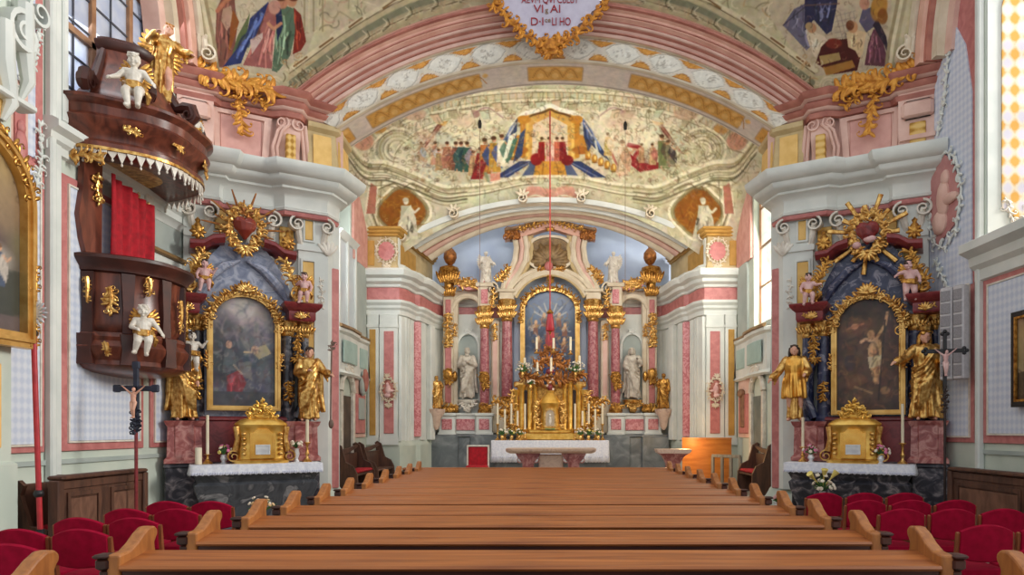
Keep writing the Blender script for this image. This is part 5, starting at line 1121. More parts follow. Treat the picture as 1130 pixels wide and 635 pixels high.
# ------------------------------------------------------------------ upholstered chairs
def make_chair(label):
    t = thing('upholstered_chair', label, 'chair', (0, 0, 0)); n = 14
    def back(off, grow):
        rings = []
        for i in range(n+1):
            q = -1+2*i/n; x = q*(.225-grow); zt = .872-.06*q*q-grow; zb = .535+.05*(1-abs(q))**.6*0+.03*q*q+grow; yb = .03*(1-q*q)
            rings.append((x, zb, zt, yb))
        return rings
    m = MB(); R = []
    for x, zb, zt, yb in back(0, 0):
        k = 10; ring = []
        for j in range(k):
            a = 2*PI*j/k; zc, hz = (zb+zt)/2, (zt-zb)/2; sq = lambda c: math.copysign(abs(c)**.35, c)
            ring.append((x, -yb+.028*sq(math.sin(a))+.06*((zc+hz*sq(math.cos(a)))-.5)*-1, zc+hz*sq(math.cos(a))))
        R.append(ring)
    m.loft(R); m.build('backrest', RED, t)
    m = MB(); R = []
    for i, z in enumerate((.40, .405, .43, .46, .47)):
        w = (.21, .228, .232, .228, .205)[i]; R.append([(w*math.copysign(abs(math.cos(a))**.4, math.cos(a)), .24+w*math.copysign(abs(math.sin(a))**.4, math.sin(a)), z) for a in (2*PI*j/24 for j in range(24))])
    m.loft(R); m.build('seat', RED, t)
    m = MB(); m.bb(-.22, .22, .03, .46, .36, .4, .01); m.build('seat_frame', CHAIRW, t)
    for s in (-1, 1):
        x = s*.237
        m = MB(); m.prism([(.02, 0), (.06, 0), (.055, .42), (.03, .6), (.004, .79), (-.01, .8), (-.026, .79), (-.01, .6), (.015, .42)], x-.014, x+.014, None, 'x'); m.build('leg', CHAIRW, t)
        m = MB(); m.prism([(.43, 0), (.465, 0), (.475, .42), (.43, .42)], x-.014, x+.014, None, 'x'); m.build('leg', CHAIRW, t)
        m = MB(); m.bb(x-.012, x+.012, .03, .46, .36, .4, .006); m.bb(x-.01, x+.01, .04, .45, .16, .185, .005); m.build('side_rail', CHAIRW, t)
    return t
CH0 = make_chair('x'); first = [True]
def chair(x, d, label):
    if first[0]: CH0.location = (x, d, 0); CH0['label'] = label; CH0['group'] = 'red upholstered chairs beside the pews'; first[0] = False
    else: dup(CH0, (x, d, 0), None, label, 'red upholstered chairs beside the pews')
nm = ['nearest', 'second', 'third', 'fourth', 'backmost']
for i, d in enumerate((4.96, 5.7, 6.43, 7.16, 7.9)):
    for j, x in enumerate((-3.92, -4.44)): chair(x, d, 'red upholstered chair left of the pews, %s row, %s' % (nm[i], ('beside the pew ends' if j == 0 else 'outer seat towards the wall')))
for i, (d, x0, k) in enumerate(((4.96, 3.64, 1), (5.95, 3.8, 2), (7.15, 3.69, 3), (8.05, 3.73, 3), (8.95, 3.6, 3))):
    for j in range(k): chair(x0+j*.53, d, 'red upholstered chair right of the pews, %s row, %s' % (nm[i], ('beside the pew ends', 'second from the pew ends', 'outer seat towards the wall')[j]))

# ------------------------------------------------------------------ wall stalls and chancel benches
def stall(name, label, x, y0, y1, s, h, full=True):
    """panelled prie-dieu front parallel to the side wall with its bench behind; s=-1 left wall"""
    t = thing(name, label, 'stall', (x, y0, 0)); L = y1-y0; d = -s
    m = MB(); m.bb(-.03*d, .03*d, 0, L, .05, h-.05); m.bb(.02*d, .045*d, 0, L, h-.16, h-.06, .008); m.bb(.02*d, .05*d, 0, L, .05, .16, .008); fp_ = m.build('front_panel', WALNUT, t)
    n = 2 if L > 1.2 else 1; w = L/n
    for i in range(n):
        a, b = i*w+.1, (i+1)*w-.1
        m = MB(); m.frame([(a, .2), (b, .2), (b, h-.2), (a, h-.2)], [(a+.05, .25), (b-.05, .25), (b-.05, h-.25), (a+.05, h-.25)], -.05*d, -.02*d, rotz(PI/2)); m.build('panel_moulding', WALNUT, fp_)
        m = MB(); m.bb(.025*d, .04*d, a+.06, b-.06, .27, h-.27, .008); m.build('field', WALNUTL, fp_)
    m = MB(); m.bb(-.1*d, .09*d, -.04, L+.04, h-.05, h, .015); m.build('top_rail', WALNUT, t)
    for y in (-.03, L+.03): 
        m = MB(); m.bb(-.06*d, .07*d, y-.05, y+.05, 0, h-.05, .012); m.build('end_post', WALNUT, t)
    for y in (.0, L):
        m = MB(); m.prism([(-.1*d, 0), (-.55*d, 0), (-.55*d, .95), (-.5*d, 1.08), (-.42*d, 1.12), (-.36*d, 1.06), (-.4*d, .95), (-.3*d, .6), (-.1*d, .55)], y-.03, y+.03); o = m.build('bench_end', WALNUT, t, False)
    m = MB(); m.bb(-.52*d, -.2*d, .05, L-.05, .42, .48, .01); m.build('seat', WALNUT, t)
    m = MB(); m.bb(-.52*d, -.22*d, .08, L-.08, .48, .55, .025); m.build('seat_cushion', REDC, t)
    m = MB(); m.bb(-.57*d, -.52*d, .0, L, .3, 1.06, .01); m.tube([(-.62*d, L*.5, 1.08), (-.36*d, L*.5, 1.08)], .055, 12); m.build('bench_back', WALNUT, t)
    return t
stall('choir_stall', 'dark walnut panelled stall by the left wall below the pulpit', -5.58, 7.7, 9.25, -1, 1.17)
stall('choir_stall', 'dark walnut panelled stall by the right wall beside the altar', 5.72, 6.6, 9.6, 1, 1.17)
def bench(name, label, x, y0, y1, s, zb=.3, h=1.05, cushion=True, c=WALNUT):
    t = thing(name, label, 'bench', (x, y0, zb)); L = y1-y0; d = -s
    m = MB(); m.bb(0, .05*d, 0, L, .1, h-.18, .01); m.prism([(0, h-.2), (L*.5, h-.16), (L, h-.05), (L, h), (L*.6, h-.06), (0, h-.1)], 0, .06*d, None, 'x'); m.build('back_panel', c, t)
    m = MB(); m.bb(.05*d, .42*d, .03, L-.03, .4, .45, .01); m.build('seat', c, t)
    if cushion: m = MB(); m.bb(.06*d, .42*d, .06, L-.06, .45, .52, .025); m.build('seat_cushion', REDC, t)
    for y in (0, L):
        m = MB(); m.prism([(0, -zb*0), (.46*d, 0), (.44*d, .45), (.36*d, .62), (.2*d, .7), (.1*d, h), (.0, h+.06), (-.06*d, h+.02), (-.03*d, h-.1), (-.02*d, .5)], y-.035, y+.035); m.build('end_panel', c, t, False)
    return t
bench('choir_bench', 'dark wooden chancel bench with red cushion, nearer one behind the left altar pier', -4.55, 14.5, 15.9, -1)
bench('choir_bench', 'dark wooden chancel bench without cushion, farther one along the left chancel wall', -4.5, 16.05, 17.7, -1, cushion=False)
bench('choir_bench', 'brown wooden chancel bench with red cushion behind the right altar pier', 4.75, 14.5, 15.6, 1)
t = thing('railing', 'pale slatted wooden railing beside the brown bench in the right chancel', 'railing', (4.25, 16.4, .3), math.radians(-52))
GRW = mk('grey_lit_wood', rgb(146, 138, 124), rgb(120, 112, 100), 4, .6, stretch=(5, 5, 1))  # light on the slats put into the grey of the wood
m = MB(); m.bb(-.42, .42, -.03, .03, .72, .8, .01); m.build('top_rail', GRW, t); m = MB(); m.bb(-.42, .42, -.025, .025, .05, .12, .01); m.build('bottom_rail', GRW, t)
for x in (-.4, -.12, .14, .4): m = MB(); m.bb(x-.04, x+.04, -.025, .025, 0, .76, .008); m.build('slat', GRW, t)
# curved light-wood screen, marble ambo, red chair and marble people's altar
t = thing('wooden_screen', 'warmly lit orange wooden screen against the right chancel pilasters', 'screen', (3.95, 17.35, .3))
m = MB(); pl = [(-.55, .1), (-.3, -.04), (0, -.1), (.3, -.1), (.66, -.02)]; m.sweep(pl, [(0, 0), (.03, 0), (.03, 1.16), (0, 1.16)]); m.sweep(pl, [(-.04, 0), (0, 0), (0, 1.16), (-.04, 1.16)]); m.build('panel', mk('orange_lit_wood', rgb(216, 136, 58), rgb(190, 108, 40), 2, .45, detail=6, stretch=(1, 1, 6)), t)  # orange of the warm lamplight put into the wood colour
m = MB(); m.sweep(pl, [(-.06, 1.15), (.05, 1.15), (.05, 1.2), (-.06, 1.2)]); m.build('top_rail', mk('orange_lit_rail', rgb(206, 140, 76), rgb(180, 110, 52), 3, .45), t)  # rail colour carries the same warm light
t = thing('ambo', 'pinkish marble ambo with flared top in front of the orange screen', 'lectern', (2.92, 16.2, .3))
m = MB(); m.prism([(-.36, .84), (.36, .84), (.4, .9), (.4, .94), (-.4, .94), (-.4, .9)], -.25, .25); m.build('top_slab', MPINKW, t)
m = MB(); m.loft([[(a*w, b*w*.7, z) for a, b in ((-1, -1), (1, -1), (1, 1), (-1, 1))] for w, z in ((.34, .84), (.24, .76), (.16, .6), (.14, .3), (.2, .1), (.3, .04), (.3, 0))]); m.build('pedestal', MRED, t)
t = thing('armchair', 'red upholstered armchair with white frame left of the altar cloth', 'chair', (-1.93, 18.2, .3))
m = MB(); m.bb(-.26, .26, 0, .06, .35, .95, .03); m.build('backrest', REDC, t); m = MB(); m.frame([(-.3, .3), (.3, .3), (.3, .99), (-.3, .99)], [(-.26, .34), (.26, .34), (.26, .95), (-.26, .95)], -.01, .07); m.build('back_frame', IVORY, t)
m = MB(); m.bb(-.28, .28, -.5, .02, .36, .46, .03); m.build('seat', REDC, t)
for x in (-.27, .27):
    for y in (-.47, .03): m = MB(); m.tube([(x, y, 0), (x*.98, y, .2), (x, y, .38)], [.022, .028, .03], 8); m.build('leg', IVORY, t)
t = thing('table_altar', 'marble altar table with overhanging slab in front of the white-clothed high altar', 'altar', (0.02, 16.6, .3))
m = MB(); m.loft([[(a*w, b*(w-.66), z) for a, b in ((-1, -1), (1, -1), (1, 1), (-1, 1))] for w, z in ((.98, .83), (1.06, .87), (1.08, .9), (1.08, .95))]); m.build('top_slab', MPINKW, t)
for x in (-.55, .55):
    m = MB(); m.prism([(x-.3, .83), (x+.3, .83), (x+.24, .72), (x+.14, .6), (x+.12, .3), (x+.26, .1), (x+.26, 0), (x-.26, 0), (x-.26, .1), (x-.12, .3), (x-.14, .6), (x-.24, .72)], -.25, .25); volute(m, (x-.2, .68), .12, 1.3, -.3, -.2, None, -1); volute(m, (x+.2, .68), .12, 1.3, -.3, -.2, None, 1); m.build('support', MRED, t)
m = MB(); m.bb(-.3, .3, -.12, .12, 0, .8, .02); m.build('central_block', MPINKW, t)
# ------------------------------------------------------------------ pulpit on the left wall
PC = (-6.19, 9.75)
def half(prof, n=40, a0=-PI/2, a1=PI/2, lob=0.0, m=None):
    m = m or MB(); rings = []
    for r, z in prof:
        rings.append([(r*(1+lob*abs(math.sin(3*t)))*math.cos(t), r*(1+lob*abs(math.sin(3*t)))*math.sin(t), z) for t in (a0+(a1-a0)*j/n for j in range(n+1))])
    m.loft(rings); return m
def onP(r, th, z): return frameM((r*math.cos(th), r*math.sin(th), z), th+PI/2)    # local -y points outwards
PU = thing('pulpit', 'carved dark mahogany pulpit basket with gilded ornaments on the left wall', 'pulpit', (PC[0], PC[1], 0))
half([(.72, 2.98), (.79, 3.1), (.77, 3.3), (.76, 3.5), (.78, 3.74), (.80, 3.80)], lob=.03).build('basket', PULP, PU)
half([(.80, 3.78), (.84, 3.8), (.85, 3.85), (.9, 3.9), (.94, 3.95), (.94, 3.99), (.86, 4.02), (.8, 4.02)], lob=.03).build('rim_moulding', PULPD, PU)
half([(.05, 2.44), (.3, 2.45), (.6, 2.47), (.78, 2.51), (.84, 2.56), (.82, 2.62), (.88, 2.72), (.9, 2.8), (.84, 2.88), (.86, 2.93), (.82, 2.99), (.75, 3.0)], lob=.03).build('base_moulding', PULP, PU)
for th in (-82, -50, -15, 20, 60):
    m = MB(onP(.80, math.radians(th), 0)); m.prism([(-.07, 2.98), (.07, 2.98), (.06, 3.3), (.08, 3.78), (-.08, 3.78), (-.06, 3.3)], -.05, .03); m.build('pilaster', PULPD, PU)
    m = MB(onP(.86, math.radians(th), 0)); m.prism([(-.1, 2.56), (.1, 2.56), (.08, 2.75), (.1, 2.96), (-.1, 2.96), (-.08, 2.75)], -.06, .05); m.build('corbel', PULPD, PU)
for i, (th, z, h, w) in enumerate(((-64, 3.42, .3, .2), (-33, 3.66, .2, .13), (5, 3.35, .42, .16), (-82, 3.55, .3, .1), (-66, 2.76, .14, .1), (36, 3.4, .34, .18))):
    m = MB(onP(.835 if abs(z-2.76) > .1 else .93, math.radians(th), z)); rocaille(m, [(-.05, h*.5), (.02, h*.2), (-.01, -h*.2), (.02, -h*.55)], w*.62, 10, i+3, -.01, r=.14); m.tube([(0, -.02, h*.5), (.015, -.03, 0), (0, -.02, -h*.6)], [.03, .025, .008], 7); m.build('gilded_ornament', GOLD, PU)
# back board
m = MB(); m.prism([(-.82, 4.0), (-.52, 4.0), (-.5, 5.3), (-.86, 5.3), (-.88, 4.9), (-.96, 4.5), (-.9, 4.2)], .02, .1, None, 'x'); m.build('back_board', PULP, PU)
m = MB(); m.prism([(.55, 4.0), (.72, 4.0), (.74, 5.3), (.55, 5.3)], .02, .08, None, 'x'); m.build('back_board', IVORY, PU)
m = MB(onP(.12, -PI/2*.0, 0) @ Matrix.Identity(4)); 
for z, yy in ((5.05, -.78),):
    rocaille(m, [(-.62, 5.15), (-.66, 4.95), (-.6, 4.75)], .14, 7, 4)
m.build('gilded_ornament', GOLD, PU)
m = MB(onP(.12, 0, 0)); rocaille(m, [(.2, 5.1), (.35, 5.05), (.55, 5.02)], .12, 6, 6); m.build('gilded_ornament', GOLD, PU)
# red curtain
m = MB(); m.grid(lambda u, v: (.19+.035*math.sin(u*34)+.02*math.sin(u*13+v*2), -.48+.98*u, 4.045+1.155*v-.14*u*v), 70, 10); tc = m.build('door_curtain', REDC, None); tc.location = (PC[0], PC[1], 0)
s_ = tc.modifiers.new('s', 'SOLIDIFY'); s_.thickness = .012; tag(tc, 'bright red velvet curtain hanging behind the pulpit basket', 'curtain')
# sounding board
SB = thing('sounding_board', 'tall dark mahogany pulpit canopy with scalloped white fringe', 'canopy', (PC[0], PC[1]+.05, 0))
half([(.05, 5.4), (.5, 5.36), (.96, 5.32), (1.02, 5.34), (1.02, 5.44), (.94, 5.5), (.96, 5.58), (1.06, 5.66), (1.1, 5.74), (1.04, 5.8), (1.06, 5.9), (1.14, 5.96), (1.14, 6.0), (1.0, 6.06), (.85, 6.08), (.6, 6.09)], lob=.05).build('cornice', PULP, SB)
half([(.98, 6.06), (.9, 6.12), (.82, 6.22), (.72, 6.4), (.6, 6.62), (.52, 6.8), (.5, 6.92), (.3, 6.93)], lob=.03).build('crown', PULP, SB)
half([(.46, 6.88), (.52, 6.92), (.56, 6.98), (.56, 7.02), (.5, 7.05), (.5, 7.08), (.1, 7.1)], lob=.03).build('crown_moulding', PULPD, SB)
for th in (-80, -40, 0, 40):
    m = MB(onP(.0, math.radians(th), 0) @ rotz(-PI/2)); p = [(1.0, 6.12), (1.06, 6.2), (1.02, 6.32), (.92, 6.34), (.82, 6.32), (.74, 6.45), (.62, 6.7), (.54, 6.88)]
    m.tube([(a, 0, b) for a, b in p], [.06, .09, .09, .08, .07, .06, .05, .04], 8); volute(m, (1.0, 6.22), .12, 1.3, -.08, .08, None, -1); m.build('scroll_rib', PULPD, SB)
m = MB()
for i in range(30):
    th = -PI/2+PI*(i+.5)/30; r = 1.0; L = .17 if i % 2 else .12
    m.prism([(-.05, 0), (.05, 0), (.05, -.04), (.0, -L), (-.05, -.04)], -.012, .012, onP(r*(1+.05*abs(math.sin(3*th))), th, 5.36)); m.ell((0, 0, -L-.012), (.016, .016, .022), 7, 5, onP(r*(1+.05*abs(math.sin(3*th))), th, 5.36))
m.build('fringe', IVORY, SB)
m = MB(); half([(1.0, 5.36), (1.03, 5.34), (1.03, 5.38), (1.0, 5.39)], lob=.05, m=m); m.build('fringe_band', GOLD, SB)
for i, (th, z, w, h) in enumerate(((-78, 5.2, .15, .2), (22, 5.6, .16, .16), (-20, 5.62, .1, .08), (-52, 5.62, .1, .08))):
    m = MB(onP(1.08, math.radians(th), z)); rocaille(m, [(-h, 0), (0, .04), (h, 0)], w, 8, i+11, r=.15); m.build('gilded_ornament', GOLD, SB)
WINGG = GOLDO
# figures of the pulpit
statue('angel_statue', 'large gilded winged angel seated atop the pulpit canopy', 'statue', (-5.66, 9.75, 6.36), .7, 1.22, dict(head=(.02, -.05, .915), elL=(.2, -.08, .7), wrL=(.26, -.2, .66), elR=(-.16, -.1, .68), wrR=(-.12, -.24, .72), knL=(.08, -.12, .3), anL=(.1, -.02, .05), knR=(-.05, -.06, .27)), FLESH, GOLD, HAIRG, 'short', robe=dict(wide=1.1, flare=1.25), wings=WINGG, seed=4, tilt=.12)
statue('cherub_statue', 'white cherub with golden wings sitting on the front of the pulpit canopy', 'statue', (-5.42, 8.86, 5.8), .35, .82, dict(elL=(.2, -.06, .58), wrL=(.27, -.1, .5), elR=(-.22, -.05, .56), wrR=(-.3, -.12, .5), knL=(.09, -.16, .32), anL=(.08, -.17, .1), knR=(-.09, -.17, .3), anR=(-.05, -.18, .08)), IVORY, GOLD, IVORY, child=True, wings=WINGG, seed=1)
statue('cherub_statue', 'small white cherub on the right rim of the pulpit canopy', 'statue', (-5.38, 10.3, 6.0), .6, .52, dict(elR=(-.22, -.02, .7), wrR=(-.24, -.08, .84)), IVORY, GOLD, IVORY, child=True, wings=WINGG, seed=2)
statue('cherub_statue', 'white cherub with golden wings clinging to the pulpit basket', 'statue', (-5.4, 9.03, 2.66), .45, .72, dict(elL=(.22, -.02, .56), wrL=(.3, -.06, .44), elR=(-.19, -.08, .54), wrR=(-.1, -.16, .5), knL=(.09, -.14, .28), anL=(.05, -.1, .06), knR=(-.08, -.15, .28), anR=(-.13, -.08, .1)), IVORY, GOLD, IVORY, child=True, wings=WINGG, seed=3)

# ------------------------------------------------------------------ processional crucifix, red staff, wall pictures, loudspeaker
t = thing('processional_crucifix', 'dark processional crucifix with pale corpus standing by the left stall', 'crucifix', (-5.42, 8.9, 0))
m = MB(); m.tube([(0, 0, .0), (0, 0, 1.75)], .022, 10); m.lathe([(.16, 0), (.16, .03), (.08, .06), (.03, .1)], n=16); m.build('staff', MREDD, t)
m = MB(); m.bb(-.035, .035, -.02, .02, 1.7, 2.54, .01); m.bb(-.25, .25, -.02, .02, 2.2, 2.27, .01)
for x, z in ((-.25, 2.235), (.25, 2.235), (0, 2.54)): m.bb(x-.05, x+.05, -.022, .022, z-.05, z+.05, .012)
rocaille(m, [(0, 1.62), (0, 1.75), (0, 1.95)], .1, 10, 3, r=.22); m.build('cross', mk('blue_black_wood', rgb(44, 50, 70), rgb(30, 34, 50), 5, .5), t)
def corpus(H, mat, parent, loc):
    J = dict(ADULT); J.update(head=(.03, -.03, .9), shL=(.1, 0, .8), elL=(.21, 0, .89), wrL=(.31, 0, .98), shR=(-.1, 0, .8), elR=(-.21, 0, .89), wrR=(-.31, 0, .98), knL=(.03, -.05, .28), anL=(.015, 0, .06), knR=(-.03, -.05, .28), anR=(-.015, 0, .06))
    o = put('corpus', remeshed(body_mb(J, H), 'corpus', H*.013, 1), mat, parent); o.location = loc; return o
corpus(.42, FLESH, t, (0, -.06, 1.84))
t = thing('processional_staff', 'red lacquered staff with radiant silver head by the left stall', 'staff', (-5.61, 7.48, 0))
m = MB(); m.tube([(0, 0, .55), (-.04, 0, 1.7), (-.075, 0, 2.78)], .028, 10); m.build('pole', REDPOLE, t)
m = MB(); m.tube([(0, 0, 0), (0, 0, .6)], .04, 10); m.lathe([(.12, 0), (.12, .03), (.04, .05)], n=14); m.build('holder', BLACK, t)
m = MB(); m.ell((-.018, 0, .99), (.05, .05, .05)); m.build('knop', BLACK, t)
m = MB(Matrix.Translation((-.08, 0, 2.98)))
for k in range(18): a = 2*PI*k/18; leaf(m, (.07*math.cos(a), .07*math.sin(a)), a, .1, .035)
m.frame([(.085*math.cos(a), .085*math.sin(a)) for a in np.linspace(0, 2*PI, 24)[:-1]], [(.05*math.cos(a), .05*math.sin(a)) for a in np.linspace(0, 2*PI, 24)[:-1]], -.02, .02); m.ell((0, 0, 0), (.045, .02, .045)); m.tube([(.0, 0, -.22), (0, 0, -.08)], [.03, .02], 8); m.build('radiant_head', SILVER, t)
m = MB(Matrix.Translation((-.078, 0, 2.76))); m.ell((0, 0, 0), (.045, .045, .05)); m.build('knop', BLACK, t)

def canvas_obj(name, kind, outline, y, parent, w, h, x0, z0, n=60, mat=None):
    """painted canvas clipped to an outline function half(z) -> half width"""
    m = MB(); U, V = [], []; nz = 90
    for j in range(nz+1):
        z = z0+h*j/nz; hw = outline(z)
        for i in range(n+1):
            x = -hw+2*hw*i/n; m.v.append((x0+x, y, z)); U.append(.5+x/w); V.append(j/nz)
    k = n+1; m.f = [(j*k+i, j*k+i+1, (j+1)*k+i+1, (j+1)*k+i) for j in range(nz) for i in range(n)]
    return paintmesh(name, m, canvas_lin(kind, U, V), parent, OILPAINT)
t = thing('framed_painting', 'framed Madonna picture in a dark frame on the right wall', 'picture', (XR-.1, 8.72, 0), -PI/2)
m = MB(); m.frame([(-.5, 2.0), (.5, 2.0), (.5, 3.28), (-.5, 3.28)], [(-.42, 2.08), (.42, 2.08), (.42, 3.2), (-.42, 3.2)], -.05, .03); m.build('frame', BLACK, t)
m = MB(); m.frame([(-.43, 2.07), (.43, 2.07), (.43, 3.21), (-.43, 3.21)], [(-.4, 2.1), (.4, 2.1), (.4, 3.18), (-.4, 3.18)], -.06, -.03); m.build('inner_slip', GOLDO, t)
canvas_obj('canvas', 'madonna', lambda z: .41, -.02, t, .82, 1.14, 0, 2.07)
t = thing('framed_painting', 'large arched altar painting in a gilded frame at the left picture edge', 'picture', (-5.76, 6.78, 0), PI/2)
def arch_half(hw, zs, zc): return lambda z: hw if z <= zs else hw*math.sqrt(max(1e-4, 1-((z-zs)/(zc-zs))**2))
def arch_outline(hw, z0, zs, zc, n=24, x0=0.0): return [(x0-hw, z0), (x0+hw, z0)]+[(x0+hw*math.cos(PI*i/n), zs+(zc-zs)*math.sin(PI*i/n)) for i in range(n+1)]
canvas_obj('canvas', 'nave', arch_half(.62, 4.1, 4.72), 0, t, 1.24, 2.02, 0, 2.72)
m = MB(); m.frame(arch_outline(.74, 2.58, 4.1, 4.86), arch_outline(.6, 2.74, 4.1, 4.7), -.09, .03); m.frame(arch_outline(.68, 2.64, 4.1, 4.8), arch_outline(.64, 2.68, 4.1, 4.76), -.12, -.08); m.build('frame', FRAMEG, t)
m = MB(); rocaille(m, [(.7*math.cos(a), 4.1+.74*math.sin(a)) for a in np.linspace(.1, PI-.1, 14)], .16, 22, 6, -.08); m.build('gilded_carving', GOLDO, t)
for z_ in (3.2, 2.6): m = MB(); rocaille(m, [(.72, z_), (.73, z_+.3)], .09, 6, 2, -.08); m.build('gilded_carving', GOLDO, t)
t = thing('column_loudspeaker', 'pair of slim grey column loudspeakers on the wall right of the altar', 'loudspeaker', (6.12, 10.3, 2.45), math.radians(-62))
for x, r in ((-.1, .12), (.1, -.12)):
    T_ = frameM((x, 0, 0), r); m = MB(T_); m.bb(-.09, .09, -.06, .08, 0, 1.42, .02); cb = m.build('cabinet', GREYM, t)
    m = MB(T_)
    for k in range(7): m.bb(-.07, .07, -.068, -.058, .06+k*.19, .22+k*.19, .004)
    m.build('grille', mk('speaker_mesh', rgb(150, 146, 150), rgb(132, 128, 132), 60, .6), cb)
m = MB(); m.bb(-.03, .03, .06, .42, .3, .36); m.bb(-.03, .03, .06, .42, 1.05, 1.11); m.bb(-.02, .02, .08, .12, .2, 1.2); m.build('wall_bracket', BLACK, t)
# ------------------------------------------------------------------ side altars
ROOT = {-1: (-5.2, 11.55, PI/6), 1: (5.4, 11.55, -PI/6)}
def loc2(s, px, py, v):
    """photo pixel on the altar's plane v (local depth) -> local (x, z)"""
    k = (px-CX)/F; x0, y0, a = ROOT[s]; c, q = math.cos(a), math.sin(a)
    u = (k*(y0+v*c)-x0+v*q)/(c-k*q); d = y0+u*q+v*c
    return u, zz(py, d)
def world(s, u, v, z):
    x0, y0, a = ROOT[s]; c, q = math.cos(a), math.sin(a); return (x0+u*c-v*q, y0+u*q+v*c, z)
def cloth_obj(name, label, x0, x1, y0, y1, z, drop, loc, rz, lace=True):
    """linen over a table top: flat top, front and end falls with a scalloped hem"""
    t = thing(name, label, 'altar cloth', loc, rz); m = MB(); n = 160
    path = [(x0-.012, y1)]; 
    ring = []
    def edge(i):   # walk: left end back -> left front -> right front -> right back
        P = [(x0, y1), (x0, y0), (x1, y0), (x1, y1)]; L = [abs(y1-y0), abs(x1-x0), abs(y1-y0)]; T = sum(L); d = T*i/n
        for k in range(3):
            if d <= L[k] or k == 2: f = min(1, d/L[k]); return (P[k][0]+(P[k+1][0]-P[k][0])*f, P[k][1]+(P[k+1][1]-P[k][1])*f), T*i/n
            d -= L[k]
    rows = []
    for r, (fz, out) in enumerate(((0, 0), (.02, .012), (.35, .018), (.7, .026), (1, .03))):
        row = []
        for i in range(n+1):
            (x, y), d = edge(i); cx, cy = (x0+x1)/2, (y0+y1)/2
            sx = -1 if x < x0+.001 else (1 if x > x1-.001 else 0); sy = -1 if y < y0+.001 else 0
            w = (.008*math.sin(d*23)+.006*math.sin(d*41))*fz; h = drop*fz-(.022*abs(math.sin(d*PI/.085)) if fz == 1 else 0)
            row.append((x+sx*(out+w), y+sy*(out+w), z+.012-h))
        rows.append(row)
    m.loft(rows, closed=False); m.add([(x0, y0, z+.012), (x1, y0, z+.012), (x1, y1, z+.012), (x0, y1, z+.012)], [(0, 1, 2, 3)])
    o = m.build('linen', CLOTH, t); sd = o.modifiers.new('s', 'SOLIDIFY'); sd.thickness = .006; sd.offset = 1
    if lace:
        m = MB()
        for i in range(2, n-1, 2):
            (x, y), d = edge(i)
            if y < y0+.001: m.ell((x, y0-.036, z-drop*.72), (.018, .006, .024), 8, 5)
        m.build('lace_border', mk('lace', rgb(208, 210, 226), rgb(196, 198, 216), 30, .8), t)
    return t
def bouquet(name, label, loc, h, cols, seed, vase=None, n=16, spread=.12, group=None):
    t = thing(name, label, 'flowers', loc, 0, group); rs = random.Random(seed); vh = h*.42
    m = MB(); m.lathe([(.0, 0), (.045, 0), (.05, .01), (.03, vh*.25), (.055, vh*.6), (.04, vh*.9), (.05, vh), (.035, vh)], n=14); m.build('vase', vase or SILVER, t)
    m = MB()
    for k in range(26):
        a = rs.uniform(0, 2*PI); e = rs.uniform(.1, 1.4); d = Vector((math.cos(a)*math.cos(e), math.sin(a)*math.cos(e), math.sin(e))); p = Vector((0, 0, vh)); q = p+d*rs.uniform(.5, 1)*spread*1.2+Vector((0, 0, .02))
        m.tube([p, (p+q)/2+Vector((0, 0, .02)), q], [.005, .014, .003], 5, flat=.4)
    m.build('leaves', GREENL, t)
    for ci, c in enumerate(cols):
        m = MB()
        for k in range(n//len(cols)):
            a = rs.uniform(0, 2*PI); e = rs.uniform(.05, 1.35); d = Vector((math.cos(a)*math.cos(e), math.sin(a)*math.cos(e), math.sin(e))); q = Vector((0, 0, vh+.03))+d*spread*rs.uniform(.7, 1.15)
            for j in range(6):
                b = 2*PI*j/6; R = d.to_track_quat('Z', 'X').to_matrix(); o_ = R @ Vector((math.cos(b)*.017, math.sin(b)*.017, .004)); m.ell(q+o_, (.016, .016, .013), 6, 5)
            m.ell(q+d*.008, (.012, .012, .012), 6, 5)
        m.build('blossoms', c, t)
    return t
def candle(label, loc, hs, hc, r=.022, group=None, gold=GOLD):
    t = thing('altar_candle', label, 'candle', loc, 0, group); m = MB()
    m.lathe([(0, 0), (.075, 0), (.08, .015), (.055, .04), (.025, .07), (.02, hs*.3), (.04, hs*.42), (.022, hs*.52), (.018, hs*.8), (.03, hs*.9), (.058, hs*.97), (.055, hs), (.02, hs)], n=14); m.build('candlestick', gold, t)
    m = MB(); m.lathe([(0, hs-.01), (r, hs-.01), (r*.95, hs+hc), (r*.5, hs+hc+.005), (.0, hs+hc+.004)], n=12); tp_ = m.build('taper', WAX, t)
    m = MB(); m.tube([(0, 0, hs+hc), (.002, 0, hs+hc+.018)], .0025, 5); m.build('wick', BLACK, tp_); return t
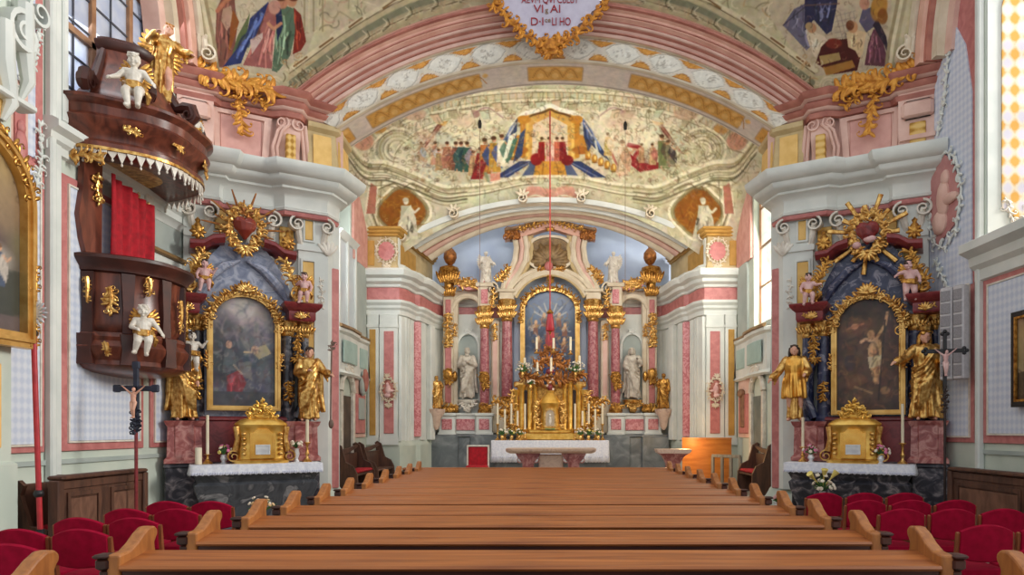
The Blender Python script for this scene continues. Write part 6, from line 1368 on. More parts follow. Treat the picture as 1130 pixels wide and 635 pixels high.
def side_altar(s):
    nm = SN[s]; x0, y0, a = ROOT[s]; L = s < 0
    GAB = MBLUE if L else MNAVY; COLM = MBLACK if L else MNAVY
    # --- mensa
    u0, _ = loc2(s, 212 if L else 867, 511, -.78); u1, _ = loc2(s, 354 if L else 1008, 511, -.78); cu, hw = (u0+u1)/2, (u1-u0)/2
    t = thing('stone_altar', ('grey veined' if L else 'black')+' marble altar table in front of the %s side altar' % nm, 'altar', world(s, cu, 0, 0), a)
    m = MB(); rings = []
    for z, w, dp in ((0, .86, .5), (.08, .86, .5), (.1, .8, .46), (.2, .78, .44), (.45, .84, .5), (.7, .93, .6), (.82, .95, .64), (.86, .9, .6), (.95, .94, .66), (1.0, .98, .7), (1.02, .98, .7)):
        rings.append([(-hw*w/.98, -.08-dp, z), (hw*w/.98, -.08-dp, z), (hw*w/.98, -.36, z), (-hw*w/.98, -.36, z)])
    m.loft(rings); o = m.build('body', MDARK if L else MBLACK, t, False); bv = o.modifiers.new('b', 'BEVEL'); bv.width = .012; bv.segments = 2; bv.limit_method = 'ANGLE'
    m = MB(); m.bb(-hw, hw, -.8, -.36, 1.02, 1.13, .02); m.build('slab', MDARK if L else MBLACK, t)
    cloth_obj('altar_cloth', 'white lace-edged linen cloth on the %s side altar' % nm, -hw-.01, hw+.01, -.815, -.37, 1.132, .17, world(s, cu, 0, 0), a)
    # --- retable
    t = thing('altar_retable', ('grey-blue' if L else 'navy blue')+' and red marble retable with gilded carving, %s side altar' % nm, 'retable', (x0, y0, 0), a)
    m = MB(); m.bb(-1.12, 1.12, -.05, .4, 0, 1.16, .02); m.bb(-1.18, -.66, -.32, .3, .0, 1.1, .02); m.bb(.66, 1.18, -.32, .3, .0, 1.1, .02); m.bb(-1.2, 1.2, -.34, .3, 1.08, 1.16, .02); m.build('base', MBLACK, t)
    m = MB(); m.bb(-.66, .66, -.02, .36, 1.16, 1.9); m.bb(-.7, .7, -.05, .3, 1.84, 1.92, .02); m.build('predella', MREDD, t)
    for q in (-1, 1):
        m = MB(); cp = (q*.9)
        m.loft([[(cp+i*w, -.06+j*d, z) for i, j in ((-1, -1), (1, -1), (1, 1), (-1, 1))] for z, w, d in ((1.16, .29, .3), (1.22, .29, .3), (1.26, .25, .26), (1.74, .24, .25), (1.78, .27, .28), (1.84, .29, .3))]); m.bb(cp-.15, cp+.15, -.33, .1, 1.16, 1.84, .02); m.build('pedestal', MRED, t)
        for cx_, cy_, r in ((q*.71, .1, .115), (q*1.0, .2, .1)):
            m = MB(); m.lathe([(r*1.3, 1.84), (r*1.35, 1.9), (r*1.05, 1.95)], (cx_, cy_, 0), 16); m.lathe([(r, 1.94), (r*1.04, 2.4), (r*.9, 3.36)], (cx_, cy_, 0), 16); m.build('column', COLM, t)
            m = MB(); m.lathe([(r*.95, 3.34), (r*1.1, 3.38), (r*1.05, 3.42), (r*1.5, 3.56), (r*1.55, 3.6), (0, 3.6)], (cx_, cy_, 0), 16)
            for k in range(7): leaf(m, (cx_-r*1.1+k*r*.37, 3.4), PI/2+(3-k)*.16, .15, .05, cy_-r*1.1)
            m.build('capital', GOLD, t)
        # scrolled wing with gilded drops beside the columns
        m = MB(); m.tube([(q*.86, .1, 3.5), (q*.84, .06, 3.2), (q*.9, .04, 2.9), (q*1.0, .06, 2.6), (q*1.02, .08, 2.3), (q*.92, .06, 2.05), (q*.86, .04, 1.9)], [.06, .08, .08, .08, .08, .08, .07], 8); m.build('scroll_wing', COLM, t)
        m = MB(); rocaille(m, [(q*.86, 3.45), (q*.85, 3.2), (q*.88, 2.95)], .13, 9, 4+q, -.04); shell(m, (q*.84, 2.95), .13, 7, -PI, 0, -.05); m.build('gilded_drop', GOLDO, t)
        m = MB(); rocaille(m, [(q*.7, 2.55), (q*.72, 2.2)], .12, 7, 5+q, -.03); m.build('gilded_drop', GOLDO, t)
        m = MB()
        m.loft([[(cp+i*w, -.06+j*d, z) for i, j in ((-1, -1), (1, -1), (1, 1), (-1, 1))] for z, w, d in ((3.58, .2, .2), (3.62, .22, .22), (3.74, .22, .22), (3.78, .27, .27), (3.83, .31, .32), (3.87, .32, .33), (3.89, .3, .3))]); m.build('entablature', MREDD, t)
        m = MB(); shell(m, (cp-.04*q, 3.62), .13, 7, .3, PI-.3, -.3); rocaille(m, [(cp-.12, 3.68), (cp+.1, 3.68)], .08, 5, 7, -.3); m.build('frieze_ornament', GOLD, t)
        # broken pediment arm
        m = MB(); pts = [(q*.3, 4.88), (q*.48, 4.84), (q*.62, 4.74), (q*.82, 4.72)]
        m.loft([[(x, y, z+dz) for y, dz in ((-.2, .05), (-.2, .0), (-.12, -.07), (.3, -.07), (.3, .08), (-.16, .08))] for x, z in pts]); m.build('pediment', MREDD, t)
        m = MB(); m.lathe([(.0, 0), (.07, 0), (.05, .04), (.03, .08), (.09, .16), (.1, .22), (.06, .3), (.03, .34), (.045, .38), (.0, .43)], (q*.7, .0, 4.78), 14)
        for k in range(8): leaf(m, (q*.7, 4.95), k*PI/4, .13, .06, -.05)
        m.build('urn_finial', GOLDO, t)
        m = MB(); rocaille(m, [(q*.8, 3.92), (q*.86, 4.15), (q*.72, 4.4), (q*.62, 4.62)], .17, 13, 8+q, -.12); volute(m, (q*.84, 4.05), .13, 1.4, -.16, .05, None, q); m.build('gilded_scroll', GOLDO if not L else GOLD, t)
    m = MB(); g = [(-.86, 3.7), (-.8, 4.05), (-.66, 4.35), (-.52, 4.6), (-.36, 4.8), (-.12, 4.9), (.12, 4.9), (.36, 4.8), (.52, 4.6), (.66, 4.35), (.8, 4.05), (.86, 3.7), (.7, 3.4), (-.7, 3.4)]; m.prism(g, .08, .34); m.bb(-.7, .7, .1, .34, 1.9, 3.5); m.build('gable', GAB, t)
    for q in (-1, 1): m = MB(); m.tube([(q*.06, .04, 4.58), (q*.3, .02, 4.46), (q*.55, .03, 4.2), (q*.7, .05, 3.95)], [.03, .07, .08, .04], 8); m.build('gable_swag', GAB, t)
    # painting and its frame
    zb, zs, zc = (2.02, 3.48, 4.0) if L else (1.95, 3.42, 3.97)
    canvas_obj('painting', nm, arch_half(.5, zs, zc-.05), -.03, t, 1.0, zc-.05-zb-.06, 0, zb+.06, mat=OILPAINT)
    m = MB(); m.frame(arch_outline(.57, zb, zs, zc+.02), arch_outline(.48, zb+.08, zs, zc-.06), -.1, .08); m.frame(arch_outline(.55, zb+.02, zs, zc), arch_outline(.525, zb+.045, zs, zc-.03), -.125, -.08); m.build('picture_frame', FRAMEG, t)
    m = MB(); rocaille(m, [(.56*math.cos(b), zs+.56*math.sin(b)) for b in np.linspace(.05, PI-.05, 16)], .14, 26, 3, -.12)
    for q in (-1, 1): rocaille(m, [(q*.56, 2.7), (q*.57, 3.0)], .09, 6, 5, -.1); rocaille(m, [(q*.54, 3.35), (q*.58, 3.6)], .1, 6, 6, -.1)
    shell(m, (0, zc+.02), .2, 9, .2, PI-.2, -.14); m.build('frame_carving', GOLD, t)
    # crowning emblem with rays
    hz = 5.1 if L else 5.02
    m = MB()
    for k in range(13 if L else 15):
        b = -.2+k*(PI+.4)/12 if L else 2*PI*k/15
        Lr = (.62 if k % 2 else .46)
        m.tube([(.2*math.cos(b), .02, hz+.26*math.sin(b)), (Lr*1.05*math.cos(b), .0, hz+Lr*1.1*math.sin(b))], [.03, .045 if not L else .012], 5, flat=.35)
    m.build('gilded_rays', GOLDB if L else GOLD, t)
    m = MB(); rocaille(m, [(.25*math.cos(b), hz+.34*math.sin(b)) for b in np.linspace(0, 2*PI, 22)], .15, 36, 9, -.08, r=.26); shell(m, (0, hz-.32), .2, 8, -PI, 0, -.1); m.build('gilded_wreath', GOLD, t)
    m = MB(); m.ell((-.07, -.1, hz+.06), (.12, .09, .13), 12, 8); m.ell((.07, -.1, hz+.06), (.12, .09, .13), 12, 8); m.tube([(0, -.1, hz+.08), (0, -.11, hz-.06), (0, -.1, hz-.2)], [.17, .12, .02], 12)
    put('heart', remeshed(m, 'heart', .014, 2), mk('heart_red', rgb(150, 60, 44), rgb(120, 40, 30), 6, .35) if L else MREDD, t)
    if L: m = MB(); rocaille(m, [(-.08, hz+.22), (0, hz+.3), (.08, hz+.22)], .12, 7, 4, -.1, r=.22); m.build('flame', GOLDB, t)
    else: m = MB(); m.ell((.04, -.16, hz-.12), (.1, .05, .06)); m.ell((-.16, -.14, hz-.2), (.07, .05, .06)); m.build('cherub_head', ROSEFLESH, t)
    # --- tabernacle
    u, zt = loc2(s, 288 if L else 943, 508 if L else 512, -.58)
    t = thing('tabernacle', 'gilded bombé tabernacle with shell crest on the %s side altar' % nm, 'tabernacle', world(s, u, -.58, 1.146), a)
    m = MB(); R = []
    for z, w in ((0, .42), (.05, .44), (.08, .38), (.3, .35), (.52, .36), (.6, .38), (.63, .41), (.66, .39), (.72, .3), (.76, .12)):
        R.append([(w*math.copysign(abs(math.cos(b))**.55, math.cos(b)), .2*(w/.4)*math.copysign(abs(math.sin(b))**.7, math.sin(b)), z) for b in (2*PI*k/28 for k in range(28))])
    m.loft(R); m.build('casket', TABG, t)
    m = MB(); m.prism([(-.16, .12), (.16, .12), (.16, .48), (.08, .56), (-.08, .56), (-.16, .48)], -.225, -.18); m.frame([(-.19, .09), (.19, .09), (.19, .5), (-.19, .5)], [(-.15, .13), (.15, .13), (.15, .46), (-.15, .46)], -.24, -.19); dr_ = m.build('door', mk('polished_gold', rgb(236, 186, 96), rgb(220, 160, 70), 6, .25, .8), t)
    m = MB(); m.frame([(-.11, .15), (.11, .15), (.11, .31), (-.11, .31)], [(-.09, .17), (.09, .17), (.09, .29), (-.09, .29)], -.245, -.22); m.bb(-.09, .09, -.232, -.222, .17, .29); m.build('silver_plaque', SILVER, dr_)
    m = MB(); shell(m, (0, .82), .2, 9, .1, PI-.1, -.03); m.prism([(-.3, .64), (.3, .64), (.2, .72), (.1, .82), (-.1, .82), (-.2, .72)], -.08, .06); rocaille(m, [(-.2, .74), (-.06, .9), (0, .98), (.06, .9), (.2, .74)], .12, 13, 3, -.09, r=.22); volute(m, (-.12, .84), .07, 1.3, -.08, .0, None, 1); volute(m, (.12, .84), .07, 1.3, -.08, 0, None, -1); m.build('crest', TABG, t)
    for q in (-1, 1):
        m = MB(); volute(m, (q*.42, .12), .11, 1.4, -.16, -.06, None, -q); m.tube([(q*.4, -.1, .2), (q*.36, -.12, .4), (q*.38, -.1, .6)], [.05, .04, .05], 8)
        for k in range(5): m.ell((q*.28, -.19, .16+k*.08), (.035, .02, .03), 8, 5)
        m.build('side_scroll', GOLD, t)
for s in (-1, 1): side_altar(s)
def onaltar(s, px, py, v):
    u, z = loc2(s, px, py, v); return world(s, u, v, 1.146), u
# candles, flowers
def alt_c(s, px, v, hs, hc, label, r=.024): p, u = onaltar(s, px, 500, v); return candle(label, p, hs, hc, r)
alt_c(-1, 229, -.5, .16, .62, 'tall white candle in gilded stick left of the left tabernacle'); alt_c(-1, 339, -.5, .34, .38, 'white candle in tall gilded stick at the right end of the left altar', .03)
alt_c(1, 886, -.5, .26, .5, 'white candle in gilded stick left of the right tabernacle'); alt_c(1, 996, -.5, .34, .62, 'white candle in tall gilded stick right of the right tabernacle')
p, u = onaltar(-1, 219, 500, -.55); t = thing('pillar_candle', 'short white pillar candle at the left end of the left side altar', 'candle', p); m = MB(); m.lathe([(0, 0), (.05, 0), (.05, .26), (.04, .268), (0, .262)], n=16); m.build('wax', WAX, t); m = MB(); m.tube([(0, 0, .26), (0, 0, .28)], .004, 5); m.build('wick', BLACK, t)
p, u = onaltar(-1, 247, 500, -.58); bouquet('flower_vase', 'pink and cream flowers in vase left of the left tabernacle', p, .36, [PETP, PETY, PETW], 2)
p, u = onaltar(-1, 327, 500, -.52); bouquet('flower_vase', 'white flowers in tall glass vase right of the left tabernacle', p, .56, [PETW], 3, n=12, spread=.1)
p, u = onaltar(1, 895, 500, -.55); bouquet('flower_vase', 'pink flowers in small vase left of the right tabernacle', p, .32, [PETP, PETW], 4)
p, u = onaltar(1, 972, 500, -.72); bouquet('flower_vase', 'white and pink flowers in vase right of the right tabernacle', p, .34, [PETW, PETP], 5)
# lilies and bouquets on the floor before the altars
t = bouquet('lily_vase', 'white and yellow lilies with pale flowers on stand before the right altar', (3.96, 9.88, .58), .52, [PETW, PETW], 7, n=26, spread=.2)
m = MB(); m.lathe([(.16, -.58), (.16, -.55), (.03, -.52), (.025, -.06), (.14, -.02), (.14, 0)], n=16); m.build('stand', BLACK, t)
m = MB()
for b, e, L in ((2.6, .7, .34), (.6, .9, .32), (1.6, 1.2, .3)):
    d = Vector((math.cos(b)*math.cos(e), -.3, math.sin(e))).normalized(); q = Vector((0, 0, .26)); m.tube([q, q+d*L*.6, q+d*L*.8, q+d*L], [.006, .012, .03, .05], 8)
m.build('lily_blossom', PETY, t)
t = bouquet('flower_vase', 'cream and white flowers in low vase on floor before the left altar', (-4.36, 10.3, .0), 1.05, [PETW, mk('cream_petal', rgb(240, 206, 160), rgb(220, 180, 130), 9, .6)], 8, n=26, spread=.2)
t = bouquet('flower_vase', 'small pink flowers behind a pew end beside the right pier', (3.05, 9.1, .55), .4, [ROSEFLESH], 9, n=10, spread=.08)
m = MB(); m.lathe([(.14, -.55), (.14, -.5), (.025, -.46), (.025, -.04), (.1, 0)], n=14); m.build('stand', BLACK, t)
# ---- gilded saints and cherubs of the side altars
def sat(s, px, py, v): u, z = loc2(s, px, py, v); return world(s, u, v, z)
def onped(s, px, v): u, z = loc2(s, px, 468, v); return world(s, u, v, 1.845)
statue('saint_statue', 'gilded saint statue half hidden behind the pulpit at the left altar', 'statue', onped(-1, 203, -.24), .7, 1.3, dict(elR=(-.17, -.06, .66), wrR=(-.1, -.17, .68)), FLESH, GOLD, HAIRG, 'beard', robe=dict(wide=1.15, cloak=-1), seed=11)
p = onped(-1, 341, -.25)
t = statue('saint_statue', 'gilded dark-haired saint statue holding a staff, right side of the left altar', 'statue', p, .3, 1.31, dict(head=(.01, -.03, .915), elL=(.19, -.05, .66), wrL=(.27, -.16, .62), elR=(-.15, -.06, .64), wrR=(-.02, -.15, .66)), FLESH, GOLD, HAIRD, 'short', robe=dict(wide=1.05, cloak=1), seed=12)
m = MB(); m.tube([(.36, -.24, -.1), (.37, -.24, .8), (.38, -.24, 1.25)], .014, 8); m.ell((.37, -.24, -.05), (.045, .03, .08)); rocaille(m, [(.37, 1.2), (.38, 1.32), (.4, 1.36)], .08, 6, 4, -.24); m.build('staff', mk('staff_brown', rgb(130, 104, 90), rgb(100, 78, 66), 6, .5), t)
p = onped(1, 877, -.24)
t = statue('saint_statue', 'gilded dark-haired deacon saint with outstretched hand, left side of the right altar', 'statue', p, -.35, 1.36, dict(head=(-.005, -.03, .915), elR=(-.2, -.03, .63), wrR=(-.28, -.12, .55), elL=(.17, -.06, .64), wrL=(.13, -.17, .6)), FLESH, GOLD, HAIRD, 'long', robe=dict(wide=.85), seed=13)
m = robe_mb(dict(ADULT), 1.36, hem=.3, wide=1.22, seed=21, sleeves=False, flare=1.25); put('dalmatic', remeshed(m, 'dalmatic', .013, 1), mk('bright_gold', rgb(240, 188, 96), rgb(216, 150, 60), 9, .32, .8, bmp=.2), t)
p = onped(1, 1021, -.26)
t = statue('saint_statue', 'gilded veiled saint statue holding a tall staff, right side of the right altar', 'statue', p, -.25, 1.46, dict(head=(-.01, -.03, .915), elR=(-.21, -.05, .68), wrR=(-.32, -.13, .64), elL=(.18, -.05, .66), wrL=(.17, -.17, .6)), FLESH, GOLD, GOLDO, 'veil', robe=dict(wide=1.15, cloak=1, flare=1.15), seed=14)
m = MB(); m.tube([(-.42, -.2, .3), (-.42, -.2, 1.32)], .012, 8); volute(m, (-.42, 1.42), .09, 1.2, -.215, -.19, None, 1); m.build('crosier', GOLD, t)
m = MB(); m.lathe([(.07, 1.44), (.085, 1.5), (.06, 1.5)], (-.012, -.02, 0), 12)
for k in range(6): m.ell((.075*math.cos(k*PI/3)-.012, .075*math.sin(k*PI/3)-.02, 1.53), (.014, .014, .03), 6, 5)
m.build('crown', GOLD, t)
# slender black crucifix standing nearer, before the loudspeaker
t = thing('hanging_crucifix', 'small black crucifix with trefoil ends beside the gilded veiled saint', 'crucifix', (5.78, 9.95, 2.32), -.3)
m = MB(); m.bb(-.025, .025, -.015, .015, 0, .78, .006); m.bb(-.25, .25, -.015, .015, .5, .56, .006)
for x, z in ((-.25, .53), (.25, .53), (0, .78)):
    for dx, dz in ((.035, 0), (-.035, 0), (0, .035), (0, -.035)): m.ell((x+dx, 0, z+dz), (.03, .018, .03), 8, 5)
m.build('cross', BLACK, t); corpus(.4, ROSEFLESH, t, (0, -.05, .15))
m = MB(); m.tube([(0, 0, .05), (0, 0, -1.2), (0, 0, -2.32)], .018, 8); m.lathe([(.15, -2.32), (.15, -2.29), (.05, -2.25), (.02, -2.2)], n=14); rocaille(m, [(0, -.4), (0, -.2), (0, 0)], .07, 8, 3, r=.22); m.build('staff', mk('black_brown_staff', rgb(58, 40, 36), rgb(40, 28, 26), 6, .5), t)
sit = dict(knL=(.1, -.17, .34), anL=(.09, -.17, .12), knR=(-.09, -.16, .33), anR=(-.12, -.12, .1))
def ch(s, px, py, v, rz, H, label, pose, seed, mat=ROSEFLESH): return statue('cherub_statue', label, 'statue', sat(s, px, py, v), rz, H, pose, mat, GOLDO, HAIRD, child=True, wings=None if seed % 3 == 0 else GOLDO, seed=seed)
ch(-1, 226, 325, -.3, .5, .58, 'rosy cherub reclining on the left entablature of the left altar', {**sit, 'elL': (.2, -.03, .6), 'wrL': (.27, -.1, .7)}, 31)
ch(-1, 336, 338, -.3, .2, .6, 'rosy cherub kneeling on the right entablature of the left altar', {**sit, 'elR': (-.2, -.05, .6), 'wrR': (-.1, -.18, .66)}, 32)
ch(-1, 212, 410, -.32, .6, .66, 'white cherub beside the left columns of the left altar, right of the pulpit', {'elL': (.21, -.05, .6), 'wrL': (.28, -.1, .7)}, 33, IVORY)
ch(1, 892, 340, -.3, -.3, .62, 'rosy cherub with a book on the left entablature of the right altar', {**sit, 'elL': (.2, -.05, .62), 'wrL': (.28, -.12, .62)}, 34)
ch(1, 1004, 332, -.3, -.3, .68, 'rosy cherub leaning inward on the right entablature of the right altar', {'head': (-.05, -.05, .85), 'elR': (-.22, -.03, .66), 'wrR': (-.3, -.08, .6)}, 35)
# ------------------------------------------------------------------ high altar
HD = 20.3; KX = F/HD
def hx(px): return (px-606.5)/KX
def hz(py): return HC+(CY-py)/KX
HA = thing('high_altar_retable', 'towering rose marble and gold retable filling the apse behind the altar', 'retable', (0, HD, 0))
m = MB(); m.bb(-3.45, 3.45, -.25, .6, .3, 1.5, .03); m.bb(-3.5, 3.5, -.3, .6, 1.48, 1.56, .02)
for x in (-3.1, -1.95, 1.95, 3.1): m.bb(x-.4, x+.4, -.36, .2, .3, 1.5, .02)
m.build('base', MGREY, HA)
m = MB(); m.bb(-1.1, 1.1, .45, .6, 1.5, 6.4); m.build('back_panel', BLUEP, HA)
for q in (-1, 1):
    m = MB(); m.bb(q*1.75, q*3.3, .0, .55, 1.56, 2.2, .02); m.bb(q*1.7, q*3.35, -.04, .5, 2.12, 2.2, .02); m.build('podium', WHITE, HA)
    m = MB(); m.bb(q*2.25, q*2.8, -.03, .02, 1.68, 2.02, .01); m.build('podium_panel', MROSE, HA)
    for x in (1.95, 3.05):
        m = MB(); m.bb(q*x-.24, q*x+.24, -.22, .2, 1.56, 2.14, .015); m.bb(q*x-.28, q*x+.28, -.26, .2, 2.1, 2.2, .02); m.bb(q*x-.27, q*x+.27, -.25, .2, 1.54, 1.62, .015); o = m.build('pedestal', WHITE, HA)
        m = MB(); m.bb(q*x-.15, q*x+.15, -.24, -.2, 1.7, 2.02, .01); m.build('inlay', MROSE, o)
    m = MB(); m.bb(q*1.28-.24, q*1.28+.24, -.1, .3, 1.56, 2.5, .02); m.bb(q*1.28-.27, q*1.28+.27, -.13, .3, 2.46, 2.56, .02); m.build('pedestal', CREAM, HA)
    # columns
    for x, z0, z1, r, y in ((1.95, 2.28, 4.75, .14, -.05), (1.29, 2.56, 4.98, .165, .1)):
        m = MB(); m.lathe([(r, z0), (r*1.03, z0+.8), (r*.88, z1)], (q*x, y, 0), 20); m.build('column', MWINE, HA)
        m = MB(); m.lathe([(r*1.45, z0-.08), (r*1.5, z0), (r*1.2, z0+.06), (r*1.3, z0+.1), (r*1.02, z0+.14)], (q*x, y, 0), 18)
        if x > 1.5: rocaille(m, [(q*x-.16, z0+.1), (q*x+.16, z0+.1)], .16, 8, 3, y-r); 
        m.build('column_base', GOLDO, HA)
        m = MB(); m.lathe([(r*.9, z1-.04), (r*1.1, z1), (r, z1+.05), (r*1.15, z1+.3), (r*1.6, z1+.52), (r*1.7, z1+.58), (r*1.5, z1+.62), (0, z1+.62)], (q*x, y, 0), 18)
        for k in range(9):
            for h_ in (.05, .25): leaf(m, (q*x-r*1.1+k*r*.28, z1+h_), PI/2+(4-k)*.13, .24, .08, y-r*1.05)
        m.build('capital', GOLD, HA)
        if x > 1.5: m = MB(); rocaille(m, [(q*x-.05, 3.42), (q*x, 3.2), (q*x+.03, 2.95)], .2, 11, 5, y-r-.03); m.ell((q*x, y-r*.6, 3.25), (.16, .1, .22)); m.build('column_cartouche', GOLDO, HA)
    m = MB(); m.bb(q*1.52, q*1.78, .12, .4, 1.6, 5.0, .02); m.bb(q*1.55, q*1.75, .08, .14, 2.7, 4.7, .01); m.build('pilaster', CREAM, HA)
    m = MB(); m.bb(q*1.58, q*1.72, .06, .1, 2.75, 4.4, .008); m.build('pilaster_inlay', PINKL, HA)
    m = MB(); rocaille(m, [(q*1.65, 4.9), (q*1.66, 4.6), (q*1.64, 4.4)], .14, 8, 4, .04); m.build('gilded_drop', GOLD, HA)
    # outer pilaster tower with flared capital
    m = MB(); m.bb(q*3.05-.15, q*3.05+.15, .05, .4, 2.2, 5.75, .02); m.bb(q*2.84-.07, q*2.84+.07, .1, .4, 2.2, 5.75, .02); m.build('outer_pilaster', CREAM, HA)
    m = MB(); m.bb(q*3.05-.09, q*3.05+.09, .02, .06, 2.5, 4.2, .01); m.bb(q*3.05-.08, q*3.05+.08, .02, .06, 5.2, 5.6, .01); m.build('pilaster_inlay', PINK, HA)
    m = MB(); rocaille(m, [(q*3.05, 5.2), (q*3.06, 4.8), (q*3.05, 4.45), (q*3.05, 4.2)], .2, 16, 6, .0); m.build('gilded_drop', GOLD, HA); m = MB(); rocaille(m, [(q*2.85, 4.9), (q*2.86, 4.5)], .12, 6, 3, .04); m.build('gilded_drop', GOLD, HA)
    m = MB(); rocaille(m, [(q*3.05, 3.55), (q*3.05, 3.1)], .2, 11, 7, .0); m.ell((q*3.05, .0, 3.35), (.14, .08, .2)); m.ell((q*2.85, .05, 3.3), (.08, .06, .16)); m.build('gilded_cartouche', GOLDO, HA)
    m = MB(); rocaille(m, [(q*3.25, 2.35), (q*2.8, 2.35)], .2, 10, 8, .0); m.bb(q*2.76, q*3.28, .02, .3, 2.2, 2.4, .05); m.build('gilded_base', GOLDO, HA)
    m = MB(); m.lathe([(.16, 5.7), (.19, 5.78), (.14, 5.9), (.15, 6.15), (.22, 6.38), (.3, 6.48), (.28, 6.56), (.12, 6.62), (.0, 6.64)], (q*3.03, .1, 0), 16)
    for k in range(9): leaf(m, (q*3.03-.2+k*.05, 6.05), PI/2+(4-k)*.1, .4, .09, -.12)
    for k in range(7): leaf(m, (q*3.03-.15+k*.05, 5.7), PI/2+(3-k)*.1, .28, .08, -.08)
    m.build('flared_capital', GOLDO, HA)
    m = MB(); m.lathe([(.0, 6.56), (.08, 6.58), (.05, 6.64), (.14, 6.72), (.2, 6.86), (.19, 7.0), (.1, 7.12), (.05, 7.16), (.07, 7.22), (.03, 7.3), (0, 7.34)], (q*3.0, .1, 0), 16); m.build('urn_finial', GOLDB, HA)
    # niche between the columns
    nb = q*2.47
    m = MB(); m.bb(nb-.42, nb+.42, .3, .5, 2.2, 5.2); m.frame(arch_outline(.36, 2.55, 4.2, 4.66, 16, nb), arch_outline(.29, 2.62, 4.2, 4.58, 16, nb), .18, .32); shell(m, (nb, 4.62), .16, 7, .4, PI-.4, .2); m.build('niche_surround', WHITE, HA)
    m = MB(); m.prism(arch_outline(.29, 2.62, 4.2, 4.58, 16, nb), .27, .29); m.build('niche_recess', GREYP, HA)
    m = MB(); m.lathe([(.02, 2.14), (.08, 2.2), (.12, 2.36), (.26, 2.5), (.3, 2.56), (.3, 2.6), (0, 2.61)], (nb, .12, 0), 16, sy=.8); rocaille(m, [(nb-.24, 2.5), (nb, 2.3), (nb+.24, 2.5)], .14, 10, 5, -.1); m.build('niche_bracket', IVORY if q < 0 else GOLD, HA)
    # arch and swag over the niche
    m = MB(); m.sweep([(nb-q*.5, .1), (nb+q*.5, .1)], [(0, 0), (0, .01)])
    m = MB(); pts = arc(.46, 5.35, 5.72, 14, nb); m.tube([(x, .12, z) for x, z in pts], .085, 8); m.bb(nb-.5, nb+.5, .2, .4, 5.66, 5.9, .02); m.build('niche_arch', CREAM, HA)
    m = MB(); pts = [(q*2.9, 6.2), (q*2.75, 5.98), (q*2.45, 5.86), (q*2.15, 5.9), (q*1.95, 6.05)]
    m.loft([[(x, y, z+dz) for y, dz in ((-.1, .0), (-.1, .09), (.3, .09), (.3, 0))] for x, z in pts]); m.build('swag_cornice', MROSE, HA)
    m = MB(); rocaille(m, [(q*2.85, 6.2), (q*2.6, 6.02), (q*2.2, 6.02)], .24, 11, 9, -.08, both=False); shell(m, (q*2.5, 5.98), .3, 9, .2, PI-.2, -.05); m.build('gilded_flames', GOLD, HA)
    # consoles over the inner columns carrying the attic
    m = MB(); m.bb(q*1.95-.2, q*1.95+.2, -.1, .35, 5.36, 6.0, .03); m.bb(q*1.95-.26, q*1.95+.26, -.16, .35, 5.95, 6.08, .02); m.bb(q*1.3-.22, q*1.3+.22, -.06, .4, 5.58, 5.82, .02); m.bb(q*1.3-.28, q*1.3+.28, -.12, .4, 5.8, 5.9, .02); volute(m, (q*1.72, 5.9), .22, 1.5, -.1, .2, None, q); m.build('entablature', CREAM, HA)
    m = MB(); m.bb(q*1.95-.1, q*1.95+.1, -.13, -.08, 5.45, 5.88, .01); m.build('entablature_inlay', MROSE, HA)
    m = MB(); rocaille(m, [(q*1.6, 6.1), (q*1.4, 6.3), (q*1.25, 6.5)], .22, 9, 3, -.05); rocaille(m, [(q*1.75, 5.3), (q*1.68, 5.6), (q*1.7, 5.85)], .16, 8, 6, -.1); m.build('gilded_scroll', GOLD, HA)
    # curved attic flanks
    for o0, w, mt, y in ((0, .085, CREAM, .0), (.17, .07, PINKL, .02), (.31, .085, CREAM, .02), (.45, .07, TAN, .08)):
        m = MB(); pts = [(1.42-o0*.4, 5.85), (1.36-o0*.7, 6.1), (1.2-o0*.9, 6.4), (1.05-o0, 6.75), (1.0-o0, 7.15), (1.06-o0, 7.5)]; m.tube([(q*a, y, b) for a, b in pts], w, 8); m.build('attic_flank', mt, HA)
    m = MB(); m.prism([(q*1.05, 6.5), (q*.9, 7.6), (q*.5, 7.6), (q*.55, 6.9), (q*.9, 6.2), (q*1.2, 6.1)], .1, .3); m.build('attic_field', TAN, HA)
    m = MB(); m.bb(q*1.08-.2, q*1.08+.2, -.12, .3, 7.38, 7.6, .03); rocaille(m, [(q*.92, 7.5), (q*1.3, 7.52)], .22, 9, 4, -.12, r=.2); m.build('attic_capital', GOLDB, HA)
# attic arch, shell niche, crown
m = MB(); pts = arc(1.1, 5.72, 6.4, 24, 0); m.tube([(x, .02, z) for x, z in pts], .1, 8); m.tube([(x*1.12, .04, z+.13) for x, z in pts], .07, 8); m.build('attic_arch', CREAM, HA)
m = MB(); m.tube([(x*.93, .0, z-.07) for x, z in pts], .05, 8); m.build('attic_arch_inner', TAN, HA)
m = MB(); m.prism([(-.9, 6.4), (.9, 6.4), (.6, 7.5), (-.6, 7.5)], .2, .35); m.build('attic_back', TAN, HA)
oct_ = [(.62*math.copysign(abs(math.cos(b))**.8, math.cos(b)), 7.0+.46*math.copysign(abs(math.sin(b))**.8, math.sin(b))) for b in np.linspace(0, 2*PI, 28)[:-1]]
m = MB(); m.frame([(x*1.16, 7+(z-7)*1.16) for x, z in oct_], oct_, .02, .25); m.build('oculus_frame', CREAM, HA)
m = MB(); m.prism(oct_, .14, .2); shell(m, (0, 6.72), .66, 15, -.2, PI+.2, .12); m.build('oculus_shell', mk('olive_gilt', rgb(150, 122, 82), rgb(110, 86, 56), 8, .5, .2), HA)
m = MB(); m.ell((-.04, -.06, 6.58), (.13, .1, .14), 12, 8); m.build('jewel', PINK, HA)
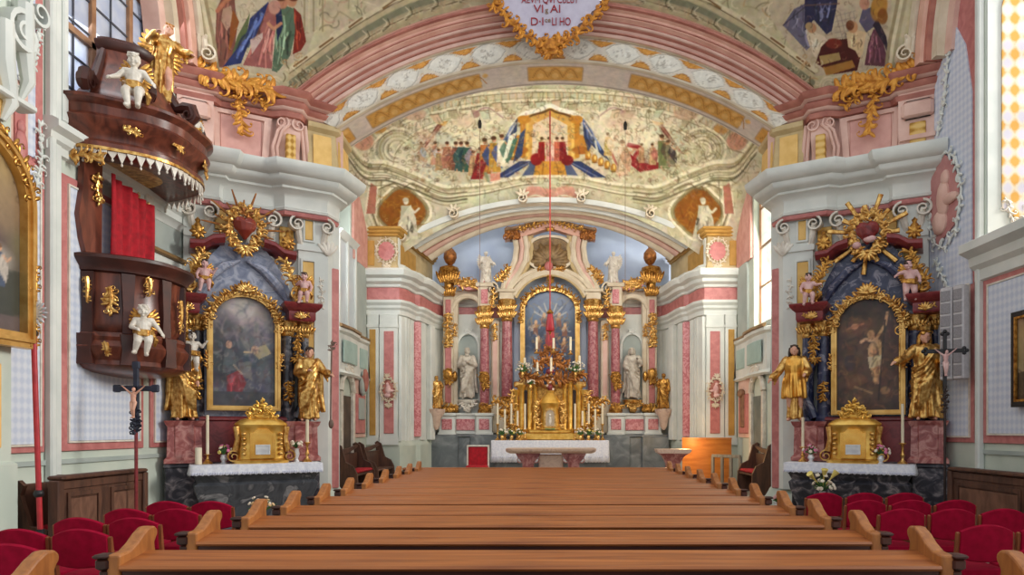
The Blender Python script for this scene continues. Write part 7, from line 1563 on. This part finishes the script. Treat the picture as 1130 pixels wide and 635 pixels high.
m = MB(); rocaille(m, [(-.4, 6.5), (0, 6.42), (.4, 6.5)], .18, 11, 6, -.02); rocaille(m, [(-.04, 6.4), (0, 6.15)], .12, 5, 7, -.02); m.build('gilded_clasp', GOLDO, HA)
m = MB(); pts = [(-1.35, 7.55), (-1.0, 7.62), (-.6, 7.72), (-.25, 7.84), (0, 7.9), (.25, 7.84), (.6, 7.72), (1.0, 7.62), (1.35, 7.55)]
m.loft([[(x, y, z+dz) for y, dz in ((-.12, 0), (-.2, .06), (-.2, .12), (.3, .12), (.3, 0))] for x, z in pts]); m.build('crowning_cornice', mk('umber_moulding', rgb(140, 106, 72), rgb(110, 80, 54), 5, .5), HA)
m = MB(); m.loft([[(x, y, z+dz) for y, dz in ((-.08, -.2), (-.08, 0), (.2, 0), (.2, -.2))] for x, z in pts]); m.build('crowning_frieze', SALMON, HA)
m = MB(); rocaille(m, pts[1:-1], .17, 18, 8, -.2); shell(m, (0, 7.6), .18, 7, .2, PI-.2, -.14); m.build('crown_carving', GOLDO, HA)
# central picture
zb, zs, zc = 3.0, 5.35, 5.98
canvas_obj('painting', 'high', arch_half(.76, zs, zc-.06), .32, HA, 1.52, zc-.06-zb, 0, zb)
m = MB(); m.frame(arch_outline(.9, zb-.1, zs, zc+.04), arch_outline(.76, zb, zs, zc-.08), .2, .44); m.build('picture_frame', FRAMEG, HA)
m = MB(); rocaille(m, [(.86*math.cos(b), zs+.66*math.sin(b)) for b in np.linspace(.1, PI-.1, 18)], .17, 24, 4, .2)
for q in (-1, 1): rocaille(m, [(q*.88, 4.9), (q*.88, 5.3)], .13, 7, 6, .2)
rocaille(m, [(0, 6.05), (0, 6.3)], .16, 6, 3, .2); m.build('frame_carving', GOLDO, HA)

# table, cloth, gilded tabernacle shrine
t = thing('high_altar_table', 'stone block of the high altar beneath the white cloth', 'altar', (0, 18.9, .3)); m = MB(); m.bb(-1.55, 1.55, 0, .75, 0, .98, .02); m.bb(-1.6, 1.6, -.05, .8, .98, 1.08, .02); m.build('block', MGREY, t)
cloth_obj('altar_cloth', 'long white lace-edged cloth hanging down the high altar', -1.62, 1.62, -.07, .7, 1.39, .62, (0, 18.9, 0), 0)
t = thing('tabernacle_shrine', 'tall gilded tabernacle shrine with columns on the high altar', 'tabernacle', (0, 19.45, 1.405))
KS = F/19.4
def sz(py): return HC+(CY-py)/KS-1.405
m = MB(); m.bb(-.95, .95, -.14, .2, 0, .22, .03); m.bb(-.6, .6, -.2, .2, .2, .3, .03); m.build('gradine', TABG, t)
m = MB(); m.bb(-.62, .62, .14, .2, .3, 1.6); m.bb(-1.0, 1.0, .16, .2, .2, .9, .02); m.build('gilded_back', GOLDO, t)
m = MB(); R = []
for z, w in ((.3, .3), (.35, .33), (.4, .27), (.9, .25), (1.0, .3), (1.05, .34), (1.1, .3), (1.25, .2), (1.34, .1), (1.4, .12), (1.44, .02)): R.append([(w*math.copysign(abs(math.cos(b))**.7, math.cos(b)), -.02+.22*w/.3*math.copysign(abs(math.sin(b))**.7, math.sin(b)), z) for b in (2*PI*k/24 for k in range(24))])
m.loft(R); m.build('casket', TABG, t)
m = MB(); m.frame(arch_outline(.17, .36, .72, .92, 14), arch_outline(.12, .4, .72, .86, 14), -.27, -.2); m.build('door_frame', GOLD, t)
m = MB(); m.prism(arch_outline(.12, .4, .72, .86, 14), -.235, -.22); m.build('door', mk('silvered_door', rgb(206, 186, 160), rgb(190, 168, 140), 6, .3, .4), t)
m = MB(); m.ell((0, -.26, .56), (.04, .03, .13)); m.ell((0, -.27, .71), (.03, .03, .035)); m.build('figure_relief', IVORY, t)
m = MB(); m.bb(-.14, .14, -.25, -.2, .3, .4, .01); m.build('green_step', mk('green_enamel', rgb(120, 160, 96), rgb(100, 140, 80), 6, .4), t)
for q in (-1, 1):
    for x, h0, h1, r in ((.42, .22, 1.62, .06), (.58, .22, 1.7, .075), (.82, .22, 1.55, .085), (.97, .22, 1.4, .07)):
        m = MB(); m.lathe([(r*1.5, h0), (r*1.6, h0+.08), (r, h0+.14), (r*1.05, (h0+h1)/2), (r*.9, h1-.15), (r*1.2, h1-.1), (r*1.9, h1), (r*1.9, h1+.04), (0, h1+.05)], (q*x, .08, 0), 14); m.build('column', TABG, t)
    m = MB(); m.bb(q*.36, q*.66, -.04, .2, 1.62, 1.76, .03); m.bb(q*.74, q*1.04, -.04, .2, 1.52, 1.68, .03); m.build('entablature', GOLD, t)
    m = MB(); m.prism([(q*.62, .25), (q*.76, .25), (q*.76, 1.4), (q*.62, 1.4)], .12, .2); m.build('dark_slot_panel', mk('slot_dark_brown', rgb(60, 34, 22), rgb(44, 24, 16), 5, .5), t)  # flat panel, the dark of the slots put into its brown
    m = MB(); rocaille(m, [(q*1.02, .2), (q*1.2, .6), (q*1.05, 1.0), (q*1.1, 1.4)], .18, 14, 5+q, .0); rocaille(m, [(q*.3, .3), (q*.4, .7), (q*.34, 1.1)], .15, 11, 8+q, -.14); m.build('gilded_scroll', GOLD, t)
    m = MB(); m.ell((q*1.3, .0, .82), (.2, .12, .12)); rocaille(m, [(q*1.0, .95), (q*1.3, 1.0), (q*1.62, 1.15)], .17, 10, 4, -.05, r=.22); rocaille(m, [(q*1.15, .25), (q*1.25, .6), (q*1.45, .8)], .15, 9, 9, -.05); m.build('side_branch', GOLDO, t)
m = MB(); rocaille(m, [(-.9, 1.9), (-.5, 1.75), (0, 1.72), (.5, 1.75), (.9, 1.9)], .3, 26, 12, -.02, r=.13); rocaille(m, [(-.5, 2.1), (0, 2.3), (.5, 2.1)], .28, 18, 13, .0, r=.13); rocaille(m, [(-.3, 2.4), (0, 2.62), (.3, 2.4)], .22, 12, 14, .02, r=.14); m.build('gilded_canopy', GOLDB, t)
m = MB(); m.ell((0, -.1, 1.95), (.12, .08, .1)); m.ell((0, -.05, 1.5), (.08, .08, .1)); m.build('red_cushion', MREDD, t)
m = MB()
for k in range(8): m.tube([(.02*(k % 2), .05, 1.3+.1*k), (.1*math.sin(k*2.1), -.08, 1.36+.1*k)], [.03, .04], 8)
m.build('relief_cluster', MPINKW, t)
# candles in two banks and bouquets
k = 0
for side_, q in (('left', -1), ('right', 1)):
    for i, (px, py0, py1) in enumerate(((549, 446, 468), (557, 452, 476), (564, 446, 468), (571, 454, 470), (579, 446, 474))):
        x = q*(606.5-px)/KS; zt_ = HC+(CY-py1)/KS; hc = (py1-py0)/KS
        candle('white candle, %s from the outer end in the %s bank on the high altar' % (('first', 'second', 'third', 'fourth', 'fifth')[i], side_), (x, 19.3-.05*(i % 2), 1.405), max(.12, zt_-1.405), hc, .03)
    for i, (dx, h0) in enumerate(((.35, 1.05), (.25, 2.62))):
        pass
for i, (x, z, h, lb) in enumerate(((-.72, 2.0, .34, 'white candle high on the left of the shrine canopy'), (-.36, 1.95, .26, 'short white candle between shrine centre and left flowers'), (.03, 1.95, .4, 'white candle at the middle of the shrine canopy'), (.84, 2.0, .4, 'white candle high on the right of the shrine canopy'), (-.38, 2.58, .34, 'uppermost left white candle before the main painting'), (.1, 2.6, .3, 'uppermost middle white candle before the main painting'), (.58, 2.55, .38, 'uppermost right white candle before the main painting'))):
    candle(lb, (x, 19.3, 1.405+z-.12), .12, h, .035)
for i, (x, z, lb, sp, n_) in enumerate(((-.78, 1.86, 'white flowers on the left shoulder of the gilded shrine', .26, 30), (.72, 1.86, 'white flowers on the right shoulder of the gilded shrine', .26, 30), (-.55, 1.5, 'small white flowers below the left shoulder of the shrine', .12, 12))):
    bouquet('flower_vase', lb, (x, 19.22, 1.405+z-.1), .4, [PETW, STATUE], 20+i, GOLD, n_, sp)
for q, sd in ((-1, 'left'), (1, 'right')):
    for i, (x, cols) in enumerate(((1.35, [PETW]), (1.08, [PETW, PETY]), (.86, [PETW]))):
        bouquet('flower_vase', 'white lilies in vase, %s of three on the %s of the high altar' % (('outermost', 'middle', 'innermost')[i], sd), (q*x, 19.08, 1.405), .34, cols, 30+i+q, GOLD, 10, .15)
t = thing('altar_ornament', 'small gilded ornamental stand at the front of the left high altar table', 'ornament', (-.78, 18.95, 1.405)); m = MB(); shell(m, (0, .02), .14, 9, .05, PI-.05); m.bb(-.1, .1, -.03, .03, 0, .03, .01); m.build('crest', GOLDO, t)
# niche saints, angels, busts
statue('saint_statue', 'pale bearded saint statue in the left niche of the high altar', 'statue', (-2.47, HD-.03, 2.612), .1, 1.56, dict(elL=(.15, -.05, .64), wrL=(.04, -.13, .7), elR=(-.15, -.04, .64), wrR=(-.03, -.14, .68)), STATUE, STATUE, STATUE, 'bald', robe=dict(wide=1.1, cloak=1), seed=41)
statue('saint_statue', 'pale veiled saint statue in the right niche of the high altar', 'statue', (2.47, HD-.03, 2.612), -.1, 1.56, dict(head=(-.02, -.02, .915), elL=(.15, -.06, .68), wrL=(.1, -.15, .74), elR=(-.15, -.04, .63), wrR=(-.1, -.14, .58)), STATUE, STATUE, STATUE, 'veil', robe=dict(wide=1.15, cloak=-1), seed=42)
statue('angel_statue', 'white seated angel beside the left flank of the high altar gable', 'statue', (-1.92, HD+.02, 6.06), .4, .98, dict(elL=(.17, -.06, .66), wrL=(.22, -.15, .6), elR=(-.17, .0, .68), wrR=(-.24, -.05, .6), knL=(.08, -.16, .36), knR=(-.05, -.14, .33)), IVORY, IVORY, IVORY, 'short', robe=dict(wide=1.2, cloak=1, flare=1.1), wings=IVORY, seed=43)
statue('angel_statue', 'white seated angel beside the right flank of the high altar gable', 'statue', (1.9, HD+.02, 6.06), -.4, .98, dict(elR=(-.17, -.06, .66), wrR=(-.22, -.15, .6), elL=(.17, .0, .7), wrL=(.25, -.05, .72), knL=(.06, -.16, .36), knR=(-.07, -.14, .33)), IVORY, IVORY, IVORY, 'short', robe=dict(wide=1.2, cloak=-1, flare=1.1), wings=IVORY, seed=44)
t = thing('wall_console', 'pinkish marble bracket on the left apse wall', 'console', (-3.3, HD-.55, 0)); 
statue('bishop_statue', 'small gilded statue on bracket left of the high altar', 'statue', (-3.3, HD-.55, 2.3), .3, .98, dict(elL=(.17, -.05, .66), wrL=(.12, -.15, .7)), GOLD, GOLD, GOLDO, 'beard', robe=dict(wide=1.2, cloak=1), seed=45)
m = MB(); m.lathe([(.04, 1.7), (.1, 1.8), (.14, 2.05), (.24, 2.2), (.26, 2.3), (0, 2.3)], n=14); m.build('bracket', MPINKW, t)
t2 = thing('wall_console', 'pinkish marble bracket on the right apse wall', 'console', (3.3, HD-.55, 0)); m.build('bracket', MPINKW, t2)
statue('bishop_statue', 'small gilded statue on bracket right of the high altar', 'statue', (3.3, HD-.55, 2.3), -.3, 1.05, dict(elR=(-.17, -.05, .66), wrR=(-.12, -.15, .7)), GOLDO, GOLDO, GOLDB, 'short', robe=dict(wide=1.2, cloak=-1), seed=46)

# ------------------------------------------------------------------ hanging cords, inscription cartouche
t = thing('sanctuary_lamp', 'red glass sanctuary lamp hanging on a long dark red cord', 'lamp', (0, 17.0, 0))
zt = vz(0, 17.0)+.0; zl = zz(366, 17.0)
m = MB(); m.tube([(0, 0, zl+.5), (0, 0, zt)], .02, 6); m.build('cord', mk('red_cord', rgb(176, 66, 58), rgb(140, 44, 40), 20, .7), t)
m = MB(); m.lathe([(0, zl+.0), (.1, zl+.01), (.11, zl+.05), (.09, zl+.25), (.055, zl+.46), (.0, zl+.47)], n=16); m.build('glass', mk('ruby_glass', rgb(178, 22, 40), rgb(146, 12, 28), 5, .4), t)
m = MB(); m.lathe([(.075, zl+.44), (.09, zl+.47), (.03, zl+.55), (.0, zl+.56)], n=14); m.lathe([(0, zl-.1), (.02, zl-.06), (.035, zl+.02), (0, zl+.02)], n=10); m.build('mount', GOLDO, t)
for px, py, lb in ((529.5, 128, 'thin wire with black ceiling fitting hanging left of the painted canopy'), (690, 130, 'thin wire with black ceiling fitting hanging right of the painted canopy')):
    d = 16.9; x = (px-CX)*d/F; t = thing('hanging_cord', lb, 'microphone', (x, d, 0)); z1 = vz(x, d)
    m = MB(); m.tube([(0, 0, zz(345, d)), (0, 0, z1)], .006, 5); m.build('wire', WIRE, t); m = MB(); m.lathe([(0, 0), (.04, .01), (.05, .12), (.03, .2), (0, .21)], (0, 0, z1-.26), 12); m.build('ceiling_fitting', BLACK, t)  # hanging cord with a black fitting up at the ceiling
t = thing('inscription_cartouche', 'scrolled golden cartouche with red painted inscription at the arch crown', 'cartouche', (0, 12.28, 0))
KC = F/12.2
ol = [(607, 60), (594, 54), (588, 44), (578, 40), (572, 30), (562, 26), (556, 14), (545, 8), (548, -6), (566, -30), (607, -40)]
ol = [((a-607)/KC, HC+(CY-b)/KC) for a, b in ol]; half_ = ol+[(-a, b) for a, b in reversed(ol[1:-1])]
m = MB(); inn = [(a*.96, 9.06+(b-9.06)*.96+.02) for a, b in half_]; m.prism([(a*.9, 9.2+(b-9.2)*.86) for a, b in half_], -.12, .02); m.build('board', mk('lilac_board', rgb(196, 190, 206), rgb(180, 172, 190), 4, .7), t)
m = MB(); rocaille(m, [ol[i] for i in (9, 8, 7, 6, 5, 4, 3, 2, 1, 0)]+[(-a, b) for a, b in ol[1:10]], .17, 44, 5, -.1, r=.22); rocaille(m, [(-.2, 8.7), (0, 8.42), (.2, 8.7)], .2, 10, 6, -.12, r=.22); m.tube([(0, -.08, 8.65), (0, -.1, 8.5), (0, -.06, 8.36)], [.12, .1, .02], 8); m.build('gilded_frame', mk('stucco_gold2', rgb(216, 148, 52), rgb(170, 104, 36), 12, .45, .45, bmp=.2), t)
def text(body, size, x, z, parent, mat, y=-.13, wdt=None):
    cu = bpy.data.curves.new('lettering', 'FONT'); cu.body = body; cu.size = size; cu.extrude = .004; cu.align_x = 'CENTER'; cu.align_y = 'CENTER'
    o = bpy.data.objects.new('lettering', cu); COL.objects.link(o); dg = bpy.context.evaluated_depsgraph_get(); me = bpy.data.meshes.new_from_object(o.evaluated_get(dg)); bpy.data.objects.remove(o)
    xs_ = [v.co.x for v in me.vertices]; k = (wdt/(max(xs_)-min(xs_))) if wdt else 1
    for v in me.vertices: v.co = (v.co.x*k, -v.co.z, v.co.y)
    me.materials.append(mat); ob = bpy.data.objects.new('lettering', me); COL.objects.link(ob); ob.parent = parent; ob.location = (x, y, z); return ob
LET = mk('letter_red', rgb(160, 40, 50), rgb(140, 30, 40), 6, .7); LET2 = mk('letter_brown', rgb(150, 120, 90), rgb(130, 100, 70), 6, .7)
def cz(py): return HC+(CY-py)/KC
text('AEVM QVI CoLoT', .17, 0, cz(2), t, LET, wdt=1.02); text('VI', .2, -.2, cz(12), t, LET, wdt=.17); text('g', .13, -.06, cz(13), t, LET2); text('AI', .2, .1, cz(12), t, LET, wdt=.18)
text('D·I', .2, -.23, cz(26), t, LET, wdt=.22); text('ce', .12, -.04, cz(24), t, LET2); text('LI HO', .2, .2, cz(26), t, LET, wdt=.33)
# ------------------------------------------------------------------ camera, light
cam = bpy.data.cameras.new('camera'); co = bpy.data.objects.new('camera', cam); COL.objects.link(co)
co.location = (0, 0, HC); co.rotation_euler = (PI/2, 0, 0); cam.sensor_width = 36; cam.lens = F/1130*36
cam.shift_x = (565-CX)/1130; cam.shift_y = (CY-317.5)/1130; cam.clip_start = .05; sc.camera = co
w = bpy.data.worlds.new('daylight'); sc.world = w; w.use_nodes = True
bg = w.node_tree.nodes['Background']; bg.inputs['Color'].default_value = (.93, .96, 1, 1); bg.inputs['Strength'].default_value = .8
def area(name, loc, aim, size, power, col=(1, 1, 1), sy=None):
    l = bpy.data.lights.new(name, 'AREA'); l.energy = power; l.color = col; l.size = size
    if sy: l.shape = 'RECTANGLE'; l.size_y = sy
    o = bpy.data.objects.new(name, l); COL.objects.link(o); o.location = loc
    o.rotation_euler = (Vector(aim)-Vector(loc)).to_track_quat('-Z', 'Y').to_euler(); return o
area('window_daylight_right', (15, 8.3, 9.2), (-4, 12.2, 4.5), 4.0, 3300, (1, .95, .87), 4.5)
area('nave_daylight_right', (7.2, 2.0, 6.8), (-4, 11, 3), 2.6, 130, (1, .96, .9), 3)
l = bpy.data.lights.new('screen_lamp', 'POINT'); l.energy = 26; l.color = (1, .62, .25); l.shadow_soft_size = .12; lo = bpy.data.objects.new('screen_lamp', l); COL.objects.link(lo); lo.location = (3.3, 16.75, 1.5)
area('window_daylight_left', (-6.5, 9.9, 7.2), (0, 10.5, 3), 2, 60, (.9, .95, 1), 3)
area('chancel_daylight_right', (4.85, 15.5, 5.8), (-1, 18, 4), 1.6, 130, (1, .95, .86), 3)
area('chancel_daylight_left', (-4.7, 15.0, 5.8), (1, 18, 4), 1.4, 90, (.95, .97, 1), 3)
area('chancel_fill', (0, 13.9, 7.6), (0, 18.5, 6.5), 3, 130, (1, .95, .88), .6)  # added unseen area light behind the arch, brightens vault and apse
sc.view_settings.view_transform = 'Standard'; sc.view_settings.look = 'None'; sc.view_settings.gamma = 1; sc.view_settings.use_curve_mapping = False
sc.view_settings.exposure = 0.22
